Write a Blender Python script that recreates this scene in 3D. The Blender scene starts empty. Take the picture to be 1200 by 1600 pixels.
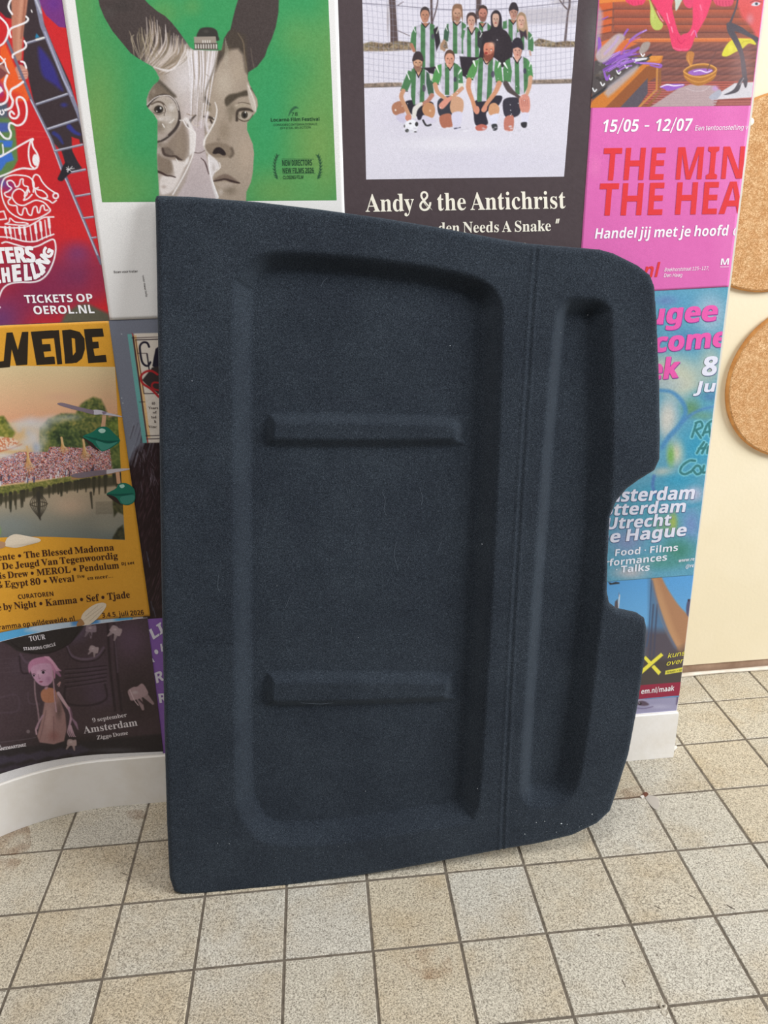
import bpy, bmesh, math, random
import numpy as np
from mathutils import Matrix, Vector

# ------------------------------------------------------------------ camera, world, lights, exposure
SC = bpy.context.scene
COL = SC.collection
FPX = 1225.68
PITCH, YAW, ROLL = 0.37518, 0.07742, 0.03446
CAM = np.array([0.56968, -1.26682, 1.17946])

def cam_axes(p, y, r):
    fw = np.array([math.cos(p) * math.sin(y), math.cos(p) * math.cos(y), -math.sin(p)])
    rt = np.array([math.cos(y), -math.sin(y), 0.0])
    dn = np.cross(fw, rt)
    c, s = math.cos(r), math.sin(r)
    return np.array([c * rt + s * dn, -s * rt + c * dn, fw])
AX = cam_axes(PITCH, YAW, ROLL)

cam = bpy.data.cameras.new('camera')
cam.sensor_fit = 'VERTICAL'
cam.sensor_height = 24.0
cam.lens = FPX / 1600.0 * 24.0
cam.clip_start = 0.02
cam_ob = bpy.data.objects.new('camera', cam)
m = Matrix.Identity(4)
for i in range(3):
    m[i][0] = AX[0][i]; m[i][1] = -AX[1][i]; m[i][2] = -AX[2][i]; m[i][3] = CAM[i]
cam_ob.matrix_world = m
COL.objects.link(cam_ob)
SC.camera = cam_ob

world = bpy.data.worlds.new('daylit_room')
SC.world = world
world.use_nodes = True
bg = world.node_tree.nodes['Background']
bg.inputs['Color'].default_value = (0.93, 0.95, 1.0, 1)
bg.inputs['Strength'].default_value = 0.22

def area(name, loc, target, sx, sy, power, color):
    l = bpy.data.lights.new(name, 'AREA')
    l.shape = 'RECTANGLE'; l.size = sx; l.size_y = sy; l.energy = power; l.color = color
    o = bpy.data.objects.new(name, l)
    o.location = loc
    d = Vector(target) - Vector(loc)
    o.rotation_euler = d.to_track_quat('-Z', 'Y').to_euler()
    COL.objects.link(o)
# tall shop window to the right of the camera, ceiling light over it
area('shop_window_daylight', (5.0, -1.95, 2.7), (0.6, 0.0, 0.5), 2.2, 2.0, 305, (0.95, 0.98, 1.0))
area('ceiling_daylight', (0.5, -1.25, 3.3), (0.6, 0.0, 0.6), 1.6, 1.2, 50, (1.0, 0.985, 0.955))

SC.view_settings.view_transform = 'Standard'
SC.view_settings.look = 'None'
SC.view_settings.gamma = 1.0
SC.view_settings.use_curve_mapping = False
SC.view_settings.exposure = 0.02

# ------------------------------------------------------------------ helpers
WALL_Y = 0.117      # front face of the pillar the posters are glued to
BEND_X = 0.08       # left of this the pillar rounds towards the viewer
BEND_R = 0.42
BACK_Y = 0.425      # cream wall behind

def prof(x, y0=WALL_Y):
    """y of the pillar's face at x (flat, then rounding forward on the left)"""
    x = np.asarray(x, dtype=float)
    d = np.clip(BEND_X - x, 0, 0.40)
    return y0 - (BEND_R - np.sqrt(BEND_R ** 2 - d ** 2))

def ripple(x, z):
    return 0.00016 * (np.sin(x * 31 + z * 17 + 1.3) + np.sin(x * 13 - z * 43 + .4) * .8 + np.sin(z * 71 + x * 9) * .35)

def rays(px):
    px = np.asarray(px, dtype=float)
    return np.stack([(px[..., 0] - 600) / FPX, (px[..., 1] - 800) / FPX, np.ones(px.shape[:-1])], -1) @ AX

def px_to_pillar(px, y0=WALL_Y):
    """where the line of sight through a photo pixel meets the pillar's face -> (x, z)"""
    d = rays(px)
    Y = np.full(d.shape[:-1], y0)
    for _ in range(12):
        t = (Y - CAM[1]) / d[..., 1]
        x = CAM[0] + t * d[..., 0]
        Y = prof(x, y0)
    return np.stack([x, CAM[2] + t * d[..., 2]], -1)

def px_to_y(px, y):
    d = rays(px)
    t = (y - CAM[1]) / d[..., 1]
    return np.stack([CAM[0] + t * d[..., 0], CAM[2] + t * d[..., 2]], -1)

def px_to_floor(px):
    d = rays(px)
    t = -CAM[2] / d[..., 2]
    return np.stack([CAM[0] + t * d[..., 0], CAM[1] + t * d[..., 1]], -1)

def project(P):
    q = (np.asarray(P) - CAM) @ AX.T
    return np.stack([600 + FPX * q[..., 0] / q[..., 2], 800 + FPX * q[..., 1] / q[..., 2]], -1)

def lin(c):
    c = np.asarray(c, dtype=float) / 255.0
    return np.where(c <= 0.04045, c / 12.92, ((c + 0.055) / 1.055) ** 2.4)

def rgba(c):
    v = lin(c)
    return (float(v[0]), float(v[1]), float(v[2]), 1.0)

def mesh_np(name, verts, faces, mat=None, smooth=False, parent=None):
    me = bpy.data.meshes.new(name)
    verts = np.asarray(verts, dtype=np.float32)
    if isinstance(faces, np.ndarray):
        n, k = faces.shape
        me.vertices.add(len(verts)); me.vertices.foreach_set('co', verts.ravel())
        me.loops.add(n * k); me.loops.foreach_set('vertex_index', faces.astype(np.int32).ravel())
        me.polygons.add(n)
        me.polygons.foreach_set('loop_start', np.arange(n, dtype=np.int32) * k)
        me.polygons.foreach_set('loop_total', np.full(n, k, dtype=np.int32))
        me.update(calc_edges=True)
    else:
        me.from_pydata(verts.tolist(), [], faces)
        me.update()
    if smooth:
        me.polygons.foreach_set('use_smooth', np.ones(len(me.polygons), dtype=bool))
    if mat: me.materials.append(mat)
    o = bpy.data.objects.new(name, me)
    COL.objects.link(o)
    if parent: o.parent = parent
    return o

def from_bm(name, bm, mat=None, parent=None, smooth=False):
    me = bpy.data.meshes.new(name)
    bm.normal_update(); bm.to_mesh(me); bm.free()
    if smooth:
        for p in me.polygons: p.use_smooth = True
    if mat: me.materials.append(mat)
    o = bpy.data.objects.new(name, me); COL.objects.link(o)
    if parent: o.parent = parent
    return o

def tag(o, label=None, cat=None, group=None, kind=None):
    if label: o['label'] = label
    if cat: o['category'] = cat
    if group: o['group'] = group
    if kind: o['kind'] = kind
    return o

def box_bm(x0, x1, y0, y1, z0, z1, bevel=0.0, seg=2):
    bm = bmesh.new()
    bmesh.ops.create_cube(bm, size=1)
    for v in bm.verts:
        v.co = Vector((x0 + (v.co.x + .5) * (x1 - x0), y0 + (v.co.y + .5) * (y1 - y0), z0 + (v.co.z + .5) * (z1 - z0)))
    if bevel:
        bmesh.ops.bevel(bm, geom=list(bm.edges), offset=bevel, segments=seg, affect='EDGES', profile=.6)
    return bm

# ------------------------------------------------------------------ materials
def mat_new(name, rough=.6, spec=.4, color=(200, 200, 200)):
    mt = bpy.data.materials.new(name); mt.use_nodes = True
    nt = mt.node_tree; b = nt.nodes['Principled BSDF']
    b.inputs['Roughness'].default_value = rough
    b.inputs['Specular IOR Level'].default_value = spec
    b.inputs['Base Color'].default_value = rgba(color)
    return mt, nt, b

def node(nt, t, **kw):
    n = nt.nodes.new(t)
    for k, v in kw.items():
        if k in n.inputs: n.inputs[k].default_value = v
        else: setattr(n, k, v)
    return n

def ramp(nt, stops, fac):
    r = nt.nodes.new('ShaderNodeValToRGB')
    els = r.color_ramp.elements
    while len(els) < len(stops): els.new(0.5)
    for e, (p, c) in zip(els, stops):
        e.position = p; e.color = rgba(c)
    nt.links.new(fac, r.inputs['Fac'])
    return r

def mixc(nt, fac, a, b, mode='MIX'):
    n = nt.nodes.new('ShaderNodeMix'); n.data_type = 'RGBA'; n.blend_type = mode
    for s, v in ((n.inputs[0], fac), (n.inputs[6], a), (n.inputs[7], b)):
        if hasattr(v, 'is_output'): nt.links.new(v, s)
        elif isinstance(v, (int, float)): s.default_value = v
        else: s.default_value = rgba(v)
    return n.outputs[2]

def bump(nt, b, height, strength, dist):
    n = nt.nodes.new('ShaderNodeBump')
    n.inputs['Strength'].default_value = strength; n.inputs['Distance'].default_value = dist
    nt.links.new(height, n.inputs['Height']); nt.links.new(n.outputs['Normal'], b.inputs['Normal'])

def objco(nt):
    return nt.nodes.new('ShaderNodeTexCoord').outputs['Object']

def noise(nt, co, scale, detail=3, rough=.5, dist=0.0):
    n = node(nt, 'ShaderNodeTexNoise', Scale=scale, Detail=detail, Roughness=rough, Distortion=dist)
    nt.links.new(co, n.inputs['Vector'])
    return n.outputs['Fac']

# printed paper: colour comes from the print laid down in the mesh's colour attribute
M_PRINT, nt, b = mat_new('printed_paper', .42, .35)
at = nt.nodes.new('ShaderNodeAttribute'); at.attribute_name = 'print'
co = objco(nt)
g = noise(nt, co, 900, 2)
r_ = ramp(nt, [(0.3, (233, 233, 233)), (0.7, (255, 255, 255))], g)
nt.links.new(mixc(nt, 1.0, at.outputs['Color'], r_.outputs['Color'], 'MULTIPLY'), b.inputs['Base Color'])
bump(nt, b, noise(nt, co, 14, 3), .25, .002)

_ink = {}
def ink(c):
    c = tuple(c)
    if c not in _ink:
        mt, nt_, b_ = mat_new('ink_%d_%d_%d' % c, .45, .3, c)
        co_ = objco(nt_)
        rr = ramp(nt_, [(0.3, tuple(int(v * .94) for v in c)), (0.7, c)], noise(nt_, co_, 700, 2))
        nt_.links.new(rr.outputs['Color'], b_.inputs['Base Color'])
        _ink[c] = mt
    return _ink[c]

# speckled floor tile
M_TILE, nt, b = mat_new('speckled_tile', .55, .35)
co = objco(nt)
oi = nt.nodes.new('ShaderNodeObjectInfo')
add = nt.nodes.new('ShaderNodeVectorMath'); add.operation = 'ADD'
nt.links.new(co, add.inputs[0])
mul = nt.nodes.new('ShaderNodeMath'); mul.operation = 'MULTIPLY'; mul.inputs[1].default_value = 37.0
nt.links.new(oi.outputs['Random'], mul.inputs[0]); nt.links.new(mul.outputs[0], add.inputs[1])
vec = add.outputs[0]
sp = noise(nt, vec, 400, 2, .55, .9)
base = ramp(nt, [(0.36, (130, 124, 114)), (0.45, (168, 162, 150)), (0.55, (203, 197, 184)), (0.72, (221, 216, 204))], sp)
warm = ramp(nt, [(0.0, (255, 255, 255)), (0.45, (252, 251, 248)), (1.0, (252, 244, 230))], oi.outputs['Random'])
c1 = mixc(nt, 1.0, base.outputs['Color'], warm.outputs['Color'], 'MULTIPLY')
dirt = noise(nt, vec, 9, 4, .6)
dr = ramp(nt, [(0.45, (255, 255, 255)), (0.75, (242, 231, 214))], dirt)
c2 = mixc(nt, .8, c1, dr.outputs['Color'], 'MULTIPLY')
nt.links.new(c2, b.inputs['Base Color'])
bump(nt, b, sp, .25, .0006)

M_GROUT, nt, b = mat_new('grout', .9, .1)
gr = ramp(nt, [(0.3, (92, 84, 75)), (0.7, (124, 115, 103))], noise(nt, objco(nt), 60, 4))
nt.links.new(gr.outputs['Color'], b.inputs['Base Color'])

def painted(name, c, c2, scale=8, rough=.5, bscale=120, bs=.15):
    mt, nt_, b_ = mat_new(name, rough, .35)
    co_ = objco(nt_)
    rr = ramp(nt_, [(0.35, c2), (0.62, c)], noise(nt_, co_, scale, 4, .6))
    nt_.links.new(rr.outputs['Color'], b_.inputs['Base Color'])
    bump(nt_, b_, noise(nt_, co_, bscale, 3), bs, .002)
    return mt
M_CREAM = painted('cream_wall_paint', (232, 220, 194), (226, 213, 184), 3)
M_PLASTER = painted('pillar_plaster', (226, 220, 210), (215, 208, 196), 5)
M_BOARD = painted('white_baseboard_paint', (238, 234, 230), (230, 224, 216), 11, .4)
M_BROWN = painted('bare_brown_strip', (168, 140, 118), (140, 112, 92), 14, .8)
M_SEAL = painted('white_sealant', (222, 214, 202), (205, 194, 178), 20, .6)

M_CORK, nt, b = mat_new('pressed_cork', .85, .2)
co = objco(nt)
v = node(nt, 'ShaderNodeTexVoronoi', Scale=520.0); nt.links.new(co, v.inputs['Vector'])
sep = nt.nodes.new('ShaderNodeSeparateColor'); nt.links.new(v.outputs['Color'], sep.inputs[0])
cr = ramp(nt, [(0.0, (176, 132, 86)), (0.25, (194, 150, 104)), (0.7, (208, 166, 120)), (1.0, (232, 196, 154))], sep.outputs[0])
cs = ramp(nt, [(0.42, (240, 228, 214)), (0.6, (255, 255, 255))], noise(nt, co, 60, 4, .6))
nt.links.new(mixc(nt, 1.0, cr.outputs['Color'], cs.outputs['Color'], 'MULTIPLY'), b.inputs['Base Color'])
bump(nt, b, sep.outputs[0], .4, .001)
M_CORKRIM = painted('cork_edge', (214, 156, 92), (190, 130, 72), 40, .7)

# needle-felt carpet
M_CARPET, nt, b = mat_new('navy_needle_felt', .95, .08)
co = objco(nt)
f1 = noise(nt, co, 600, 3, .65, .5)
f2 = noise(nt, co, 9, 4, .6)
c1 = ramp(nt, [(0.3, (24, 28, 33)), (0.5, (44, 50, 58)), (0.72, (76, 84, 93))], f1)
c2 = ramp(nt, [(0.35, (225, 225, 228)), (0.65, (255, 255, 255))], f2)
nt.links.new(mixc(nt, 1.0, c1.outputs['Color'], c2.outputs['Color'], 'MULTIPLY'), b.inputs['Base Color'])
b.inputs['Sheen Weight'].default_value = .16
b.inputs['Sheen Roughness'].default_value = .45
b.inputs['Sheen Tint'].default_value = (0.7, 0.82, 0.95, 1)
bump(nt, b, f1, .55, .0022)
M_BACKING = painted('hardboard_backing', (52, 48, 46), (38, 36, 36), 40, .9)
M_LINT, _, _ = mat_new('white_lint', .9, .1, (190, 195, 200))
# ------------------------------------------------------------------ structure
T = 0.15
floor = tag(from_bm('floor', box_bm(-1.2, 3.0, -2.4, 0.46, -0.03, -0.0016), M_GROUT), kind='structure',
            label='speckled beige tile floor with grey brown joints')
tile_me = None
rnd = random.Random(4)
for j in range(-3, 6):
    for i in range(-3, 16):
        if tile_me is None:
            bm = bmesh.new()
            h = T / 2 - .0023
            ch = .0012
            for zz, s in ((-.012, h), (-ch, h), (0, h - ch)):
                for sx, sy in ((-1, -1), (1, -1), (1, 1), (-1, 1)):
                    bm.verts.new((sx * s, sy * s, zz))
            bm.verts.ensure_lookup_table()
            for k in range(2):
                for q in range(4):
                    bm.faces.new([bm.verts[k * 4 + q], bm.verts[k * 4 + (q + 1) % 4], bm.verts[k * 4 + 4 + (q + 1) % 4], bm.verts[k * 4 + 4 + q]])
            bm.faces.new([bm.verts[8 + q] for q in range(4)])
            o = from_bm('tile', bm, M_TILE, floor)
            tile_me = o.data
        else:
            o = bpy.data.objects.new('tile', tile_me); COL.objects.link(o); o.parent = floor
        o.location = (i * T + T / 2, -j * T + T / 2 - T, rnd.uniform(-.0006, .0002))
        o.rotation_euler = (rnd.uniform(-.002, .002), rnd.uniform(-.002, .002), rnd.uniform(-.004, .004) + rnd.choice((0, math.pi / 2, math.pi)))

# pillar: flat face with a rounded left end
PX1 = 1.3085
def pillar_outline(y0, back, x1, n=26):
    xs = np.concatenate([[x1], np.linspace(BEND_X, BEND_X - .40, n)])
    pts = [(float(x), float(prof(x, y0))) for x in xs]
    pts += [(BEND_X - .42, back), (x1, back)]
    return pts
def prism(name, pts, z0, z1, mat, bev=0, parent=None):
    bm = bmesh.new()
    lo = [bm.verts.new((x, y, z0)) for x, y in pts]
    hi = [bm.verts.new((x, y, z1)) for x, y in pts]
    n = len(pts)
    for k in range(n):
        bm.faces.new([lo[k], lo[(k + 1) % n], hi[(k + 1) % n], hi[k]])
    bm.faces.new(lo); top = bm.faces.new(hi)
    bmesh.ops.recalc_face_normals(bm, faces=list(bm.faces))
    if bev:
        bmesh.ops.bevel(bm, geom=[e for e in top.edges], offset=bev, segments=3, affect='EDGES')
    return from_bm(name, bm, mat, parent)
tag(prism('wall_front', pillar_outline(WALL_Y, .40, PX1), 0.0, 2.6, M_PLASTER), kind='structure',
    label='plastered pillar covered with posters, its left side rounded')
BB_Y = 0.1105
bb = prism('baseboard_front', pillar_outline(BB_Y, WALL_Y + .0005 - .0, PX1 + .001)[:-2] +
           [(float(x), float(prof(x, WALL_Y + .003))) for x in np.concatenate([np.linspace(BEND_X - .40, BEND_X, 26), [PX1 + .001]])],
           0.0, 0.1215, M_BOARD, .0035)
tag(bb, kind='structure', label='off white painted baseboard along the foot of the poster pillar')

tag(from_bm('wall_back', box_bm(.9, 3.0, BACK_Y, BACK_Y + .05, .026, 2.6), M_CREAM), kind='structure',
    label='cream painted wall behind the pillar')
tag(from_bm('trim_1', box_bm(.9, 3.0, BACK_Y + .004, BACK_Y + .05, 0.0, .026), M_BROWN), kind='structure',
    label='bare brown strip under the cream wall')
# hand-laid sealant bead, slightly wavy
vs, fs = [], []
xs = np.linspace(.95, 2.9, 60)
for k, x in enumerate(xs):
    y = BACK_Y - .010 + .002 * math.sin(x * 9) - .003 * math.exp(-((x - 1.42) / .06) ** 2)
    r = .0055 + .0008 * math.sin(x * 23)
    for a in range(8):
        t = a / 8 * 2 * math.pi
        vs.append((x, y + r * math.cos(t) * 1.3, max(-.001, .004 + r * .8 * math.sin(t))))
    if k:
        for a in range(8):
            fs.append([(k - 1) * 8 + a, (k - 1) * 8 + (a + 1) % 8, k * 8 + (a + 1) % 8, k * 8 + a])
o = mesh_np('trim_2', vs, fs, M_SEAL, True)
tag(o, kind='structure', label='white sealant bead along the foot of the cream wall')

# ------------------------------------------------------------------ round cork boards on the cream wall
def cork(cx, cy, rpx, thick, label, tilt=0):
    c = px_to_y(np.array([cx, cy]), BACK_Y - thick)
    e = px_to_y(np.array([cx, cy + rpx]), BACK_Y - thick)
    R = float(abs(c[1] - e[1]))
    bm = bmesh.new()
    n = 72
    rings = [(R - .002, 0.0), (R, .002), (R, thick - .004), (R - .0035, thick - .001)]
    rv = []
    for rr, d in rings:
        rv.append([bm.verts.new((rr * math.cos(2 * math.pi * k / n), -d, rr * math.sin(2 * math.pi * k / n))) for k in range(n)])
    for a in range(len(rv) - 1):
        for k in range(n):
            bm.faces.new([rv[a][k], rv[a][(k + 1) % n], rv[a + 1][(k + 1) % n], rv[a + 1][k]])
    bm.faces.new(rv[0])
    bmesh.ops.recalc_face_normals(bm, faces=list(bm.faces))
    root = bpy.data.objects.new('cork_board', None); COL.objects.link(root)
    root.location = (float(c[0]), BACK_Y, float(c[1]))
    tag(root, label, 'board', 'round cork boards on the cream wall')
    from_bm('rim', bm, M_CORKRIM, root, True)
    bm = bmesh.new()
    vv = []
    for rr, d in ((R - .0035, thick - .0012), (R - .006, thick + .0003)):
        vv.append([bm.verts.new((rr * math.cos(2 * math.pi * k / n), -d, rr * math.sin(2 * math.pi * k / n))) for k in range(n)])
    for k in range(n):
        bm.faces.new([vv[0][k], vv[0][(k + 1) % n], vv[1][(k + 1) % n], vv[1][k]])
    bm.faces.new(vv[1])
    bmesh.ops.recalc_face_normals(bm, faces=list(bm.faces))
    from_bm('cork_face', bm, M_CORK, root)
    return root, R
cork(1214, 305, 151, .012, 'upper and larger round cork board, partly behind the pink poster')
cork(1256, 598, 116, .014, 'lower and smaller round cork board with an orange edge')

# drawing pin at the edge of the upper cork board
p = px_to_y(np.array([1174, 190]), BACK_Y - .02)
bm = bmesh.new()
for r1, r2, y0, y1 in ((.0076, .0084, .0045, .0), (.0009, .0009, .0, -.010)):
    n = 14
    A = [bm.verts.new((r1 * math.cos(2 * math.pi * k / n), -y0, r1 * math.sin(2 * math.pi * k / n))) for k in range(n)]
    B = [bm.verts.new((r2 * math.cos(2 * math.pi * k / n), -y1, r2 * math.sin(2 * math.pi * k / n))) for k in range(n)]
    for k in range(n): bm.faces.new([A[k], A[(k + 1) % n], B[(k + 1) % n], B[k]])
    bm.faces.new(A); bm.faces.new(B)
bmesh.ops.recalc_face_normals(bm, faces=list(bm.faces))
M_PIN, _, _ = mat_new('cream_plastic', .35, .5, (250, 242, 222))
o = from_bm('drawing_pin', bm, M_PIN, smooth=True)
o.location = (float(p[0]), BACK_Y - .0123, float(p[1]))
tag(o, 'small cream drawing pin stuck in the edge of the upper cork board', 'pin')
# ------------------------------------------------------------------ flat print: a small painting kit
def smooth_pts(pts, n=6, closed=True):
    P = np.asarray(pts, float); m_ = len(P); out = []
    rng = range(m_) if closed else range(m_ - 1)
    for i in rng:
        p0 = P[(i - 1) % m_] if closed or i > 0 else P[i]
        p1 = P[i]; p2 = P[(i + 1) % m_]
        p3 = P[(i + 2) % m_] if closed or i + 2 < m_ else p2
        for k in range(n):
            t = k / n
            out.append(.5 * ((2 * p1) + (-p0 + p2) * t + (2 * p0 - 5 * p1 + 4 * p2 - p3) * t * t + (-p0 + 3 * p1 - 3 * p2 + p3) * t ** 3))
    if not closed: out.append(P[-1])
    return np.array(out)

def vnoise(p, scale, seed=0):
    p = p @ np.array([[.799, .602], [-.602, .799]])      # turned off the grid, so no blocks show
    q = p / scale + seed * 17.31
    i = np.floor(q).astype(np.int64); f = q - i; f = f * f * (3 - 2 * f)
    def h(ix, iy):
        n = (ix * 374761393 + iy * 668265263 + seed * 974634777) & 0x7fffffff
        n = ((n ^ (n >> 13)) * 1274126177) & 0x7fffffff
        return ((n ^ (n >> 16)) & 0xffff) / 65535.0
    a = h(i[:, 0], i[:, 1]); b_ = h(i[:, 0] + 1, i[:, 1]); c = h(i[:, 0], i[:, 1] + 1); d = h(i[:, 0] + 1, i[:, 1] + 1)
    return (a * (1 - f[:, 0]) + b_ * f[:, 0]) * (1 - f[:, 1]) + (c * (1 - f[:, 0]) + d * f[:, 0]) * f[:, 1]

class Canvas:
    """points given in photo pixels, coloured in sRGB 0-255"""
    def __init__(s, px, base):
        s.p = px; s.c = np.tile(np.asarray(base, float), (len(px), 1))
    def near(s, lo, hi, pad):
        m_ = (s.p[:, 0] > lo[0] - pad) & (s.p[:, 0] < hi[0] + pad) & (s.p[:, 1] > lo[1] - pad) & (s.p[:, 1] < hi[1] + pad)
        return np.nonzero(m_)[0]
    def put(s, idx, a, col):
        col = np.asarray(col, float)
        s.c[idx] = s.c[idx] * (1 - a[:, None]) + col * a[:, None]
    def mask(s, pts, feather=.8, smooth=False):
        P = smooth_pts(pts) if smooth else np.asarray(pts, float)
        idx = s.near(P.min(0), P.max(0), feather + 1)
        q = s.p[idx]
        if not len(idx): return idx, np.zeros(0)
        d2 = np.full(len(q), 1e9); ins = np.zeros(len(q), bool)
        for i in range(len(P)):
            a = P[i]; b_ = P[(i + 1) % len(P)]
            e = b_ - a; w = q - a
            t = np.clip((w @ e) / max(e @ e, 1e-9), 0, 1)
            v_ = w - t[:, None] * e
            d2 = np.minimum(d2, (v_ ** 2).sum(1))
            cnd = (a[1] > q[:, 1]) != (b_[1] > q[:, 1])
            with np.errstate(divide='ignore', invalid='ignore'):
                xi = (b_[0] - a[0]) * (q[:, 1] - a[1]) / (b_[1] - a[1]) + a[0]
            ins ^= cnd & (q[:, 0] < xi)
        d = np.sqrt(d2) * np.where(ins, 1, -1)
        return idx, np.clip(.5 + d / (2 * feather), 0, 1)
    def fill(s, pts, col, feather=.6, smooth=False, alpha=1.0):
        idx, a = s.mask(pts, feather, smooth)
        if len(idx): s.put(idx, a * alpha, col)
    def fsm(s, pts, col, feather=.6, alpha=1.0): s.fill(pts, col, feather, True, alpha)
    def fillf(s, pts, fn, feather=.6, smooth=False, alpha=1.0):
        idx, a = s.mask(pts, feather, smooth)
        if len(idx): s.put(idx, a * alpha, fn(s.p[idx]))
    def line(s, pts, w, col, feather=.6, smooth=True, alpha=1.0, closed=False):
        P = smooth_pts(pts, 6, closed) if smooth and len(pts) > 2 else np.asarray(pts, float)
        if closed: P = np.vstack([P, P[:1]])
        w = np.asarray(w, float)
        idx = s.near(P.min(0), P.max(0), w.max() + feather + 1)
        q = s.p[idx]
        if not len(idx): return
        ww = np.interp(np.linspace(0, 1, len(P)), np.linspace(0, 1, w.size), w.ravel()) / 2 if w.size > 1 else np.full(len(P), float(w) / 2)
        d = np.full(len(q), -1e9)
        for i in range(len(P) - 1):
            a = P[i]; e = P[i + 1] - a; v_ = q - a
            t = np.clip((v_ @ e) / max(e @ e, 1e-9), 0, 1)
            r = v_ - t[:, None] * e
            d = np.maximum(d, ww[i] + (ww[i + 1] - ww[i]) * t - np.sqrt((r ** 2).sum(1)))
        s.put(idx, np.clip(.5 + d / (2 * feather), 0, 1) * alpha, col)
    def blob(s, cx, cy, rx, ry, col, alpha=1.0, rot=0, hard=0.0):
        R_ = max(rx, ry)
        idx = s.near((cx - R_, cy - R_), (cx + R_, cy + R_), 1)
        q = s.p[idx] - (cx, cy)
        if not len(idx): return
        a = math.radians(rot)
        u = (q[:, 0] * math.cos(a) + q[:, 1] * math.sin(a)) / rx
        v_ = (-q[:, 0] * math.sin(a) + q[:, 1] * math.cos(a)) / ry
        r = np.sqrt(u * u + v_ * v_)
        t = np.clip((1 - r) / max(1 - hard, 1e-3), 0, 1)
        s.put(idx, t * t * (3 - 2 * t) * alpha, col)
    def ell(s, cx, cy, rx, ry, col, alpha=1.0, rot=0):
        s.blob(cx, cy, rx + .5, ry + .5, col, alpha, rot, 1 - 1.2 / max(min(rx, ry), 1.4))
    def grain(s, amt, scale=1.5, seed=1):
        s.c += ((vnoise(s.p, scale, seed) - .5) * 2 * amt)[:, None]

# ------------------------------------------------------------------ sheets on the pillar
LIFT = 0.0005
def sheet_xyz(xz, level, extra=0.0):
    x, z = xz[:, 0], xz[:, 1]
    y = prof(x) - .0006 - LIFT * level - extra + ripple(x, z)
    return np.stack([x, y, z], 1)

def px_sheet(px, level, extra=0.0):
    """photo pixels -> points on the sheet"""
    return sheet_xyz(px_to_pillar(px), level, extra)

def quad_grid(c4, step):
    """c4: corners (x,z) tl,tr,br,bl -> grid of points"""
    c = np.asarray(c4, float)
    w = max(np.linalg.norm(c[1] - c[0]), np.linalg.norm(c[2] - c[3])); h = max(np.linalg.norm(c[3] - c[0]), np.linalg.norm(c[2] - c[1]))
    nx = max(2, int(round(w / step)) + 1); ny = max(2, int(round(h / step)) + 1)
    u = np.linspace(0, 1, nx); v_ = np.linspace(0, 1, ny)
    U, V = np.meshgrid(u, v_)
    U = U[..., None]; V = V[..., None]
    P = (c[0] * (1 - U) + c[1] * U) * (1 - V) + (c[3] * (1 - U) + c[2] * U) * V
    return P.reshape(-1, 2), nx, ny

def grid_faces(nx, ny):
    i = np.arange(nx * ny).reshape(ny, nx)
    return np.stack([i[:-1, :-1], i[1:, :-1], i[1:, 1:], i[:-1, 1:]], -1).reshape(-1, 4)

def set_print(ob, col):
    at_ = ob.data.color_attributes.new('print', 'FLOAT_COLOR', 'POINT')
    c = np.ones((len(col), 4), np.float32); c[:, :3] = lin(np.clip(col, 0, 255))
    at_.data.foreach_set('color', c.ravel())

def paper(name, corners_px, level, base, step=.004, art=None, parent=None, extra=0.0, world=None):
    """one rectangular sheet (or one printed picture on it) on the pillar; corners in photo pixels (may lie outside the frame)"""
    c4 = px_to_pillar(np.asarray(corners_px, float)) if world is None else np.asarray(world, float)
    P, nx, ny = quad_grid(c4, step)
    xyz = sheet_xyz(P, level, extra)
    px = project(xyz)
    cv = Canvas(px, base)
    if art: art(cv)
    F = grid_faces(nx, ny)
    col = cv.c
    if parent is None:
        # give the paper its thickness: a skirt from the edge back to the wall side
        n0 = len(xyz); i = np.arange(nx * ny).reshape(ny, nx)
        loop = np.concatenate([i[0, :], i[1:, -1], i[-1, -2::-1], i[-2:0:-1, 0]])
        sk = xyz[loop] + np.array([0, LIFT * .9, 0])
        xyz = np.vstack([xyz, sk]); col = np.vstack([col, np.tile([[228, 226, 222]], (len(loop), 1))])
        k = np.arange(len(loop)); k2 = (k + 1) % len(loop)
        F = np.vstack([F, np.stack([loop[k], loop[k2], n0 + k2, n0 + k], 1)])
    o = mesh_np(name, xyz, F, M_PRINT, True, parent)
    set_print(o, col)
    return o

def width_of(s, f):
    w = 0
    for ch in s:
        w += glyph(ch, f)[0]
    return w
def glyph(ch, f):
    if ch == ' ': return (72 if f != 's' else 62, [])
    G = GLYPHS[f].get(ch) or GLYPHS['r'].get(ch)
    return G[0], G[1:]

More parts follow.
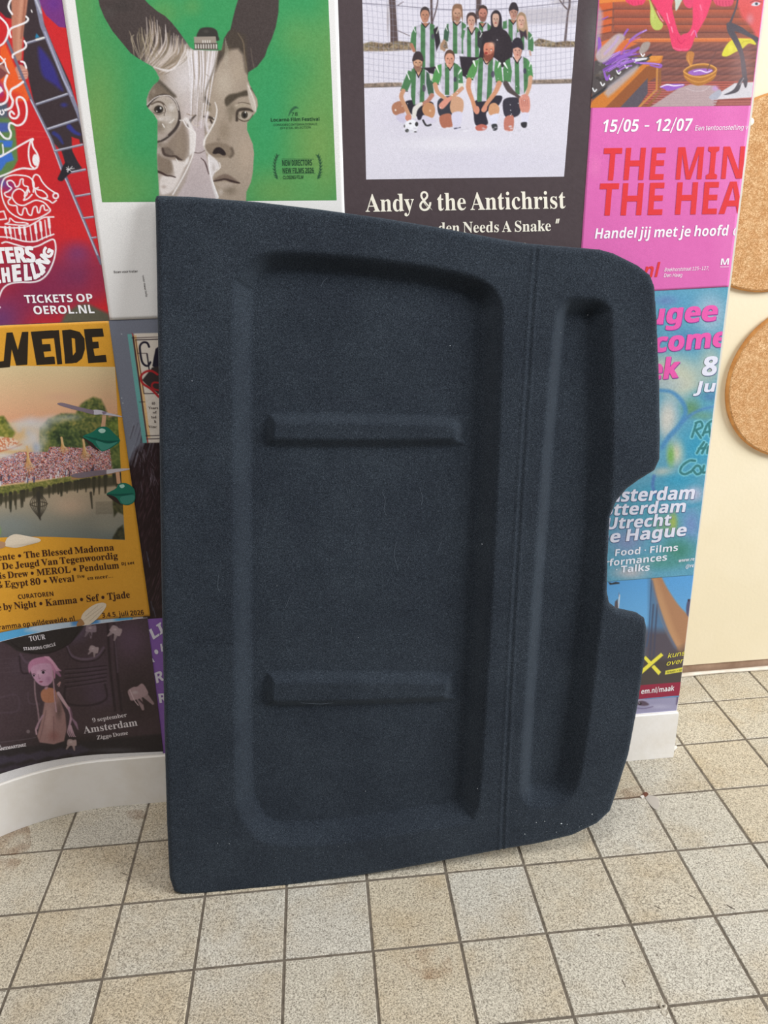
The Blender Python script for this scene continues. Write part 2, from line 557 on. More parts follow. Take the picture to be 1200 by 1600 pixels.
CLIP_X = 1.3036
VP = np.array([707.2, 3910.4])
def text(s, font, p0, p1, cap, color, parent, level, slant=0.0, bold=0.0, name='lettering', track=0, arc=0.0, upv=None, label=None):
    """a line of print whose baseline runs p0 -> p1 (photo pixels) with capital height cap; shaped on the sheet itself"""
    p0 = np.array(p0, float); p1 = np.array(p1, float)
    tot = width_of(s, font) + track * (len(s) - 1)
    if font == 'r' and bold >= 14: font, bold = 'b', 0.0; tot = width_of(s, font) + track * (len(s) - 1)
    capu = 254.0 if font == 'r' else 238.0
    if upv is None:
        u = p0 - VP; u = u / np.linalg.norm(u)
    else: u = np.array(upv, float); u /= np.linalg.norm(u)
    ax = (p1 - p0) / tot
    nrm = u * (cap / capu); sx = np.linalg.norm(p1 - p0) / tot
    layers = {}
    X = 0.0
    for ch in s:
        adv, cs_ = glyph(ch, font)
        cc = [np.array(c, float).reshape(-1, 2) for c in cs_]
        ar = [float((a[:, 0] * np.roll(a[:, 1], -1) - np.roll(a[:, 0], -1) * a[:, 1]).sum()) for a in cc]
        sg = np.sign(ar[int(np.argmax(np.abs(ar)))]) if ar else 1
        outs = [i_ for i_, v in enumerate(ar) if v * sg > 0]
        for i_, a in enumerate(cc):
            if i_ in outs: lay = outs.index(i_)
            else:            # a counter belongs to the stroke around it
                lay = next((k_ for k_, o_ in enumerate(outs) if (cc[o_].min(0) <= a.min(0)).all() and (cc[o_].max(0) >= a.max(0)).all()), 0)
            xx = X + a[:, 0] + slant * a[:, 1] * (cap / capu) / sx
            t = xx / tot
            P = p0 + xx[:, None] * ax + a[:, 1:2] * nrm + np.outer(4 * arc * t * (1 - t), u)
            layers.setdefault(lay, []).append(px_to_pillar(P))
        X += adv + track
    v_ = np.zeros((0, 2)); F = []; lift = np.zeros(0)
    for lay in sorted(layers):
        cu = bpy.data.curves.new(name, 'CURVE'); cu.dimensions = '2D'; cu.fill_mode = 'BOTH'
        for W in layers[lay]:
            sp_ = cu.splines.new('POLY'); sp_.points.add(len(W) - 1); sp_.use_cyclic_u = True
            sp_.points.foreach_set('co', np.c_[W, np.zeros(len(W)), np.ones(len(W))].astype(np.float32).ravel())
        tmp = bpy.data.objects.new(name + '_tmp', cu); COL.objects.link(tmp)
        dg = bpy.context.evaluated_depsgraph_get()
        me0 = tmp.evaluated_get(dg).to_mesh()
        n = len(me0.vertices); w0 = np.zeros(n * 3, np.float32); me0.vertices.foreach_get('co', w0); w0 = w0.reshape(-1, 3)
        F += [[i_ + len(v_) for i_ in p.vertices] for p in me0.polygons]
        v_ = np.vstack([v_, w0[:, :2].astype(float)]); lift = np.append(lift, np.full(n, lay * .00002))
        tmp.evaluated_get(dg).to_mesh_clear()
        bpy.data.objects.remove(tmp); bpy.data.curves.remove(cu)
    q_ = v_[:, :2].astype(float)
    if bold > 0:      # heavier weight: the outline laid down again a touch to each side
        w_ = bold * cap * 1e-6; F0 = F; F = []; V_ = []
        for k_, (dx_, dz_) in enumerate(((0, 0), (w_, w_ * .6), (-w_, w_ * .6), (w_, -w_ * .6), (-w_, -w_ * .6))):
            V_.append(q_ + (dx_, dz_)); F += [[i_ + k_ * len(q_) for i_ in f_] for f_ in F0]
        q_ = np.vstack(V_)
    xyz = sheet_xyz(q_, level, .00032)
    xyz[:, 1] -= np.tile(lift, 5 if bold > 0 else 1)
    if bold > 0: xyz[:, 1] -= np.repeat(np.arange(5), len(q_) // 5) * .00003
    o = mesh_np(name, xyz, F, ink(color), False, parent)
    # faces towards the viewer
    bm = bmesh.new(); bm.from_mesh(o.data)
    if q_[:, 0].max() > CLIP_X:      # print ends where the paper ends
        bmesh.ops.bisect_plane(bm, geom=list(bm.verts) + list(bm.edges) + list(bm.faces), plane_co=(CLIP_X if q_[:, 1].mean() > .456 else 1.3078, 0, 0), plane_no=(1, 0, 0), clear_outer=True)
    for f in bm.faces:
        f.normal_update()
        if f.normal.y > 0: f.normal_flip()
    bm.to_mesh(o.data); bm.free()
    return o
# letter outlines: font -> character -> [advance, contour, ...], drawn as closed polylines
GLYPHS = {
 'r': {
  '"': [161,[39,159,35,254,68,254,64,159],[96,159,93,254,125,254,122,159]],
  '&': [224,[98,-3,75,-1,55,6,39,17,27,31,20,48,17,67,24,95,42,117,70,139,108,168,118,176,127,187,131,202,129,214,123,223,113,228,101,230,84,227,73,216,68,199,73,182,84,164,102,142,219,0,182,0,86,116,61,146,44,172,38,199,45,229,67,249,100,257,133,249,154,230,162,202,158,181,146,162,128,146,77,109,64,98,55,87,48,66,55,44,72,29,96,23,126,30,151,48,168,76,174,112,204,112,202,90,198,72,185,46,173,31,166,23,153,12,136,3]],
  '+': [227,[99,17,99,182,128,182,128,17],[31,86,31,113,195,113,195,86]],
  ',': [94,[19,-60,34,36,68,36,42,-60]],
  '-': [227,[168,122,168,94,57,94,57,122]],
  '.': [94,[48,-2,31,4,25,20,31,37,48,43,64,37,71,20,64,4]],
  '/': [125,[117,266,36,-38,7,-38,89,266]],
  '0': [227,[113,-3,87,0,65,12,47,31,34,57,27,89,24,127,27,165,35,197,48,223,65,242,87,254,113,258,139,254,161,242,179,223,192,197,200,165,203,127,200,89,192,57,179,31,162,12,140,0],[113,25,131,28,145,37,157,52,165,72,170,97,172,127,170,157,165,182,157,203,145,218,131,227,113,230,96,227,82,218,70,203,62,182,56,157,55,127,56,97,62,72,70,52,82,37,96,28]],
  '1': [227,[38,0,38,27,195,27,195,0],[138,254,138,0,106,0,106,224,105,224,43,179,43,213,99,254]],
  '2': [227,[32,0,32,24,117,114,141,141,155,163,160,186,154,209,137,224,112,230,86,224,69,207,64,181,33,181,35,202,43,221,55,237,72,248,91,255,112,258,134,255,153,248,169,237,181,223,188,205,191,186,185,159,168,129,153,111,133,90,76,30,76,28,195,28,195,0]],
  '3': [227,[109,-3,87,-1,66,5,49,15,35,29,26,46,22,66,55,66,63,44,83,30,109,25,138,30,157,46,165,72,158,98,137,117,121,122,101,124,78,124,78,150,144,224,144,226,35,226,35,254,186,254,186,230,106,139,106,144,132,144,154,138,172,127,185,111,194,93,196,72,194,51,185,33,172,18,154,6,133,-1]],
  '4': [227,[20,53,20,79,123,254,155,254,54,83,54,81,207,81,207,53],[141,0,141,61,141,73,141,159,171,159,171,0]],
  '5': [227,[111,-3,89,-1,70,6,54,16,41,30,33,47,30,65,61,65,69,44,87,30,111,25,138,32,157,52,164,81,157,111,137,131,109,138,84,134,64,123,34,126,48,254,183,254,183,226,75,226,67,151,68,151,89,162,115,167,147,160,172,143,189,116,195,82,193,58,184,38,171,21,154,8,134,-1]],
  '6': [227,[113,-3,91,-1,71,7,55,20,42,37,34,58,32,81,40,119,51,142,69,170,126,254,161,254,75,131,73,131,83,144,98,153,117,157,139,155,158,147,173,136,185,120,192,101,194,79,192,56,184,36,171,20,155,7,135,-1],[113,24,139,31,157,51,164,79,157,107,139,126,113,133,87,126,69,107,62,79,69,51,87,31]],
  '7': [227,[48,0,162,224,162,226,31,226,31,254,195,254,195,224,82,0]],
  '8': [227,[113,-3,89,-1,68,6,50,17,37,31,29,48,26,68,33,98,51,121,76,132,76,133,59,141,46,154,38,171,35,190,38,209,45,225,57,239,73,249,92,256,113,258,134,256,153,249,169,239,181,225,188,209,191,190,188,171,180,154,167,141,150,133,150,132,176,121,194,98,200,68,198,48,189,31,176,17,158,6,137,-1],[113,25,142,30,161,46,168,69,161,94,141,111,113,118,85,111,65,94,58,69,64,46,84,30],[113,145,137,150,154,165,160,188,154,210,138,225,113,230,89,225,72,210,66,188,72,165,89,150]],
  '@': [338,[178,-68,142,-65,111,-57,84,-44,61,-26,43,-4,31,23,23,54,20,90,23,124,31,155,44,182,61,204,84,222,110,235,140,243,174,246,207,243,236,235,261,221,281,204,297,183,308,159,315,134,318,108,316,71,307,38,289,14,276,8,258,5,238,8,220,18,211,34,210,34,194,15,181,8,163,6,142,9,125,18,112,31,102,48,96,69,94,91,97,113,103,132,114,149,129,161,146,169,165,172,192,166,208,153,210,153,210,167,237,167,237,55,242,37,249,31,259,30,270,32,278,38,284,48,288,64,290,83,291,108,283,150,261,187,245,201,225,212,201,219,174,221,146,219,121,212,100,201,82,186,68,167,57,144,51,118,49,89,51,59,57,33,68,10,82,-8,101,-23,123,-34,149,-40,179,-43,206,-40,229,-34,245,-29,252,-53,232,-60,205,-65],[165,32,180,34,191,39,206,59,211,92,210,111,206,124,190,141,165,146,141,139,126,119,121,92,125,63,139,41,151,35]],
  'A': [240,[8,0,101,254,138,254,231,0,198,0,144,151,132,186,125,210,116,239,123,239,114,209,106,185,95,151,43,0],[55,71,55,99,185,99,185,71]],
  'B': [228,[30,0,30,254,121,254,145,252,164,245,180,235,190,221,197,205,199,187,193,160,178,143,157,133,157,131,182,123,201,102,207,86,209,68,207,50,200,33,189,20,172,9,151,2,123,0],[62,29,122,29,148,31,165,40,175,53,178,68,171,92,153,109,124,115,62,115],[62,143,119,143,144,148,162,163,168,186,165,202,156,214,141,223,120,226,62,226]],
  'C': [255,[134,-3,103,1,75,12,52,32,35,58,24,90,20,127,24,165,35,197,52,223,75,242,103,254,134,258,170,252,201,236,224,209,236,174,204,174,195,197,179,214,158,224,134,228,111,225,92,216,75,202,62,182,54,157,52,127,54,97,63,72,75,53,92,38,112,29,134,26,158,30,179,40,195,57,204,80,236,80,224,45,201,19,170,2]],
  'D': [251,[109,0,48,0,48,29,107,29,136,31,159,40,177,55,189,75,197,99,200,128,197,156,190,180,177,200,160,214,138,223,110,226,47,226,47,254,113,254,147,251,176,239,200,221,217,196,227,164,231,128,227,91,217,59,199,34,175,15,145,4],[62,254,62,0,30,0,30,254]],
  'E': [209,[30,0,30,254,186,254,186,226,62,226,62,143,178,143,178,114,62,114,62,29,188,29,188,0]],
  'F': [205,[30,0,30,254,185,254,185,226,62,226,62,139,173,139,173,111,62,111,62,0]],
  'G': [260,[134,-3,102,1,75,13,52,32,35,58,24,90,20,127,24,165,35,197,52,223,74,242,102,254,132,258,170,252,202,235,225,208,237,174,204,174,194,197,178,213,158,224,133,228,111,225,92,216,75,202,62,182,54,157,52,127,54,97,63,72,75,53,92,38,112,29,134,26,155,29,172,36,187,47,198,62,205,80,207,101,217,100,141,100,141,128,239,128,239,100,236,71,225,45,209,25,188,9,163,0]],
  'H': [258,[30,0,30,254,62,254,62,144,196,144,196,254,228,254,228,0,196,0,196,116,62,116,62,0]],
  'I': [150,[16,0,16,29,59,29,59,226,16,226,16,254,135,254,135,226,91,226,91,29,135,29,135,0]],
  'J': [198,[93,-3,62,2,38,16,22,40,17,73,17,86,49,86,49,73,52,52,61,37,75,28,93,25,110,28,124,37,133,52,136,73,136,254,168,254,168,73,163,40,147,16,123,2]],
  'K': [233,[52,73,52,108,70,131,87,152,106,172,182,254,224,254,116,138,114,138],[30,0,30,254,62,254,62,167,62,112,62,97,62,0],[186,0,94,130,114,155,224,0]],
  'L': [197,[30,0,30,254,62,254,62,29,181,29,181,0]],
  'M': [314,[30,0,30,254,76,254,139,94,144,79,150,61,156,42,161,24,154,24,159,41,165,61,171,79,176,94,238,254,284,254,284,0,252,0,252,145,252,163,253,184,253,207,253,229,256,229,249,205,241,181,234,161,228,145,171,0,143,0,85,145,80,160,72,181,65,204,56,229,59,229,60,208,60,186,61,164,61,145,61,0]],
  'N': [262,[30,0,30,254,68,254,172,91,181,75,194,53,207,27,202,27,200,54,200,79,199,97,199,254,232,254,232,0,193,0,101,145,89,165,74,191,54,226,60,227,61,192,62,164,62,145,62,0]],
  'O': [267,[133,-3,103,1,75,12,52,32,35,58,24,90,20,127,24,165,35,197,52,223,75,242,103,254,133,258,164,254,192,242,215,223,232,197,243,165,247,127,243,90,232,58,215,32,192,12,164,1],[133,26,155,29,175,38,191,52,204,72,212,97,215,127,212,157,204,182,191,202,175,216,155,225,133,228,112,225,92,216,75,202,63,182,54,157,52,127,54,97,63,72,75,52,92,38,112,29]],
  'P': [222,[30,0,30,254,118,254,144,252,166,244,183,231,195,215,202,195,204,174,202,152,195,133,183,116,166,104,144,96,118,93,55,93,55,121,116,121,134,123,149,128,167,147,172,174,167,201,148,219,134,224,116,226,62,226,62,0]],
  'R': [225,[30,0,30,254,118,254,145,252,167,244,183,232,195,217,202,198,205,176,202,154,195,136,183,120,166,109,145,101,118,99,48,99,48,128,117,128,135,129,149,133,167,150,173,176,167,202,149,220,134,224,116,226,62,226,62,0],[177,0,115,115,151,115,214,0]],
  'S': [223,[112,-4,86,-2,64,5,46,15,32,30,23,48,19,68,52,68,62,44,83,29,112,25,143,30,165,46,173,70,166,89,148,102,122,111,92,120,64,130,43,145,30,163,26,186,29,206,37,224,51,238,69,249,90,256,114,258,137,256,158,249,175,238,189,224,197,208,200,189,169,189,163,206,151,219,134,227,112,229,84,224,64,209,58,188,60,176,65,167,85,154,106,147,132,140,156,132,179,119,197,99,204,69,201,50,193,32,180,17,162,5,139,-2]],
  'T': [224,[16,226,16,254,208,254,208,226,128,226,128,0,96,0,96,226]],
  'U': [259,[129,-4,101,-1,77,8,57,22,42,40,33,62,30,87,30,254,62,254,62,89,64,72,70,57,80,44,94,34,110,28,129,26,149,28,165,34,179,44,188,57,196,89,196,254,229,254,229,87,226,62,216,40,201,22,182,8,157,-1]],
  'Z': [219,[21,0,21,23,137,193,153,215,170,238,174,227,143,226,111,226,20,226,20,254,198,254,198,231,84,64,67,40,49,17,45,27,76,28,107,29,200,29,200,0]],
  'a': [195,[80,-4,47,2,24,22,17,37,15,54,22,80,39,97,63,105,89,110,117,113,133,117,138,127,138,128,133,148,120,161,98,165,75,161,59,150,50,137,20,146,39,173,66,188,97,192,119,190,143,180,161,160,167,145,168,126,168,0,138,0,138,26,136,26,126,12,108,1],[85,23,114,29,132,47,138,69,138,95,130,91,116,88,100,86,88,84,67,79,52,70,46,52,51,36,65,26]],
  'c': [198,[104,-4,79,-1,58,8,41,23,28,43,20,66,17,94,20,122,28,146,41,165,58,180,79,189,104,192,130,189,153,178,170,161,181,138,151,131,145,145,135,155,121,162,104,165,86,162,73,155,54,129,48,94,54,59,73,33,86,26,104,23,121,26,135,33,146,44,152,59,181,51,171,28,153,11,130,0]],
  'd': [212,[98,-4,75,-1,56,8,40,23,27,42,20,66,17,94,20,122,27,146,40,166,56,180,75,189,98,192,114,191,126,186,144,173,153,160,155,160,155,254,186,254,186,0,156,0,156,29,153,29,143,16,126,2],[102,23,118,26,132,32,142,43,150,58,156,95,150,131,142,145,132,156,118,163,102,165,86,163,72,156,54,131,48,95,54,58,62,44,73,33,86,26]],
  'e': [202,[106,-4,80,-1,58,8,41,23,28,42,20,66,17,93,20,121,28,145,40,165,58,180,78,189,103,192,133,187,160,170,179,141,184,121,186,97,186,85,37,85,37,110,169,110,155,101,149,134,131,157,118,163,103,165,87,163,73,157,54,135,48,105,48,89,50,69,55,53,64,40,76,31,106,23,127,26,143,36,153,53,182,45,168,20,141,2]],
  'f': [127,[114,190,114,164,3,164,3,190],[40,0,40,216,42,231,48,243,68,259,94,265,111,263,121,260,114,234,107,236,97,237,85,235,77,230,72,221,71,209,71,0]],
  'g': [213,[103,-75,67,-70,41,-55,25,-35,51,-20,61,-33,77,-44,103,-49,124,-46,141,-38,152,-23,156,-3,156,34,153,34,143,21,126,8,97,2,76,5,56,13,40,27,28,45,20,68,17,96,20,123,27,147,40,166,56,180,76,189,98,192,127,186,144,173,154,159,157,159,157,190,186,190,186,-4,183,-27,175,-45,162,-59,145,-68],[102,30,118,32,132,38,150,61,156,96,150,132,132,156,119,163,102,165,86,163,73,156,54,131,48,96,54,61,73,38,86,32]],
  'h': [205,[57,113,57,0,26,0,26,254,57,254,57,144,51,144,62,166,76,181,94,189,114,192,132,190,148,184,161,174,170,160,177,142,179,120,179,0,148,0,148,118,145,137,136,152,123,161,105,165,80,159,63,141]],
  'i': [83,[26,0,26,190,57,190,57,0],[42,221,27,227,21,242,27,256,42,262,57,256,63,242,57,227]],
  'j': [83,[26,190,57,190,57,-15,51,-45,32,-65,19,-70,2,-71,-5,-71,-5,-43,1,-43,12,-42,20,-36,26,-15],[42,221,27,227,20,242,27,256,42,262,57,256,63,242,57,227]],
  'k': [190,[55,68,55,106,60,106,142,190,180,190,92,100,89,100],[26,0,26,254,57,254,57,0],[147,0,74,93,96,114,186,0]],
  'l': [95,[70,-1,50,2,37,10,29,24,26,42,26,254,57,254,57,49,60,31,73,26,80,26,85,27,90,1,81,0]],
  'm': [305,[26,0,26,190,56,190,56,148,54,148,66,173,86,188,110,193,129,190,144,180,154,166,160,147,156,147,169,172,190,187,218,193,249,186,261,177,270,164,276,148,278,128,278,0,248,0,248,127,245,145,236,156,224,163,209,165,187,160,173,145,168,124,168,0,137,0,137,130,134,144,126,156,115,163,100,165,79,160,63,145,57,119,57,0]],
  'n': [205,[57,113,57,0,26,0,26,190,56,190,56,144,51,144,62,166,76,181,94,189,114,192,132,190,147,184,160,174,170,160,176,142,179,120,179,0,148,0,148,118,145,137,136,152,123,161,105,165,80,159,63,141]],
  'o': [208,[104,-4,79,-1,58,8,41,23,28,43,20,66,17,94,20,122,28,146,41,165,58,180,79,189,104,192,128,189,149,180,167,165,180,146,188,122,191,94,188,66,180,43,167,23,149,8,128,-1],[104,23,121,26,135,33,154,59,160,94,154,129,135,155,121,162,104,165,86,162,73,155,54,129,48,94,54,59,73,33,86,26]],
  'p': [212,[26,-71,26,190,56,190,56,160,59,160,69,173,86,186,98,191,115,192,137,189,156,180,173,166,185,146,193,122,195,94,193,66,185,42,173,23,157,8,137,-1,115,-4,86,2,69,16,59,29,57,29,57,-71],[110,23,126,26,140,33,158,58,164,95,158,131,140,156,126,163,110,165,94,163,81,156,62,131,56,95,63,58,70,43,81,32,94,26]],
  'r': [130,[26,0,26,190,56,190,56,160,58,160,65,173,76,184,90,190,107,192,115,192,122,192,122,161,115,162,103,163,80,157,63,142,57,118,57,0]],
  's': [183,[91,-4,56,2,31,19,18,47,47,53,53,40,62,30,75,25,91,23,108,25,122,31,131,40,134,51,127,68,106,78,75,85,52,93,36,104,27,119,23,137,26,152,33,166,58,185,94,192,127,186,149,170,162,145,134,139,121,158,110,164,94,166,78,164,65,158,57,150,54,139,62,122,86,111,115,105,137,97,153,86,162,71,166,53,163,37,156,24,145,12,130,3]],
  't': [114,[102,190,102,164,3,164,3,190],[32,236,63,236,63,49,68,31,75,26,85,25,93,26,101,27,107,1,96,-1,84,-2,62,1,46,11,36,26,32,46]],
  'u': [205,[91,-3,73,-1,57,5,44,15,35,29,28,47,26,69,26,190,57,190,57,72,60,52,68,37,82,28,100,25,125,31,142,48,148,76,148,190,179,190,179,0,149,0,149,46,154,46,143,23,129,8,111,0]],
  'v': [195,[81,0,9,190,42,190,83,78,93,43,103,10,92,10,101,43,112,78,152,190,186,190,113,0]],
  'w': [284,[69,0,11,190,44,190,67,107,77,68,88,21,82,21,93,67,103,107,126,190,158,190,181,107,191,68,201,21,196,21,206,68,217,107,240,190,272,190,215,0,184,0,159,86,152,112,145,140,138,169,145,169,138,140,131,112,124,86,99,0]],
  '·': [98,[49,98,33,105,26,121,33,137,49,144,65,137,72,121,65,105]],
  '•': [194,[97,46,70,54,50,73,43,101,50,128,70,148,97,156,125,148,144,128,152,101,144,73,125,54]],
 },
 's': {
  '0': [188,[94,-3,67,1,45,12,30,31,19,55,13,86,11,121,13,155,19,185,30,210,45,228,67,239,94,243,121,239,142,228,157,210,168,185,174,155,176,120,174,85,168,55,157,31,141,12,120,1],[94,18,110,25,119,45,123,77,124,120,123,163,119,195,110,215,94,221,79,215,70,195,65,163,63,120,65,77,70,45,79,25]],
  '4': [188,[60,0,60,18,70,18,89,22,95,29,97,42,97,62,4,62,4,83,100,240,146,240,146,85,181,85,181,62,146,62,146,42,148,29,154,22,174,18,178,18,178,0],[28,85,97,85,97,143,98,175,100,208,95,197,87,183,79,169,73,160]],
  '8': [188,[92,-3,66,-1,46,5,30,16,19,29,12,44,10,61,13,81,24,97,59,121,42,134,29,148,20,164,18,182,25,212,35,224,50,234,70,241,96,243,127,239,149,226,163,208,167,184,164,166,155,152,122,130,148,115,165,100,174,83,178,63,172,35,155,14,128,1],[101,141,119,158,125,185,121,203,111,218,94,224,82,221,73,213,67,201,65,186,67,171,75,159],[93,16,109,19,121,28,128,41,131,58,128,73,119,85,104,96,82,108,63,89,57,76,55,60,58,42,66,28,78,19]],
  '9': [188,[76,-3,58,-2,44,2,27,16,21,35,25,47,38,54,52,28,63,20,78,18,97,24,112,42,121,73,125,115,106,99,78,92,51,97,30,110,16,132,12,162,14,185,21,204,32,221,48,233,66,241,89,243,112,240,132,231,149,216,162,195,170,166,173,130,167,78,150,36,137,19,120,7,100,-1],[92,117,112,123,125,139,123,176,116,201,105,216,91,221,78,217,68,206,62,189,60,164,62,143,68,128,78,119]],
  'A': [219,[-4,0,-4,9,12,15,18,24,25,37,103,233,112,233,192,43,199,28,206,17,212,11,222,9,222,0,115,0,115,9,135,13,142,23,140,30,136,41,126,66,52,66,39,35,38,29,37,24,43,13,62,9,64,9,64,0],[57,80,121,80,88,160]],
  'B': [222,[8,0,8,9,22,11,31,16,36,26,37,41,37,184,35,206,26,216,8,219,8,228,110,228,149,224,176,215,193,198,198,175,195,157,184,142,167,131,143,124,172,115,193,103,205,86,209,66,203,38,186,17,157,4,119,0],[91,126,94,126,117,128,132,136,140,150,142,173,140,192,135,206,124,214,108,217,99,216,94,212,91,195],[111,12,129,15,142,25,148,41,150,64,147,88,139,104,123,113,99,116,91,116,91,33,95,17]],
  'C': [234,[128,-5,97,-2,69,10,45,28,28,52,17,81,13,114,17,147,28,175,46,199,69,217,98,229,130,233,155,230,184,220,194,218,204,221,210,233,218,233,218,154,210,154,196,182,178,203,157,217,133,222,106,215,87,195,76,161,72,113,76,69,89,37,110,18,139,12,159,14,179,22,198,35,214,53,224,44,205,23,183,7,157,-2]],
  'D': [248,[10,0,10,9,23,11,31,15,36,23,37,37,37,187,35,203,30,213,21,218,7,219,7,228,111,228,164,220,203,198,226,162,234,114,227,64,204,28,167,7,114,0],[111,12,140,18,160,37,171,69,175,115,171,159,159,191,139,210,111,217,101,215,95,212,92,204,91,192,91,36,92,24,95,17,101,13]],
  'E': [221,[7,0,7,8,22,10,31,15,36,24,38,39,38,184,36,202,31,213,22,218,8,219,8,228,199,228,199,160,192,160,184,186,170,203,148,212,116,215,100,214,93,208,91,194,91,123,97,123,116,126,130,134,138,150,144,173,152,173,152,59,144,59,141,77,137,91,120,107,93,111,91,111,91,34,93,23,96,17,103,15,115,14,138,15,157,19,185,37,196,52,206,72,215,72,201,0]],
  'G': [254,[134,-5,100,-1,71,10,47,28,29,51,18,81,14,115,18,147,29,176,46,200,70,218,97,229,129,233,156,230,185,220,194,218,203,221,210,233,219,233,219,154,210,154,191,189,165,213,134,222,107,215,88,195,77,161,73,114,77,67,90,34,110,13,138,6,154,8,164,14,169,23,171,36,171,64,170,77,165,85,154,89,138,91,138,99,250,99,250,91,236,89,228,85,224,77,223,64,223,14,179,0]],
  'H': [262,[8,0,8,9,22,11,31,16,36,25,37,40,37,189,36,203,31,212,22,217,8,219,8,228,121,228,121,219,102,216,93,208,91,189,91,125,171,125,171,189,169,208,160,216,141,219,141,228,254,228,254,219,239,217,230,212,226,203,225,189,225,40,226,26,231,16,239,11,254,9,254,0,141,0,141,9,155,11,165,15,169,24,171,40,171,110,91,110,91,40,93,25,97,16,106,11,121,9,121,0]],
  'I': [131,[7,0,7,9,21,11,31,16,36,24,38,38,38,193,36,206,32,214,22,218,7,219,7,228,122,228,122,219,107,218,98,214,93,206,91,193,91,39,94,22,103,13,123,9,123,0]],
  'J': [166,[54,-33,26,-27,6,-11,-2,11,5,30,22,37,40,31,46,14,42,-1,38,-10,42,-18,52,-20,63,-18,69,-12,74,11,74,183,71,204,61,215,40,219,40,228,157,228,157,219,138,215,130,205,128,183,128,44,123,11,109,-13,86,-28]],
  'K': [256,[8,0,8,9,23,11,32,16,36,25,38,40,38,189,36,203,31,212,23,217,8,219,8,228,121,228,121,219,102,216,94,208,91,189,91,117,161,187,171,199,174,209,167,217,145,219,145,228,243,228,243,219,238,219,207,210,172,180,135,142,232,23,243,12,260,9,260,0,140,0,140,9,153,9,161,10,167,17,165,24,158,33,100,107,91,99,91,40,93,25,97,16,106,11,121,9,121,0]],
  'L': [214,[8,0,8,9,22,11,31,16,36,25,37,40,37,189,36,204,31,212,22,217,8,219,8,228,125,228,125,219,104,217,94,208,91,189,91,41,93,24,100,16,117,14,139,15,157,20,172,28,185,40,195,56,204,77,214,77,201,0]],
  'M': [317,[7,0,7,9,21,11,31,16,36,25,38,40,38,191,35,208,26,216,7,219,7,228,92,228,158,71,225,228,309,228,309,219,295,217,286,212,282,203,280,189,280,43,282,21,291,12,308,9,308,0,198,0,198,9,216,12,225,22,227,42,227,199,144,0,135,0,53,194,53,40,54,24,60,15,70,10,85,9,85,0]],
  'N': [247,[201,-5,53,175,53,39,55,24,59,15,68,11,83,9,83,0,9,0,9,9,27,12,36,21,38,39,38,194,24,210,18,217,9,219,9,228,78,228,195,84,195,189,193,207,184,216,166,219,166,228,240,228,240,219,225,217,217,212,212,203,211,188,211,-5]],
  'O': [263,[130,-5,106,-3,84,4,47,29,33,46,22,67,16,89,14,114,16,138,22,161,33,181,47,199,65,213,85,224,108,231,133,233,157,231,179,224,216,199,230,182,240,162,247,139,249,114,247,89,240,67,230,46,215,29,177,4,155,-3],[132,6,157,13,175,33,186,67,190,114,186,160,174,194,155,215,130,222,105,215,87,195,76,161,73,114,77,67,89,34,108,13]],
  'P': [209,[8,0,8,9,22,11,31,16,36,25,37,40,37,189,36,203,31,212,22,217,8,219,8,228,107,228,144,226,168,220,183,211,195,199,202,184,204,166,199,140,183,120,157,107,121,103,91,103,91,40,93,25,97,16,106,11,121,9,121,0],[91,115,101,115,122,118,136,126,144,142,146,165,144,187,138,203,126,212,108,216,95,212,91,199]],
  'R': [237,[8,0,8,9,22,11,31,16,36,25,37,40,37,189,36,203,31,212,22,217,8,219,8,228,108,228,152,224,184,213,202,194,209,167,205,148,196,133,180,120,157,112,216,25,226,13,239,9,240,9,240,0,169,0,101,106,91,106,91,40,93,25,97,16,106,11,121,9,121,0],[91,117,102,117,124,120,140,129,149,145,152,168,149,189,142,204,129,213,112,216,101,214,95,211,92,204,91,193]],
  'S': [196,[21,-5,21,79,31,79,41,47,56,25,75,12,98,7,115,10,128,18,137,30,139,45,133,65,112,80,81,95,56,110,38,126,28,144,25,166,27,185,34,201,44,215,58,225,74,231,92,233,115,231,141,224,146,223,150,222,157,225,160,233,170,233,170,160,161,160,147,192,124,214,97,222,82,220,70,213,62,203,60,190,62,178,69,168,94,151,127,136,159,117,175,94,180,66,177,46,169,29,157,15,140,4,120,-3,96,-5,79,-4,63,0,49,5,42,6,35,4,31,-5]],
  'T': [212,[46,0,46,9,61,10,71,15,76,25,78,40,78,217,75,217,51,213,33,202,20,183,14,159,5,159,5,228,205,228,205,158,197,158,191,184,178,202,160,213,134,217,132,217,132,40,133,25,138,15,148,10,164,9,164,0]],
  'U': [247,[124,-6,84,-1,57,14,42,40,37,78,37,189,35,203,30,212,22,217,7,219,7,228,120,228,120,219,101,216,93,208,90,189,90,70,93,44,102,26,116,15,137,11,163,15,181,28,192,50,196,80,196,189,195,203,190,212,180,217,164,219,164,228,237,228,237,219,224,216,216,211,213,202,211,189,211,91,206,46,190,16,163,-1]],
  'V': [214,[106,-6,22,190,11,210,4,216,-7,219,-7,228,105,228,105,219,92,218,83,216,76,205,81,189,129,72,174,189,177,204,171,216,149,219,149,228,221,228,221,219,204,214,198,205,191,191,115,-6]],
  'W': [306,[85,-5,16,196,8,214,-8,219,-8,228,90,228,90,219,75,216,70,205,74,186,111,77,150,176,143,199,134,215,115,219,115,228,220,228,220,219,202,216,196,206,199,193,237,83,270,185,274,203,269,215,252,219,252,228,312,228,312,219,297,211,287,190,223,-5,214,-5,158,154,95,-5]],
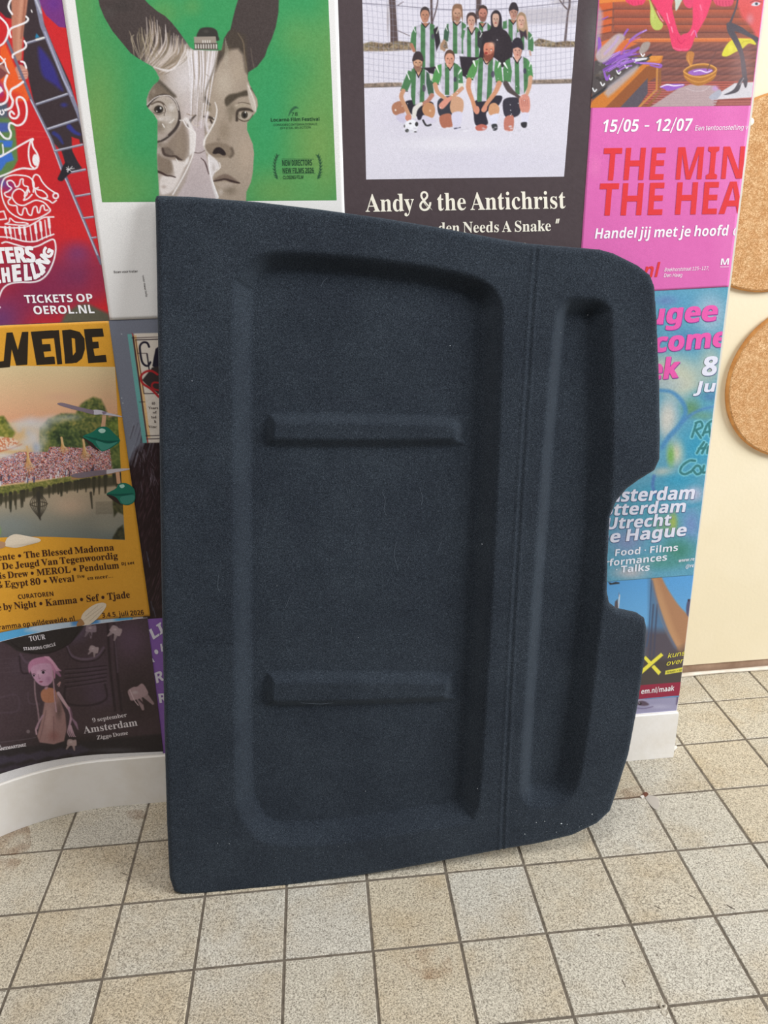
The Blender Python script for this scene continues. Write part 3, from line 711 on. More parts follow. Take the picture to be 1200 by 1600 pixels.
  'Y': [213,[51,0,51,9,65,11,74,16,79,25,80,40,80,89,23,193,15,207,7,215,0,218,-7,219,-7,228,103,228,103,219,98,219,83,216,78,208,82,196,124,113,167,183,172,195,174,204,168,215,149,219,147,219,147,228,220,228,220,219,204,212,191,196,134,102,134,40,135,25,140,16,149,11,164,9,164,0]],
  'Z': [221,[10,0,10,5,138,215,107,215,87,214,71,210,47,193,38,178,31,158,22,158,29,228,203,228,203,222,77,14,120,14,151,18,175,31,192,51,203,82,212,82,203,0]],
  'a': [172,[127,-5,108,1,100,17,76,1,48,-4,32,-2,20,6,13,17,10,32,15,52,32,68,59,82,99,95,99,121,98,133,93,141,85,146,74,148,58,145,52,137,57,128,61,116,55,101,39,95,22,102,16,118,25,139,47,154,81,159,112,156,132,146,143,129,146,105,146,31,147,20,152,17,160,21,165,14,147,0],[76,17,87,20,99,32,99,85,82,78,69,69,62,57,59,42,63,23]],
  'b': [181,[21,-6,21,194,21,207,18,214,4,220,4,228,69,228,69,139,88,154,110,159,127,157,142,149,154,138,163,123,169,104,171,83,169,59,161,38,150,20,135,6,117,-2,96,-5,74,0,52,14,27,-6],[91,7,106,11,116,25,121,47,123,80,121,107,116,125,106,136,92,140,78,135,69,121,69,34,75,14]],
  'c': [147,[78,-5,60,-2,43,5,29,18,19,34,12,53,10,75,12,98,20,118,32,135,48,148,67,157,87,160,109,157,125,149,135,137,139,123,133,108,118,102,103,108,98,125,98,131,99,136,95,145,85,148,72,145,63,135,58,118,56,94,59,61,69,38,83,24,102,19,119,23,136,36,142,30,114,4]],
  'd': [185,[70,-5,53,-2,39,5,27,17,17,33,12,52,10,74,12,98,18,119,28,136,41,149,56,157,73,159,94,154,111,140,111,200,106,215,88,220,88,228,160,228,160,38,162,20,167,16,177,14,177,5,147,3,111,-5,111,19,94,1],[86,14,101,21,111,38,111,121,103,135,87,140,74,136,65,125,60,105,59,77,60,49,65,29,73,18]],
  'e': [151,[77,-5,59,-2,42,5,29,18,18,34,12,55,10,79,12,101,19,120,30,136,43,149,60,157,79,159,104,154,124,140,137,117,141,87,141,83,58,83,61,56,69,37,82,25,100,21,118,27,135,43,142,36,114,5],[58,96,101,96,101,107,100,126,97,139,90,146,81,148,71,146,64,137,59,122,58,102]],
  'f': [107,[7,0,7,8,20,11,25,17,26,24,26,37,26,138,8,138,8,155,26,155,26,177,30,200,42,218,62,229,87,232,106,230,120,223,129,212,132,200,126,183,112,178,98,183,92,195,96,210,98,213,99,216,97,220,90,222,81,220,77,215,74,195,74,155,102,155,102,138,74,138,74,33,75,20,79,13,87,9,100,8,100,0]],
  'g': [164,[73,-70,44,-68,24,-61,11,-50,7,-37,14,-23,34,-13,17,0,12,15,14,27,21,37,33,46,51,55,34,64,21,75,14,89,11,106,13,121,20,134,44,152,79,159,117,152,158,152,158,134,134,134,143,119,146,102,138,76,117,58,86,51,78,52,71,52,56,47,50,36,55,27,71,25,88,25,111,23,129,20,143,15,151,6,158,-18,152,-40,136,-56,110,-67],[79,62,89,65,95,73,99,86,100,105,99,125,95,138,89,146,79,148,69,146,62,138,58,125,57,105,58,86,62,73,69,65],[80,-58,103,-57,119,-52,128,-44,132,-33,125,-21,102,-17,48,-17,40,-26,37,-36,39,-45,47,-52,61,-56]],
  'h': [191,[9,0,9,8,22,13,26,28,26,199,23,215,9,220,9,228,74,228,74,133,95,153,122,159,141,156,154,146,162,129,165,106,165,28,169,13,182,8,182,0,101,0,101,8,103,8,114,13,118,28,118,108,115,129,110,134,101,136,87,131,74,118,74,28,77,13,90,8,90,0]],
  'i': [100,[50,181,32,188,25,206,32,224,50,232,68,224,76,206,68,188],[9,0,9,8,23,13,26,28,26,126,23,142,10,147,10,155,74,155,74,28,77,13,90,8,90,0]],
  'j': [105,[53,182,35,189,28,207,35,225,53,232,71,225,79,207,71,189],[18,-70,-5,-65,-22,-53,-28,-35,-22,-20,-7,-14,7,-19,13,-33,9,-44,5,-51,8,-57,15,-58,24,-56,29,-50,32,-27,32,125,31,136,28,142,22,146,11,147,11,155,80,155,80,-11,76,-37,63,-55,44,-66]],
  'k': [180,[9,0,9,8,23,13,26,28,26,199,24,215,10,220,10,228,74,228,74,84,113,124,122,139,118,145,104,147,103,147,103,155,173,155,173,147,154,142,137,130,111,104,173,17,180,10,188,8,188,0,105,0,105,8,108,8,117,10,120,16,116,25,81,74,74,67,74,28,77,13,90,8,90,0]],
  'l': [100,[9,0,9,8,23,13,26,28,26,199,24,215,19,218,10,220,10,228,74,228,74,28,77,13,90,8,90,0]],
  'm': [277,[9,0,9,8,22,13,26,28,26,127,23,142,9,147,9,155,73,155,73,132,94,152,119,159,146,152,160,131,182,152,209,159,228,156,241,146,249,129,252,106,252,28,255,13,268,8,268,0,189,0,189,8,201,13,205,28,205,108,202,129,197,134,189,136,175,131,162,119,162,28,165,13,178,8,178,0,100,0,100,8,112,13,116,28,116,108,113,129,108,134,100,136,85,131,73,118,73,28,76,13,89,8,89,0]],
  'n': [191,[9,0,9,8,22,13,26,28,26,127,23,142,9,147,9,155,74,155,74,134,95,153,122,159,141,156,154,146,162,129,165,106,165,28,169,13,182,8,182,0,101,0,101,8,103,8,114,13,118,28,118,108,115,129,110,134,101,136,87,131,74,118,74,28,77,13,90,8,90,0]],
  'o': [169,[84,-5,63,-2,45,6,30,18,19,35,12,55,9,77,12,99,19,119,30,136,45,149,63,157,84,159,105,157,123,149,138,136,149,120,156,100,158,77,156,54,149,34,138,18,123,5,105,-2],[84,6,96,9,104,19,109,41,110,77,108,114,104,135,96,146,84,149,72,146,64,135,60,114,58,77,60,41,64,19,72,9]],
  'p': [186,[9,-70,9,-62,20,-59,25,-50,26,-32,26,122,25,134,23,142,10,147,10,155,72,155,72,131,90,152,115,160,132,157,146,149,158,137,167,121,175,80,173,57,167,36,158,19,146,6,131,-2,113,-5,91,0,74,16,74,-29,76,-49,83,-59,99,-61,99,-70],[98,14,111,18,120,30,125,50,126,77,125,104,121,124,113,135,99,139,85,134,74,118,74,34,84,19]],
  'r': [144,[9,0,9,8,23,13,26,28,26,126,25,136,23,143,10,147,10,155,73,155,73,126,94,151,117,159,129,157,138,152,145,133,139,117,124,111,111,115,103,125,94,130,87,128,81,121,75,96,75,28,79,13,87,10,99,8,99,0]],
  's': [144,[76,-5,61,-3,43,3,37,4,30,2,26,-4,18,-4,18,53,27,53,33,34,43,19,56,10,70,7,89,13,96,29,92,42,78,52,53,65,38,74,27,85,21,97,18,110,22,130,32,145,49,156,71,160,83,158,99,154,103,153,106,152,115,160,122,160,122,111,114,111,107,127,98,139,87,146,75,148,58,143,52,130,58,116,73,106,96,95,111,86,121,76,127,63,129,47,125,26,114,9,97,-2]],
  't': [115,[62,-5,44,-2,33,5,26,18,24,36,24,139,10,139,10,150,44,185,64,212,72,212,72,155,104,155,104,139,72,139,72,41,75,25,84,20,95,24,103,37,111,33,91,5]],
  'u': [188,[65,-5,46,-2,33,9,25,25,23,48,23,124,20,141,15,145,6,147,6,155,71,155,71,37,75,23,88,18,103,22,114,33,114,124,110,142,105,146,95,147,95,155,162,155,162,35,166,19,180,15,180,6,150,4,114,-5,114,20,93,2]],
  'v': [154,[71,-5,19,124,11,141,-1,147,-1,155,82,155,82,147,78,147,68,145,64,138,65,134,92,61,118,126,121,136,116,144,102,147,102,155,152,155,152,147,139,139,130,122,80,-5]],
  'w': [218,[61,-5,8,132,3,142,-5,147,-5,155,69,155,69,147,60,145,57,138,58,133,60,126,83,63,105,118,100,133,95,144,84,147,84,155,162,155,162,147,151,144,148,138,148,134,149,131,168,71,191,128,193,138,190,144,178,147,178,155,223,155,223,147,212,142,206,129,152,-5,144,-5,111,98,70,-5]],
  'y': [151,[26,-70,5,-62,-1,-53,-3,-42,2,-27,18,-20,32,-25,37,-38,37,-41,37,-44,43,-49,49,-46,57,-37,65,-22,70,-2,18,125,12,138,8,144,-2,147,-2,147,-2,155,81,155,81,147,68,145,64,137,65,133,66,128,93,59,115,121,118,130,119,137,115,145,101,147,101,155,150,155,150,147,139,140,130,121,81,-12,73,-33,65,-48,48,-65]],
 },
 'b': {
  '0': [193,[96,-3,58,5,32,29,17,68,12,120,14,156,20,186,31,211,47,229,68,240,96,243,133,235,159,211,175,172,180,120,178,84,171,54,161,29,145,11,123,0],[96,38,112,43,122,58,127,84,129,120,127,156,122,182,112,197,96,202,80,197,70,182,64,156,62,120,64,84,70,58,80,43]],
  '1': [193,[88,0,88,139,88,162,89,186,82,179,72,170,44,148,20,178,97,240,139,240,139,0]],
  '2': [193,[13,0,13,35,74,96,90,113,103,127,119,150,124,172,122,185,116,194,95,201,68,194,40,176,13,209,35,226,62,238,98,243,120,241,139,235,154,224,165,211,172,196,174,178,166,142,144,110,107,74,77,45,77,43,181,43,181,0]],
  '3': [193,[82,-3,45,0,13,10,13,53,45,41,77,37,100,39,115,46,123,58,126,73,121,90,103,100,88,103,68,104,50,104,50,143,68,143,88,144,102,147,118,158,122,175,120,186,114,195,103,200,88,202,58,196,37,185,13,220,46,236,67,241,91,243,124,239,150,228,166,210,172,186,168,164,157,146,140,134,120,126,120,125,145,119,164,108,175,91,179,70,176,50,168,32,155,18,137,6,112,-1]],
  '4': [193,[108,0,108,50,6,50,6,85,111,240,157,240,157,89,186,89,186,50,157,50,157,0],[50,89,108,89,108,130,108,148,109,169,110,182,109,182,102,169,94,155]],
  '5': [193,[81,-3,46,0,16,10,16,53,46,42,79,38,99,40,114,47,123,59,126,76,123,92,114,103,99,110,78,112,58,110,41,107,21,118,30,240,160,240,160,197,75,197,70,150,82,152,101,153,121,151,140,145,155,134,167,120,174,102,177,80,171,45,152,19,122,2]],
  '6': [193,[99,-3,76,-1,55,8,37,22,24,42,15,69,12,102,15,143,25,181,47,213,62,225,81,235,104,240,132,242,148,242,164,240,164,199,150,202,135,203,109,200,89,193,75,182,66,167,58,128,60,128,80,148,94,154,112,156,141,151,163,136,176,112,181,80,175,45,159,19,133,2],[98,37,112,40,123,48,130,61,132,79,130,95,124,107,114,114,99,117,80,112,67,99,62,84,66,62,78,44]],
  '7': [193,[37,0,127,197,9,197,9,240,181,240,181,208,90,0]],
  '8': [193,[96,-3,60,1,34,14,17,34,12,61,15,83,25,101,58,125,30,150,22,166,19,185,22,203,30,217,42,228,58,236,96,243,134,236,150,228,162,217,170,203,173,185,170,165,160,150,130,127,154,111,173,90,180,62,177,44,169,28,157,14,140,5,119,-1],[96,148,116,161,123,170,125,181,123,192,117,199,96,206,75,199,69,192,67,181,69,170,76,161],[95,34,112,36,124,42,131,51,133,63,128,79,114,92,98,102,94,104,69,87,61,77,59,64,61,52,68,42,79,36]],
  'A': [232,[0,0,85,241,147,241,232,0,177,0,160,57,72,57,55,0],[85,100,147,100,130,155,125,170,120,188,116,203,111,187,106,168,102,155]],
  'B': [226,[30,0,30,240,105,240,147,236,177,226,196,208,202,179,199,160,192,144,181,133,165,127,165,126,187,117,202,100,206,86,208,70,202,40,184,18,156,5,120,0],[81,145,110,145,129,146,141,152,148,160,150,172,147,184,140,192,127,197,108,198,81,198],[81,42,114,42,134,44,146,51,153,61,155,75,153,87,146,96,133,102,112,104,81,104]],
  'C': [214,[127,-3,94,0,66,12,45,30,31,55,22,85,19,120,23,154,33,184,49,209,71,227,99,239,132,243,168,239,202,226,186,185,159,196,132,201,106,195,87,179,76,153,72,119,75,85,86,60,105,44,132,39,161,42,193,52,193,9,162,0]],
  'D': [249,[30,0,30,240,105,240,141,236,171,226,195,210,214,187,225,158,229,122,227,94,220,69,210,48,195,31,153,8,98,0],[81,42,103,42,135,47,158,62,172,86,176,121,172,156,159,179,137,193,108,198,81,198]],
  'E': [188,[30,0,30,240,168,240,168,198,81,198,81,145,162,145,162,104,81,104,81,42,168,42,168,0]],
  'F': [185,[30,0,30,240,168,240,168,198,80,198,80,136,162,136,162,95,80,95,80,0]],
  'G': [244,[131,-3,83,5,48,28,27,67,19,120,23,155,34,185,52,210,77,228,108,239,145,243,182,239,216,228,199,188,174,197,144,201,124,198,106,191,92,179,81,162,74,142,72,119,78,78,86,61,98,49,114,42,134,39,153,40,167,42,167,92,121,92,121,135,216,135,216,10,177,0]],
  'H': [257,[30,0,30,240,81,240,81,146,176,146,176,240,227,240,227,0,176,0,176,103,81,103,81,0]],
  'I': [131,[11,0,11,29,40,42,40,197,11,211,11,240,120,240,120,211,91,197,91,42,120,29,120,0]],
  'J': [112,[5,-71,-12,-69,-25,-67,-25,-25,-14,-27,-1,-28,15,-25,26,-12,29,0,30,15,30,240,81,240,81,15,79,-12,71,-34,60,-51,45,-62,26,-68]],
  'K': [223,[30,0,30,240,81,240,81,130,91,144,101,158,166,240,222,240,139,134,223,0,165,0,102,101,81,86,81,0]],
  'L': [190,[30,0,30,240,81,240,81,42,178,42,178,0]],
  'M': [317,[30,0,30,240,99,240,156,56,157,56,217,240,286,240,286,0,239,0,239,113,240,140,241,168,241,188,240,188,178,0,132,0,74,188,73,188,74,168,75,139,76,111,76,0]],
  'N': [273,[30,0,30,240,94,240,198,60,199,60,198,93,197,126,197,240,243,240,243,0,178,0,74,181,73,181,75,147,76,113,76,0]],
  'O': [268,[134,-3,98,1,69,12,47,31,32,55,23,86,19,121,23,155,32,185,47,210,69,228,98,240,134,243,169,240,198,228,220,210,236,185,245,155,248,120,245,85,236,55,220,31,198,12,169,1],[134,39,162,45,180,61,191,87,194,120,191,154,180,180,162,196,134,201,106,196,87,180,76,154,73,120,76,87,87,61,106,45]],
  'P': [211,[30,0,30,240,107,240,147,235,174,220,190,196,196,165,194,145,187,126,175,109,158,96,134,88,103,85,81,85,81,0],[81,127,98,127,117,129,132,135,141,147,144,163,142,178,134,189,122,196,104,198,81,198]],
  'R': [222,[30,0,30,240,100,240,143,235,172,222,190,200,196,168,190,139,173,118,151,104,222,0,165,0,108,92,81,92,81,0],[81,133,97,133,119,135,133,142,142,152,144,167,141,181,133,191,118,196,96,198,81,198]],
  'S': [185,[83,-3,47,0,15,11,15,58,51,45,87,39,103,40,114,46,122,64,119,76,108,86,75,103,57,113,38,127,24,147,18,175,24,204,40,225,66,239,99,243,135,239,171,226,154,187,125,197,98,201,85,199,76,194,68,177,71,165,79,156,93,148,113,138,145,120,165,98,170,84,172,66,166,38,149,16,121,1]],
  'T': [195,[72,0,72,197,7,197,7,240,188,240,188,197,123,197,123,0]],
  'U': [254,[126,-3,84,3,53,21,35,49,29,85,29,240,79,240,79,93,82,68,91,51,106,42,127,39,149,43,163,52,172,69,175,93,175,240,225,240,225,85,223,61,214,40,201,22,181,8,157,0]],
  'W': [325,[61,0,0,240,50,240,81,109,85,89,89,66,92,46,95,66,100,88,103,105,138,240,186,240,221,105,225,89,229,66,232,46,235,66,240,89,244,109,275,240,325,240,264,0,206,0,173,126,171,137,167,153,164,170,162,182,160,170,157,153,154,137,151,126,119,0]],
  'Z': [195,[8,0,8,33,123,198,11,198,11,240,183,240,183,207,69,42,186,42,186,0]],
  'a': [203,[71,-3,48,0,30,11,18,29,14,55,19,80,35,98,60,109,96,113,128,114,128,122,126,135,120,143,99,150,73,146,48,137,31,171,64,183,101,187,134,183,158,171,173,151,178,122,178,0,143,0,133,25,132,25,107,3,91,-2],[90,33,105,36,117,43,125,54,128,70,128,85,108,84,88,82,75,76,68,66,65,54,67,45,72,38]],
  'c': [173,[101,-3,64,2,37,19,21,48,15,91,18,121,27,145,40,164,58,177,80,184,105,187,138,183,162,174,147,136,125,143,105,146,88,143,76,133,69,115,66,91,69,67,76,50,89,41,105,37,133,41,156,53,156,10,132,0]],
  'd': [213,[84,-3,57,3,34,21,20,50,15,91,20,133,35,163,57,181,86,187,104,185,118,179,138,160,140,160,138,175,136,196,136,255,186,255,186,0,148,0,138,24,136,24,117,5,102,-1],[102,37,119,40,131,49,137,64,140,86,140,91,138,115,131,132,120,143,101,146,86,143,75,132,68,114,66,91,68,67,75,50,87,40]],
  'e': [199,[109,-3,83,-1,60,7,42,20,27,38,18,61,15,90,18,120,26,144,39,163,56,176,77,184,102,187,136,181,162,165,178,139,184,103,184,79,66,79,69,60,78,46,93,37,111,34,144,37,174,48,174,10,145,0],[67,112,137,112,135,128,128,140,118,148,102,151,89,149,78,142,70,130]],
  'f': [130,[34,0,34,146,7,146,7,170,34,183,34,197,36,218,42,233,52,244,65,252,99,257,126,255,145,249,132,213,120,216,104,217,89,211,84,195,84,183,128,183,128,146,84,146,84,0]],
  'g': [213,[95,-81,59,-78,26,-70,26,-30,61,-40,98,-44,115,-41,127,-34,134,-21,136,-2,136,1,137,13,138,24,136,24,114,3,84,-3,55,3,33,22,20,52,15,91,20,131,34,162,56,180,86,187,116,180,139,160,140,160,144,183,186,183,186,0,181,-35,163,-60,134,-75],[102,36,119,39,130,47,137,62,140,85,140,91,137,116,131,133,119,143,101,146,86,143,75,132,68,115,66,91,68,67,75,50,86,39]],
  'h': [221,[26,0,26,255,76,255,76,203,75,177,74,160,77,160,87,172,99,180,130,187,157,183,177,171,191,150,195,120,195,0,145,0,145,107,144,124,138,137,129,144,116,147,97,143,85,131,78,112,76,86,76,0]],
  'i': [103,[51,206,32,212,26,219,24,231,26,243,32,250,51,255,71,250,77,243,79,231,77,219,71,212],[26,0,26,183,76,183,76,0]],
  'j': [103,[51,206,32,212,26,219,24,231,26,243,32,250,51,255,71,250,77,243,79,231,77,219,71,212],[11,-81,-6,-79,-21,-77,-21,-37,-10,-39,2,-40,19,-35,24,-26,26,-12,26,183,76,183,76,-20,70,-50,61,-63,49,-72,33,-79]],
  'k': [209,[26,0,26,255,76,255,76,141,75,120,74,100,74,100,85,114,96,128,147,183,204,183,131,104,208,0,150,0,98,74,76,57,76,0]],
  'l': [103,[26,0,26,255,76,255,76,0]],
  'm': [330,[26,0,26,183,64,183,71,160,74,160,84,172,97,180,127,187,162,180,174,172,183,160,187,160,197,172,211,180,241,187,269,183,289,171,301,150,305,120,305,0,255,0,255,107,253,124,248,137,239,144,227,147,210,143,199,133,192,115,190,92,190,0,140,0,140,107,139,124,133,137,125,144,113,147,95,143,84,131,78,112,76,86,76,0]],
  'n': [221,[26,0,26,183,64,183,71,160,74,160,84,172,98,180,130,187,157,183,178,171,191,150,195,120,195,0,145,0,145,107,144,124,138,137,129,144,116,147,97,143,85,131,78,112,76,86,76,0]],
  'o': [208,[103,-3,79,-1,58,8,40,21,27,40,18,64,15,92,21,132,39,162,67,181,104,187,129,184,150,176,168,162,181,144,190,120,193,92,187,52,169,21,140,3],[104,37,121,40,133,51,139,68,142,92,139,116,133,133,121,143,104,146,87,143,75,133,68,116,66,92,68,68,75,51,87,40]],
  'p': [213,[26,-81,26,183,67,183,74,160,76,160,96,179,110,185,128,187,156,181,178,163,193,133,197,92,192,51,178,21,155,3,127,-3,109,-2,95,4,76,20,74,20,76,-7,76,-81],[113,37,128,41,138,52,144,69,146,93,144,116,138,133,127,143,112,147,96,144,85,135,79,119,76,98,76,92,78,69,84,52,95,41]],
  'r': [153,[26,0,26,183,64,183,72,152,74,152,96,177,111,184,129,187,137,186,145,185,142,138,135,140,127,140,102,135,83,121,78,109,76,93,76,0]],
  's': [167,[76,-3,43,-1,15,7,15,49,47,38,78,33,90,34,99,38,105,49,102,57,91,66,81,71,65,78,37,93,20,110,15,136,20,158,35,174,58,184,88,187,120,183,152,172,137,136,111,146,87,150,70,147,65,138,68,130,79,122,103,111,130,98,148,81,154,54,149,30,134,12,110,0]],
  't': [146,[89,-3,60,2,48,9,39,21,33,36,32,57,32,146,8,146,8,167,35,184,50,222,82,222,82,183,133,183,133,146,82,146,82,57,88,42,103,37,120,38,135,42,135,5,115,-1]],
  'u': [221,[90,-3,64,1,43,13,30,33,25,64,25,183,75,183,75,76,77,59,82,47,91,39,105,37,124,41,136,52,142,71,144,97,144,183,194,183,194,0,156,0,149,24,147,24,136,11,123,3]],
  'v': [192,[70,0,0,183,52,183,88,79,93,59,95,41,96,41,103,79,139,183,191,183,121,0]],
  'w': [288,[55,0,3,183,53,183,74,102,78,82,82,59,84,42,86,42,87,55,89,71,92,86,94,95,117,183,172,183,193,95,196,80,200,59,201,42,202,42,205,59,209,82,213,102,235,183,284,183,231,0,177,0,163,64,159,81,153,105,148,129,144,145,143,145,139,129,134,105,128,81,124,63,109,0]],
 },
}
# ------------------------------------------------------------------ green film poster
W_TOP = 1.60
def world_quad(xl, xr, z1, z0):
    return [(xl, z1), (xr, z1), (xr, z0), (xl, z0)]

def art_green(c):
    p = c.p
    c.c[:] = (60, 152, 92)
    for cx, cy, rx, ry, a in ((150, 190, 75, 230, .9), (170, 300, 130, 90, .8), (255, 20, 45, 40, .5), (500, 230, 90, 210, 1.0), (470, 60, 60, 60, .55),
                              (430, 300, 90, 60, .75), (205, 60, 25, 40, .0), (130, 0, 40, 120, .5), (300, 10, 25, 25, .4), (520, 90, 50, 150, .7)):
        c.blob(cx, cy, rx, ry, (112, 156, 84), a)
    c.blob(420, 170, 45, 110, (58, 156, 100), .6); c.blob(230, 150, 40, 80, (58, 156, 96), .5)
    c.blob(480, 290, 40, 40, (86, 160, 92), .5)
    c.grain(5, 2.0, 3)
    sil = [(150, -60), (152, -8), (156, 10), (163, 27), (170, 39), (176, 49), (186, 61), (195, 72), (204, 83), (214, 90), (224, 96), (238, 104), (244, 112), (249, 122), (247, 127),
           (240, 133), (233, 143), (229, 155), (229, 165), (232, 170), (240, 178), (246, 188), (246, 222), (245, 240), (246, 262), (248, 290), (249, 330), (384, 330),
           (385, 300), (392, 285), (395, 270), (396, 255), (397, 240), (395, 225), (390, 213), (386, 203), (386, 192), (392, 185), (400, 175), (403, 165), (402, 155),
           (397, 145), (390, 132), (387, 122), (388, 113), (402, 104), (414, 88), (418, 75), (425, 60), (431, 42), (435, 20), (436, -8), (436, -60), (378, -60), (373, -4), (368, 12), (364, 28),
           (360, 46), (356, 50), (350, 60), (346, 78), (341, 79), (303, 78), (297, 74), (290, 64), (285, 57), (277, 46), (268, 35), (258, 25), (245, 17), (232, 6), (225, -2), (210, -60)]
    si, sa = c.mask(sil, .6)
    save = c.c.copy()
    c.c[:] = (72, 62, 60)
    c.blob(190, 10, 30, 16, (58, 52, 50), .5); c.blob(170, 20, 20, 14, (84, 78, 76), .4)
    # --- left face
    c.fill([(225, 96), (240, 78), (262, 70), (300, 74), (342, 78), (332, 125), (322, 200), (345, 330), (240, 330), (226, 165)], (172, 158, 148), 5)
    c.blob(290, 120, 45, 75, (216, 208, 208), .95); c.blob(315, 110, 22, 60, (226, 222, 226), .9); c.blob(275, 95, 30, 40, (200, 190, 186), .7)
    c.blob(297, 180, 22, 50, (208, 196, 196), .8)
    c.blob(248, 112, 12, 14, (138, 122, 105), .7); c.blob(252, 122, 14, 10, (160, 145, 130), .6)
    c.fill([(296, 196), (318, 186), (321, 228), (330, 262), (345, 312), (262, 330), (290, 285), (303, 240)], (192, 178, 178), 1.5)
    c.blob(305, 285, 30, 40, (182, 168, 168), .6)
    # brow and temple shade
    c.fsm([(232, 148), (240, 133), (249, 126), (262, 140), (276, 152), (262, 149), (246, 151), (234, 160)], (120, 106, 92), 2)
    c.line([(247, 126), (258, 136), (272, 150)], 5, (92, 82, 72), 2.2)
    c.blob(240, 143, 6, 8, (160, 146, 130), .6)
    # eye area
    c.fsm([(231, 168), (245, 153), (262, 153), (274, 166), (278, 182), (272, 200), (258, 206), (246, 196), (240, 178)], (178, 166, 154), 2); c.blob(244, 172, 12, 10, (130, 114, 98), .7)
    c.blob(250, 198, 14, 16, (128, 115, 100), .85); c.blob(268, 168, 9, 9, (214, 206, 202), .8); c.blob(262, 185, 14, 10, (205, 196, 190), .7)
    c.line([(237, 163), (246, 159), (255, 162), (259, 172), (257, 180)], [2, 3, 3, 2], (96, 82, 70), .9)
    c.ell(248, 171, 7.5, 6.5, (60, 52, 44)); c.ell(249, 171, 4, 4.5, (34, 30, 28)); c.ell(251, 169, 1.6, 2.2, (235, 232, 228)); c.ell(245, 174, 1.6, 1.2, (200, 192, 184))
    c.line([(240, 176), (248, 179), (256, 176)], 1.2, (100, 86, 76)); c.line([(257, 165), (260, 172), (258, 180)], 1.2, (214, 204, 196))
    c.blob(251, 186, 8, 5, (222, 214, 208), .7)
    for a, b_ in (((265, 192), (272, 186)), ((254, 194), (257, 199)), ((268, 192), (271, 188))):
        c.line([a, b_], 1.6, (232, 226, 220))
    c.blob(272, 194, 9, 12, (150, 136, 120), .5)
    # spectacles
    c.line([(230, 167), (238, 157), (248, 150), (258, 148), (268, 152), (276, 162), (280, 176), (280, 188), (275, 200), (266, 210), (256, 218), (246, 222)], [4, 4, 3, 2.5, 2.5, 3, 3, 4.5, 5, 5, 4, 3], (66, 56, 52), .8)
    c.line([(230, 164), (239, 155), (248, 150.5), (259, 149), (267, 151), (275, 160), (279, 172)], 1.3, (226, 216, 208), .6)
    c.line([(262, 212), (250, 219)], 1.2, (170, 158, 150))
    c.line([(281, 188), (288, 188), (295, 192)], 1.4, (218, 210, 204)); c.line([(292, 178), (299, 180), (307, 180)], 1.3, (150, 132, 116))
    c.line([(294, 198), (298, 188), (306, 180)], [5, 4, 1.5], (70, 60, 54), 1.1); c.line([(300, 190), (304, 196), (312, 196)], 1.4, (210, 196, 184))
    c.line([(302, 238), (312, 239), (322, 234)], 1.4, (112, 96, 92)); c.line([(314, 247), (320, 253), (324, 264), (326, 272)], [1, 2.4, 1.6], (96, 78, 76))
    # nose and cheek of the left face
    c.fsm([(262, 222), (280, 200), (287, 190), (293, 215), (292, 240), (286, 252), (276, 250), (258, 244), (252, 232)], (142, 126, 112), 3)
    c.blob(280, 225, 10, 24, (150, 134, 118), .7); c.blob(250, 226, 10, 8, (120, 106, 92), .6)
    c.fsm([(253, 234), (258, 230), (266, 232), (272, 240), (266, 243), (257, 243)], (112, 98, 88), 1.6)
    c.line([(254, 232), (257, 241), (266, 244), (274, 244), (279, 248), (284, 250)], [3, 4, 3, 3, 4, 2], (74, 60, 54), 1)
    c.fsm([(287, 186), (294, 196), (296, 215), (296, 240), (294, 254), (286, 262), (290, 250), (296, 244), (303, 236), (305, 212), (300, 196), (293, 184)], (226, 219, 216), 1.4)
    c.line([(286, 188), (293, 199), (304, 206), (305, 216), (303, 236), (296, 256), (284, 280), (270, 304)], 2, (236, 230, 228), .9)
    c.fsm([(268, 252), (282, 252), (290, 254), (284, 272), (272, 296), (258, 304), (250, 300), (252, 276), (272, 274)], (218, 208, 203), 2)
    c.fsm([(246, 242), (256, 246), (266, 250), (270, 262), (266, 272), (256, 272), (247, 266)], (132, 116, 102), 2.4)
    c.line([(246, 268), (252, 270), (260, 274), (268, 275), (274, 277)], [4, 3.2, 2.2, 1.6], (66, 48, 44), .8)
    c.blob(256, 283, 10, 6, (206, 196, 190), .7); c.blob(256, 292, 7, 5, (160, 142, 132), .6); c.line([(275, 248), (278, 253)], 1, (240, 236, 230))
    # --- right face
    c.fill([(340, 78), (352, 64), (372, 56), (384, 86), (388, 126), (410, 150), (404, 200), (400, 330), (345, 330), (324, 250), (319, 225), (322, 200), (318, 175), (324, 135)], (166, 150, 134), 1.4)
    c.blob(350, 130, 26, 44, (186, 172, 156), .9); c.blob(372, 110, 18, 28, (176, 160, 142), .8); c.blob(384, 240, 22, 50, (178, 160, 142), .8)
    c.blob(350, 205, 16, 28, (140, 124, 106), .7); c.blob(362, 172, 14, 22, (116, 104, 88), .7)
    c.fill([(340, 79), (346, 77), (352, 56), (362, 44), (384, 56), (388, 116), (384, 112), (380, 86), (372, 76), (356, 78), (344, 96), (336, 112)], (74, 64, 56), 3)
    c.blob(352, 78, 14, 12, (110, 98, 78), .6)
    for i in range(5):
        c.line([(352 + i * 1.2, 60 + i * 4), (352 + i, 78 + i * 3), (350 + i, 92 + i * 4)], .9, (176, 166, 150), .6, alpha=.6)
    c.line([(372, 52), (380, 66), (382, 84), (386, 112)], [1, 2, 1], (140, 122, 98), 1, alpha=.7); c.line([(392, 76), (394, 92), (397, 106)], 1.2, (104, 92, 84), .9)
    # brows, eyes
    c.fsm([(351, 156), (358, 148), (372, 145), (386, 141), (388, 149), (374, 152), (362, 160), (354, 166)], (80, 70, 58), 1.8)
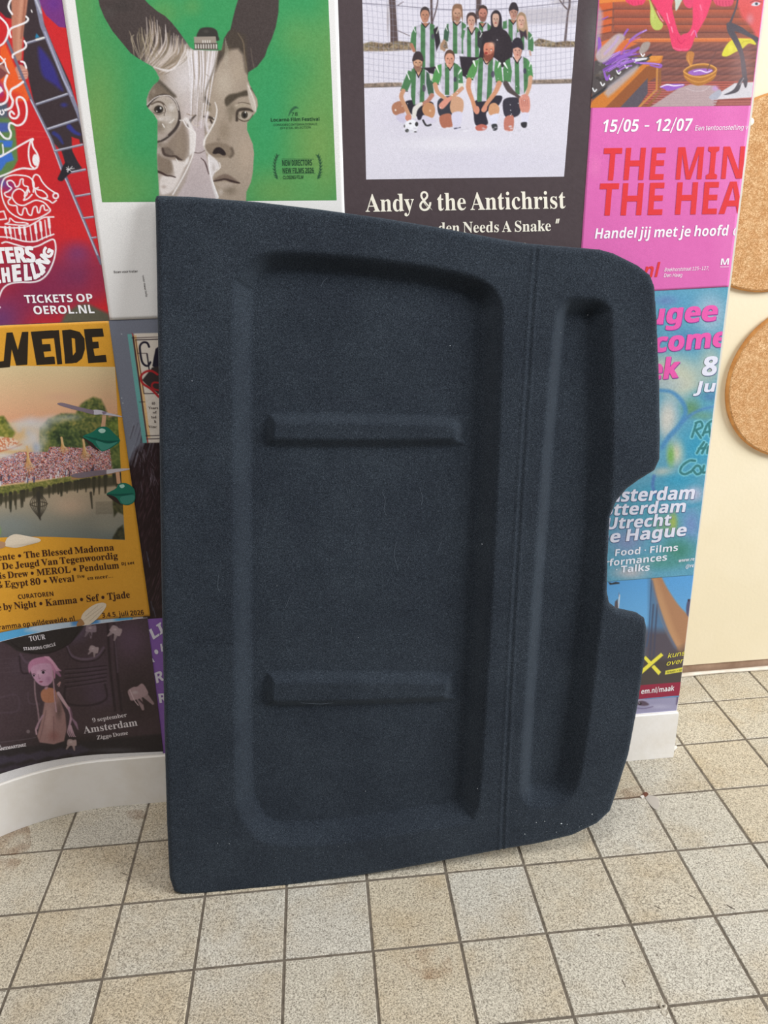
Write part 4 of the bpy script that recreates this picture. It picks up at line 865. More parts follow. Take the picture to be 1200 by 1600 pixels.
    c.line([(321, 152), (324, 160), (328, 164)], [4, 5, 2], (84, 74, 64), 1.4)
    c.blob(326, 170, 8, 9, (136, 122, 100), .7); c.line([(319, 182), (326, 183), (334, 186)], [3, 4.5, 3], (70, 58, 50), .9); c.line([(329, 188), (331, 192)], 3, (58, 46, 40)); c.ell(334, 184.5, 1.4, 1, (240, 236, 232))
    c.blob(326, 194, 7, 7, (214, 202, 200), .8)
    c.blob(378, 166, 18, 7, (172, 158, 138), .8); c.blob(369, 165, 4, 3, (200, 186, 168), .7)
    c.line([(370, 188), (371, 175), (377, 171), (388, 171), (395, 174)], [4, 4.2, 5.4, 4.4, 2.2], (64, 54, 46), 1.1)
    c.fsm([(372, 181), (377, 176), (387, 175), (393, 178), (390, 183), (384, 186), (375, 185)], (178, 168, 154), .9); c.blob(374, 181, 4, 5, (120, 106, 90), .7)
    c.ell(382, 179.5, 5.4, 6.2, (70, 62, 52)); c.ell(382, 180, 2.6, 3.6, (30, 27, 26)); c.ell(383.5, 175.5, 1.2, 1.8, (240, 238, 232)); c.line([(373, 186), (381, 189.5), (390, 187), (395, 180)], 1.5, (78, 66, 56))
    c.line([(372, 161), (380, 160), (392, 163)], 1.2, (94, 82, 68)); c.blob(360, 186, 5, 10, (128, 114, 96), .6)
    # wisps at the temple
    c.fsm([(386, 130), (390, 136), (400, 160), (399, 174), (394, 170), (388, 150)], (196, 184, 172), 1.2); c.line([(388, 134), (397, 158), (400, 175)], 1.2, (222, 212, 202)); c.line([(393, 138), (402, 150)], 3, (84, 74, 62), 1.3)
    # nose line and light edge
    c.line([(336, 160), (339, 172), (336, 188), (328, 204), (321, 216), (319, 226), (324, 238), (334, 247)], [1.4, 2, 2.4, 2.4, 3, 2.6, 1.2], (232, 226, 222), .9)
    c.line([(325, 176), (322, 190), (325, 205)], 4, (216, 207, 208), 1.6)
    c.fsm([(320, 228), (328, 224), (342, 222), (356, 226), (364, 234), (362, 244), (346, 246), (334, 245), (324, 238)], (136, 120, 104), 2)
    c.fsm([(332, 239), (336, 232), (343, 230), (350, 235), (353, 241), (349, 243), (342, 240), (336, 241)], (42, 32, 32), .9)
    c.line([(362, 232), (364, 240), (360, 245)], 4, (104, 90, 78), 1.8); c.blob(341, 218, 5, 5, (112, 98, 84), .5)
    c.fsm([(325, 242), (333, 246), (340, 252), (343, 262), (337, 268), (332, 282), (341, 306), (338, 312), (330, 285), (326, 262)], (220, 213, 212), 1.2)
    c.blob(334, 262, 4, 9, (170, 158, 152), .6); c.line([(343, 254), (344, 262), (336, 269)], 1.2, (236, 230, 224)); c.line([(326, 246), (328, 266), (333, 286), (341, 308)], 1.6, (240, 236, 236))
    c.fsm([(334, 281), (342, 275), (352, 272), (362, 276), (374, 286), (362, 285), (350, 282), (338, 284)], (122, 104, 92), 1.6)
    c.line([(334, 283), (345, 281), (352, 280), (362, 283), (374, 286)], [1.6, 2.6, 2.4, 3.6, 2], (60, 44, 40), .8)
    c.fsm([(338, 286), (350, 285), (364, 287), (360, 294), (348, 294)], (176, 160, 146), 1.4); c.blob(360, 298, 16, 12, (122, 108, 92), .7); c.blob(345, 300, 6, 8, (196, 184, 174), .7)
    # hair of the left head reaching over
    rr = random.Random(2)
    for i in range(46):
        t = rr.random()
        x0 = 232 + 62 * t + rr.uniform(-4, 4); y0 = 28 + 42 * t + rr.uniform(-6, 6)
        x1 = 222 + 34 * t + rr.uniform(-5, 5); y1 = 92 + 22 * t + rr.uniform(-5, 6)
        k = rr.choice([(188, 172, 160), (206, 192, 182), (150, 132, 112), (120, 106, 88), (222, 210, 204)])
        c.line([(x0, y0), ((x0 + x1) / 2 + 6 + 8 * t, (y0 + y1) / 2 + rr.uniform(-3, 4)), (x1, y1)], [.8, 2.2, 1.0], k, .7, alpha=.8)
    for i in range(16):
        x0 = 196 + rr.uniform(6, 44)
        c.line([(x0, 40 + rr.uniform(0, 18)), (x0 + rr.uniform(-6, 6), 62), (x0 + rr.uniform(-2, 14), 92 + rr.uniform(-8, 6))], [.6, 1.5, .8], rr.choice([(150, 136, 112), (172, 158, 136), (110, 98, 82)]), .6, alpha=.75)
    for i in range(44):
        t = rr.random()
        x0 = 292 + 48 * t; x1 = 300 + 26 * t + rr.uniform(-5, 3)
        y1 = rr.uniform(130, 214) - 40 * abs(t - .5)
        k = rr.choice([(236, 230, 236), (226, 218, 222), (206, 194, 190), (150, 134, 120), (244, 240, 246)])
        c.line([(x0, 80), ((x0 + x1) / 2 + 2, 118), (x1, y1)], [2.2, 2, .7], k, .7, alpha=.75)
    for i in range(7):
        c.line([(240 + i * 3, 104 + i), (262 + i * 2, 112 - i), (288, 98 - i * 3), (300, 84 - i)], 1.2, (226, 218, 216), .7, alpha=.7)
    c.line([(341, 80), (334, 108), (322, 140), (318, 160)], [1.5, 3, 1.6], (98, 86, 70), 1.2, alpha=.6)
    c.grain(7, 1.3, 9)
    inner = c.c.copy(); c.c = save
    c.c[si] = c.c[si] * (1 - sa[:, None]) + inner[si] * sa[:, None]
    # little house and its bush
    c.fsm([(309, 60), (311, 47), (318, 43), (330, 43), (338, 47), (341, 56), (340, 64)], (58, 54, 50), 1); c.blob(322, 49, 7, 4, (96, 90, 84), .5)
    c.fill([(303, 57.5), (337, 57), (340, 77.5), (304, 77.5)], (158, 146, 134), .5)
    c.fill([(304, 68), (340, 68), (340, 76), (304, 76.5)], (104, 92, 84), .5)
    for i in range(9): c.line([(306 + i * 4, 69.5), (306 + i * 4, 75)], 1.6, (228, 224, 216), .4)
    for i in range(4): c.line([(317 + i * 3.6, 63.5), (317 + i * 3.6, 67)], 1.3, (232, 228, 222), .4)
    c.line([(304, 68.2), (340, 68)], 1, (60, 52, 48), .4); c.line([(304, 77), (341, 77)], 1.2, (74, 64, 58), .4)
    # festival swoosh and laurels
    g = (38, 78, 52)
    c.line([(451, 181), (455, 173), (461, 168), (466, 169)], [1, 3.4, 4.2, .8], (48, 98, 66), .7)
    for sx_, cx in ((-1, 436), (1, 494)):
        for k in range(9):
            t = k / 8
            a = -0.95 + 1.9 * t
            x = cx - sx_ * 2 + sx_ * 9 * math.cos(a); y = 261 + 21 * math.sin(a)
            for dd in (-.6, .75):
                ang = (-math.pi / 2 + sx_ * (a * .5 + dd * 1.0))
                c.line([(x, y), (x + 4.2 * math.cos(ang), y + 4.2 * math.sin(ang))], [2.4, .7], g, .5, smooth=False)
        c.line([(cx - sx_ * 2 + sx_ * 9 * math.cos(a_), 261 + 21 * math.sin(a_)) for a_ in np.linspace(-.95, 1.1, 9)], .7, g, .5)
    c.line([(441, 248.5), (490, 248.5)], .8, g, .4, smooth=False); c.line([(442, 271.5), (492, 271)], .8, g, .4, smooth=False)

GX0, GX1 = 0.2275, 0.6335
green = paper('poster', None, 2, (236, 234, 232), .006, world=[(.2305, W_TOP), (.636, W_TOP), (.6265, 1.008), (.2258, 1.0109)])
tag(green, 'green film poster with two grey faces joined under dark animal ears, white margin', 'poster')
pc = px_to_pillar(np.array([(118, 0), (513, 0), (526, 313), (160, 316)], float))
top = pc[0] + (pc[0] - pc[3]) * ((W_TOP - .012 - pc[0][1]) / (pc[0][1] - pc[3][1])); topr = pc[1] + (pc[1] - pc[2]) * ((W_TOP - .012 - pc[1][1]) / (pc[1][1] - pc[2][1]))
# the picture: fine in view, plain green where it runs on above the frame
paper('picture', None, 2, (60, 152, 92), .00095, art_green, green, .00012, world=[pc[0] + (top - pc[0]) * .12, pc[1] + (topr - pc[1]) * .12, pc[2], pc[3]])
paper('picture', None, 2, (76, 150, 88), .01, None, green, .00012, world=[top, topr, pc[1] + (topr - pc[1]) * .12, pc[0] + (top - pc[0]) * .12])
K = (34, 70, 46)
text('78', 'r', (455, 181.5), (466, 181), 5.6, K, green, 2.3, name='lettering')
text('Locarno Film Festival', 'r', (423, 190), (500, 188.5), 5.2, K, green, 2.3, bold=16)
text('CONCORSO INTERNAZIONALE', 'r', (427.5, 197), (496, 195.5), 3.2, K, green, 2.3)
text('OFFICIAL SELECTION', 'r', (438, 202), (486, 200.5), 3.2, K, green, 2.3)
text('NEW DIRECTORS', 'b', (441, 259), (488, 258.5), 8.8, K, green, 2.3)
text('NEW FILMS 2026', 'b', (441.5, 270.5), (491, 270), 8, K, green, 2.3)
text('CLOSING FILM', 'r', (442.5, 280), (474.5, 279), 5.4, K, green, 2.3, bold=8)
text('Scan voor trailer', 'r', (178, 426.5), (216, 425), 3.4, (70, 64, 62), green, 2.3, bold=10)
text('voor meer info', 'r', (222.5, 430), (228, 464), 3.2, (70, 64, 62), green, 2.3, upv=(1, -.15))

# ------------------------------------------------------------------ black band poster with the football team
def jersey(c, pts, cx, w, tilt=0.0, g=(80, 126, 84), wcol=(206, 200, 216), y0=0, shade=0.0, smooth=False):
    def fn(q):
        s = (q[:, 0] - cx - tilt * (q[:, 1] - y0)) / w
        k = np.abs((s + .5) % 2 - 1)      # triangle wave
        a = np.clip((k - .5) * w * .9 + .5, 0, 1)[:, None]
        col = np.array(g) * a + np.array(wcol) * (1 - a)
        return col * (1 - .12 * np.clip((vnoise(q, 5, 3) - .4) * 2, 0, 1))[:, None]
    c.fillf(pts, fn, .6, smooth)

def vneck(c, x, y, w, h, skin=(190, 140, 120)):
    c.fill([(x - w, y - 2), (x + w, y - 2), (x, y + h)], skin, .6)
    c.line([(x - w, y - 2), (x, y + h), (x + w, y - 2)], 1.6, (44, 36, 42), .5, smooth=False)

def head(c, x, y, rx, ry, skin, hair=None, style='short', beard=None):
    if hair:
        if style == 'long':
            c.fsm([(x - rx * 1.25, y + ry * 1.2), (x - rx * 1.35, y - ry * .2), (x - rx * .8, y - ry * 1.15), (x, y - ry * 1.35), (x + rx * .8, y - ry * 1.15), (x + rx * 1.35, y - ry * .2), (x + rx * 1.25, y + ry * 1.2)], hair, .7)
        else:
            c.ell(x, y - ry * .3, rx * 1.18, ry * 1.02, hair)
    c.fsm([(x - rx, y - ry * .4), (x - rx * .6, y - ry * .85), (x + rx * .6, y - ry * .85), (x + rx, y - ry * .4), (x + rx * .9, y + ry * .35), (x + rx * .45, y + ry * .95), (x - rx * .45, y + ry * .95), (x - rx * .9, y + ry * .35)], skin, .6)
    if style == 'beanie':
        c.fsm([(x - rx * 1.2, y - ry * .25), (x - rx * 1.1, y - ry * .9), (x - rx * .5, y - ry * 1.5), (x + rx * .5, y - ry * 1.5), (x + rx * 1.1, y - ry * .9), (x + rx * 1.2, y - ry * .25), (x, y - ry * .5)], hair, .6)
    elif hair and style != 'bald':
        c.fsm([(x - rx * 1.05, y - ry * .3), (x - rx * .8, y - ry * 1.0), (x, y - ry * 1.25), (x + rx * .9, y - ry * .95), (x + rx * 1.05, y - ry * .2), (x + rx * .75, y - ry * .62), (x + rx * .1, y - ry * .82), (x - rx * .6, y - ry * .72)], hair, .7)
    d = tuple(v * .45 for v in skin)
    for sx_ in (-1, 1):
        c.ell(x + sx_ * rx * .42, y - ry * .12, rx * .26, ry * .1, d, .85)
    c.line([(x, y), (x + .3, y + ry * .25)], 1.4, tuple(v * .8 for v in skin), .7, smooth=False)
    c.blob(x + rx * .6, y + ry * .3, rx * .5, ry * .7, tuple(v * .72 for v in skin), .5)
    if beard:
        c.fsm([(x - rx * .85, y + ry * .2), (x - rx * .2, y + ry * .38), (x + rx * .4, y + ry * .35), (x + rx * .9, y + ry * .1), (x + rx * .6, y + ry * .95), (x, y + ry * 1.15), (x - rx * .6, y + ry * .9)], beard, .9, alpha=.75)
    c.ell(x, y + ry * .48, rx * .3, ry * .09, (140, 70, 66), .8)

def art_team(c):
    c.c[:] = (222, 218, 230)
    p = c.p
    # sloping field, distant grey hill
    c.fill([(800, 16), (905, 8), (905, 37), (800, 38)], (196, 190, 198), 3); c.fill([(560, -40), (905, -40), (905, -2), (560, -6)], (205, 200, 212), 6)
    c.blob(880, 3, 30, 8, (180, 172, 175), .8)
    c.blob(640, 180, 90, 60, (214, 209, 224), .7); c.blob(760, 255, 200, 40, (214, 210, 226), .6); c.blob(700, 225, 120, 18, (232, 229, 238), .8)
    # trees
    for pts, w in (([(610, -40), (614, 20), (616, 66)], [11, 10, 12]), ([(674, -40), (674, 6), (675, 40)], [4, 3.6, 4]), ([(686, -20), (683, 8), (676, 34)], [2, 2, 2]), ([(748, -40), (748, 10), (746, 26)], [9, 8, 8]),
                   ([(889, -40), (890, 6), (887, 22), (883, 66)], [3.4, 3.2, 2.8, 4]), ([(872, -4), (880, 8), (888, 16)], [1.4, 2, 2]), ([(622, 8), (630, 3)], [1.2, .8]), ([(622, 48), (640, 56)], [1, .8]), ([(880, 6), (882, -10)], [1.6, 1.4])):
        c.line(pts, w, (92, 76, 76), .8)
    c.blob(606, 30, 3, 40, (130, 112, 104), .5)
    # hedge of dry grass
    def hedge(q):
        n = vnoise(q, 2.2, 4)[:, None]; n2 = vnoise(q, 6, 8)[:, None]
        return np.array((148, 128, 104)) * (.62 + .5 * n) + np.array((40, 44, 34)) * (n2 - .4)
    c.fillf([(560, 70), (580, 65), (600, 68), (620, 64), (643, 66), (643, 78), (600, 80), (560, 80)], hedge, 1.2)
    c.fillf([(688, 68), (698, 64), (700, 76), (688, 78)], hedge, 1.2)
    c.fillf([(834, 66), (842, 60), (852, 62), (868, 66), (884, 64), (905, 65), (905, 73), (884, 74), (860, 74), (836, 72)], hedge, 1.0)
    # net
    nc = (150, 148, 168)
    for i in range(44):
        x = 562 + i * 8.2
        b_ = (x - 730) / 170
        c.line([(x + 3 * b_, -40), (x - 6 * b_ * abs(b_), 40), (x + 6 * -b_, 128)], .8, nc, .5, alpha=.55)
    for k in range(17):
        y = -34 + k * 9.3
        c.line([(560, y + 2), (620, y + 9), (690, y + 13), (770, y + 13), (840, y + 9), (905, y + 1)], .8, nc, .5, alpha=.5)
    c.line([(566, 5), (620, 9), (700, 15), (780, 14), (840, 9), (903, 2)], 1.3, (110, 106, 122), .6, alpha=.8)
    def pole(q): return np.array((150, 132, 118)) * (.75 + .4 * vnoise(q, 2.5, 6))[:, None]
    c.fillf([(560, 131), (600, 129), (628, 129), (628, 134), (600, 136), (560, 136)], pole, .8)
    c.fillf([(828, 125), (860, 124), (905, 123), (905, 129), (860, 130), (828, 130)], pole, .8)
    c.line([(560, 137), (628, 135)], 1.2, (110, 96, 88), .6, smooth=False); c.line([(828, 131), (905, 129.5)], 1.2, (110, 96, 88), .6, smooth=False)
    G = (80, 126, 84); DG = (66, 96, 76); DK = (50, 42, 50); SK = (196, 148, 124); SK2 = (176, 122, 96)
    # back row
    jersey(c, [(648, 42), (660, 37), (674, 37), (685, 42), (688, 66), (682, 82), (680, 106), (652, 106), (650, 84), (644, 66)], 664.5, 7.2, 0)
    c.fill([(648, 42), (643, 52), (641, 67), (649, 69), (651, 52)], G, .6); c.fill([(684, 41), (688, 66), (682, 80), (679, 60), (677, 46)], DK, .8)
    c.line([(645, 41), (649, 50)], 1.3, (230, 232, 236)); c.line([(685, 44), (682, 52)], 1.2, (220, 222, 210)); c.line([(643, 70), (647, 79)], 5, SK2, .8); c.ell(676, 57, 2.6, 5, (80, 70, 92), .8)
    vneck(c, 665, 38, 6, 5, SK2); head(c, 664, 24.5, 6.6, 11, (188, 136, 112), (66, 56, 58))
    jersey(c, [(698, 38), (708, 34), (722, 34), (730, 40), (732, 84), (704, 84), (702, 64)], 714.5, 6.8)
    c.fill([(699, 38), (694, 48), (693, 63), (700, 65), (702, 50)], DG, .7); c.line([(694, 64), (690, 73), (694, 78)], 4.5, (170, 136, 110), .9); c.line([(696, 40), (699, 48)], 1.1, (226, 230, 226))
    c.fsm([(707, 12), (710, 7), (716, 6), (722, 10), (723, 34), (719, 24), (708, 34), (706, 22)], (136, 104, 84), .8)
    vneck(c, 714, 36, 6, 4, SK); head(c, 714.5, 22, 6.4, 11, (196, 152, 128), (140, 106, 84), beard=(150, 112, 90))
    # D between
    jersey(c, [(744, 38), (752, 34), (762, 36), (768, 42), (766, 66), (742, 66)], 755, 6.5)
    vneck(c, 754, 38, 5, 5, SK2); head(c, 754.5, 22, 6.6, 11, (190, 128, 112), (70, 54, 50), beard=(120, 82, 72))
    # F beanie
    jersey(c, [(786, 34), (794, 30), (808, 31), (812, 40), (812, 64), (790, 64)], 801, 6.5); c.fill([(786, 34), (785, 46), (792, 44), (792, 32)], G, .8)
    vneck(c, 802, 33, 5.5, 5, SK2); head(c, 802.5, 20, 6, 10.5, (186, 140, 124), (56, 48, 54), 'beanie')
    # hooded figure in black
    c.fsm([(766, 45), (767, 24), (773, 16), (780, 18), (784, 28), (785, 44), (792, 50), (800, 66), (800, 90), (790, 104), (745, 104), (744, 70), (750, 52)], (52, 44, 50), .8)
    c.blob(776, 70, 14, 24, (62, 54, 60), .7); c.ell(777, 62.5, 1.2, .8, (210, 206, 210)); head(c, 774.5, 31, 5.2, 11, (206, 168, 150)); c.ell(774.5, 36, 1.8, 1, (160, 62, 62))
    # C smiling, front of back row
    jersey(c, [(722, 46), (730, 42), (744, 42), (752, 48), (752, 66), (748, 90), (724, 90), (722, 66)], 736, 6.2)
    c.fill([(723, 46), (720, 58), (724, 62), (727, 48)], G, .8); c.fill([(749, 46), (754, 58), (752, 78), (746, 72), (746, 52)], (60, 56, 62), .9); c.line([(753, 52), (750, 58)], 1.2, (224, 226, 222))
    c.fsm([(730, 40), (729, 26), (733, 20), (741, 20), (745, 28), (744, 40), (741, 30), (733, 30)], (74, 56, 56), .8)
    vneck(c, 737, 45, 6, 9, (206, 164, 148)); head(c, 736.5, 33, 5.8, 10.5, (206, 160, 142), (78, 60, 58))
    c.fill([(718, 88), (752, 90), (744, 96), (730, 122), (722, 118)], DK, .8)
    # G long fair hair
    jersey(c, [(806, 52), (814, 48), (826, 50), (831, 60), (829, 78), (808, 78)], 819, 6, 0)
    c.fill([(826, 49), (831, 54), (834, 66), (833, 80), (828, 80), (827, 62)], G, .7); c.line([(832, 56), (828, 61)], 1.3, (230, 232, 232))
    c.fsm([(808, 44), (807, 28), (812, 21), (820, 22), (823, 32), (825, 50), (822, 62), (820, 50), (812, 50)], (176, 148, 120), .8)
    c.fill([(811, 46), (818, 50), (822, 46), (824, 62), (818, 56), (814, 62)], (66, 52, 60), 1.0); head(c, 814.5, 33, 5.6, 11, (214, 170, 150), (160, 132, 104), 'short'); c.line([(828, 80), (829, 86)], 3, (196, 160, 150))
    c.line([(648, 106), (665, 108), (680, 106)], 4, DK, 1); c.fill([(664, 106), (680, 106), (678, 116), (670, 114)], DK, .8)
    # kneeling row ------------------------------------------------
    # K1 beanie, hand on ball
    c.fsm([(633, 160), (648, 156), (676, 160), (672, 176), (654, 182), (640, 176)], (46, 42, 52), .8)
    c.fsm([(612, 168), (616, 161), (626, 158), (634, 164), (633, 174), (624, 180), (615, 178)], SK2, .7); c.ell(618, 172, 1.6, 1.8, (240, 226, 214)); c.fsm([(620, 180), (632, 177), (635, 188), (628, 192), (620, 186)], (206, 200, 222), .8)
    jersey(c, [(639, 110), (646, 107), (662, 107), (669, 112), (674, 130), (672, 148), (660, 162), (646, 164), (642, 150)], 653.5, 7, -.03)
    c.fill([(638, 110), (631, 126), (626, 140), (637, 142), (643, 128), (644, 112)], G, .6); c.fill([(666, 111), (675, 120), (678, 146), (669, 147), (666, 130)], DG, .7)
    c.line([(636, 114), (640, 124)], 1.5, (236, 240, 240)); c.fsm([(671, 116), (676, 120), (673, 126)], (222, 222, 206), .8); c.line([(626, 141), (637, 143)], 1.2, (44, 36, 42))
    c.line([(630, 142), (627, 152), (634, 168), (640, 182)], [7, 6.6, 6, 6], (200, 150, 118), .7); c.line([(675, 149), (668, 158), (659, 163)], [7, 6, 5], (184, 128, 110), .8)
    c.line([(658, 162), (649, 170), (647, 182)], [5, 8, 6], (224, 220, 214), .8); c.ell(638, 184, 5, 5.5, (208, 140, 118))
    c.fsm([(660, 168), (666, 161), (676, 162), (680, 172), (677, 183), (668, 184), (661, 176)], (196, 142, 104), .7); c.ell(672, 173, 2, 2, (226, 184, 150)); c.fsm([(661, 180), (676, 185), (682, 190), (664, 192)], (214, 208, 226), .8); c.line([(661, 188), (666, 196), (673, 195)], 3, (60, 58, 62)); c.fsm([(652, 178), (660, 176), (658, 186), (653, 187)], (50, 44, 56), .8)
    c.ell(643, 197, 10.5, 10, (240, 240, 246)); c.ell(636, 204, 3.4, 3, (58, 58, 54)); c.ell(651, 194, 2.8, 4, (58, 56, 58)); c.ell(641, 193, 2.6, 1.6, (70, 66, 66)); c.ell(649, 206, 3, 1.2, (70, 66, 66)); c.ell(632, 197, 1.4, 3, (90, 88, 88)); c.blob(640, 205, 9, 4, (200, 200, 214), .5)
    vneck(c, 654, 110, 5.6, 11, (212, 162, 134)); head(c, 653, 99, 7, 12, (208, 160, 130), (66, 54, 56), 'beanie', beard=(130, 96, 80)); c.ell(662.5, 138, 3, 6, (86, 76, 92), .85)
    # K2
    c.fsm([(684, 158), (700, 150), (718, 156), (712, 178), (688, 182)], (60, 60, 70), .8)
    jersey(c, [(684, 102), (694, 98), (710, 98), (718, 103), (722, 118), (716, 138), (708, 149), (692, 148), (689, 134)], 702, 6.8)
    c.fill([(684, 102), (677, 116), (675, 130), (685, 132), (690, 118), (690, 100)], (86, 150, 84), .6); c.fill([(714, 100), (722, 108), (724, 134), (716, 136), (716, 116)], (78, 130, 84), .6)
    c.line([(682, 104), (686, 114)], [3, 1], (240, 244, 236)); c.line([(720, 110), (716, 116)], [3, 1], (240, 244, 236)); c.fill([(716, 130), (724, 130), (724, 137), (716, 137)], (226, 224, 210), .5)
    c.line([(676, 130), (685, 132)], 1.3, (40, 32, 36)); c.line([(680, 132), (684, 144), (696, 154)], [7, 6.4, 6], (206, 154, 122), .7); c.line([(722, 138), (712, 147), (702, 155)], [6, 6, 6], (206, 154, 124), .7)
    c.fsm([(686, 164), (692, 157), (700, 152), (706, 153), (700, 162), (692, 170), (687, 169)], (220, 150, 132), .7); c.ell(706.5, 149, 1.4, 1.4, (246, 236, 216))
    c.fsm([(703, 166), (707, 153), (716, 151), (724, 158), (723, 174), (715, 179), (706, 177)], (206, 160, 130), .7); c.fsm([(687, 182), (704, 178), (708, 196), (700, 200), (690, 198)], (178, 112, 90), .7); c.fsm([(706, 178), (722, 176), (718, 200), (709, 200)], (216, 212, 232), .7); c.line([(710, 201), (719, 199)], 2, (80, 78, 96))
    vneck(c, 703, 101, 6.2, 9, (214, 166, 142)); head(c, 702.5, 93, 7, 12, (216, 156, 132), (92, 66, 56)); c.ell(711, 124, 2.6, 5, (70, 62, 86), .85)
    # K3 bald with red beard
    c.fsm([(740, 160), (758, 152), (784, 150), (778, 166), (760, 176), (762, 194), (744, 196), (740, 178)], (50, 46, 58), .8)
    jersey(c, [(740, 96), (750, 90), (772, 90), (782, 97), (784, 120), (772, 140), (760, 158), (746, 159), (742, 138)], 759, 7.6, -.04)
    c.fill([(741, 95), (733, 108), (728, 122), (739, 125), (745, 112), (748, 93)], (90, 148, 84), .6); c.fill([(774, 93), (783, 102), (786, 128), (775, 128), (772, 112)], (86, 142, 86), .6)
    c.line([(740, 96), (743, 104)], [3.4, 1], (240, 244, 240)); c.line([(781, 99), (778, 106)], [3.4, 1], (240, 244, 240)); c.line([(728, 122), (739, 125)], 1.3, (40, 32, 36)); c.line([(775, 128), (785, 128)], 1.3, (40, 32, 36))
    c.line([(733, 125), (732, 138), (738, 156), (743, 172)], [8, 7.4, 6, 7], (208, 146, 112), .7); c.line([(780, 130), (774, 144), (762, 160), (755, 172)], [8, 7, 6, 6], (208, 148, 116), .7); c.ell(745, 172, 4.5, 7, (214, 146, 122)); c.ell(757, 170, 4, 6, (214, 146, 122), rot=25)
    c.fsm([(763, 172), (766, 163), (774, 161), (780, 168), (779, 177), (772, 182), (765, 179)], (210, 156, 118), .7); c.fsm([(765, 182), (779, 178), (775, 194), (768, 195)], (222, 222, 240), .7); c.fsm([(768, 195), (776, 194), (777, 202), (771, 204)], (58, 60, 64), .7); c.fsm([(743, 198), (752, 194), (761, 197), (758, 203), (746, 204)], (196, 110, 96), .7)
    c.fill([(753, 91), (769, 90), (762, 102)], (214, 160, 134), .7); c.line([(754, 90), (760, 100), (769, 90)], 1.6, (44, 36, 42), .5)
    head(c, 764, 79, 8.4, 14, (210, 134, 110), None, 'bald'); c.blob(768, 70, 8, 7, (222, 172, 146), .9); c.fsm([(756, 84), (762, 86), (768, 84), (772, 80), (770, 91), (762, 96), (756, 92)], (120, 64, 52), 1.2, .85); c.ell(759.5, 83, 3, 2.2, (150, 56, 50)); c.ell(767.5, 78.5, 1.2, 1.2, (240, 226, 216))
    c.ell(770, 116, 3, 6, (76, 66, 90), .85)
    # K4 black hat
    c.fsm([(786, 158), (798, 152), (814, 156), (812, 178), (798, 184), (788, 180)], (58, 54, 66), .8)
    jersey(c, [(790, 95), (798, 90), (818, 89), (828, 94), (831, 112), (826, 134), (818, 148), (802, 147), (797, 126)], 809, 6.8, .02)
    c.fill([(790, 95), (786, 108), (787, 128), (798, 128), (800, 112), (796, 92)], (82, 134, 84), .6); c.fill([(824, 92), (831, 102), (833, 120), (825, 121), (823, 106)], (84, 142, 86), .6)
    c.line([(788, 99), (793, 107)], [3.4, 1], (240, 244, 240)); c.line([(829, 98), (827, 104)], [2.4, 1], (236, 240, 236)); c.line([(790, 130), (796, 140), (806, 148), (813, 154)], [8, 9, 5, 5], (86, 74, 74), .9); c.line([(829, 121), (827, 136), (822, 150)], [6.6, 6, 5], (210, 162, 132), .7)
    c.fsm([(812, 152), (820, 147), (827, 152), (828, 170), (822, 178), (814, 174), (811, 162)], (214, 146, 130), .7)
    for i in range(4): c.line([(815 + i * 3, 156), (816 + i * 3, 166)], .8, (170, 104, 92), .5)
    c.fsm([(815, 177), (827, 178), (822, 194), (816, 194)], (220, 218, 236), .7); c.fsm([(814, 192), (823, 191), (822, 199), (816, 199)], (54, 52, 58), .7); c.fsm([(789, 184), (802, 181), (802, 202), (796, 205), (788, 202)], (196, 124, 108), .7)
    vneck(c, 808, 91, 6.4, 8, (214, 172, 152)); head(c, 808.5, 80, 6.8, 12, (214, 160, 142), (52, 46, 56)); c.fsm([(800, 76), (800, 66), (806, 59), (813, 60), (817, 68), (817, 78), (809, 74)], (52, 46, 56), .8); c.ell(820, 111, 2.6, 5.5, (70, 62, 86), .85)
    # snow kicked up along the knees
    rr = random.Random(7)
    for i in range(70):
        x = rr.uniform(610, 835); c.blob(x, rr.uniform(196, 206), rr.uniform(2, 6), rr.uniform(1, 2.6), rr.choice([(238, 236, 244), (206, 202, 214), (228, 224, 236)]), .7)
    for i in range(34):
        c.ell(rr.uniform(625, 832), rr.uniform(100, 190), rr.uniform(.5, 1.1), rr.uniform(.5, .9), (240, 240, 244), .8)
    c.grain(3, 2.0, 5)

band = paper('poster', None, 1, (78, 66, 69), .004, lambda c: (c.blob(935, 60, 30, 90, (104, 102, 102), .7), c.grain(3, 3, 2)),
             world=[(.629, W_TOP), (1.0405, W_TOP), (1.0375, 1.005), (.622, 1.005)])
tag(band, 'black music poster with a photo of a kneeling football team in snow', 'poster')
q4 = px_to_pillar(np.array([(566, 0), (903, 0), (881, 276), (572, 280.5)], float))
k_ = .10
paper('picture', None, 1, (222, 218, 230), .00092, art_team, band, .00012, world=[q4[0] + (q4[0] - q4[3]) * k_, q4[1] + (q4[1] - q4[2]) * k_, q4[2], q4[3]])
IV = (246, 240, 224)
text('Andy & the Antichrist', 's', (571.5, 331), (884, 325.5), 28.5, IV, band, 1.3, name='title')
text('den Needs A Snake', 's', (684, 364.5), (861, 360.8), 17.5, IV, band, 1.3)
text('"', 's', (863, 361), (871, 360.6), 17.5, IV, band, 1.3, slant=.2, bold=20)
text('i', 's', (815, 397), (823, 396.6), 18, IV, band, 1.3)
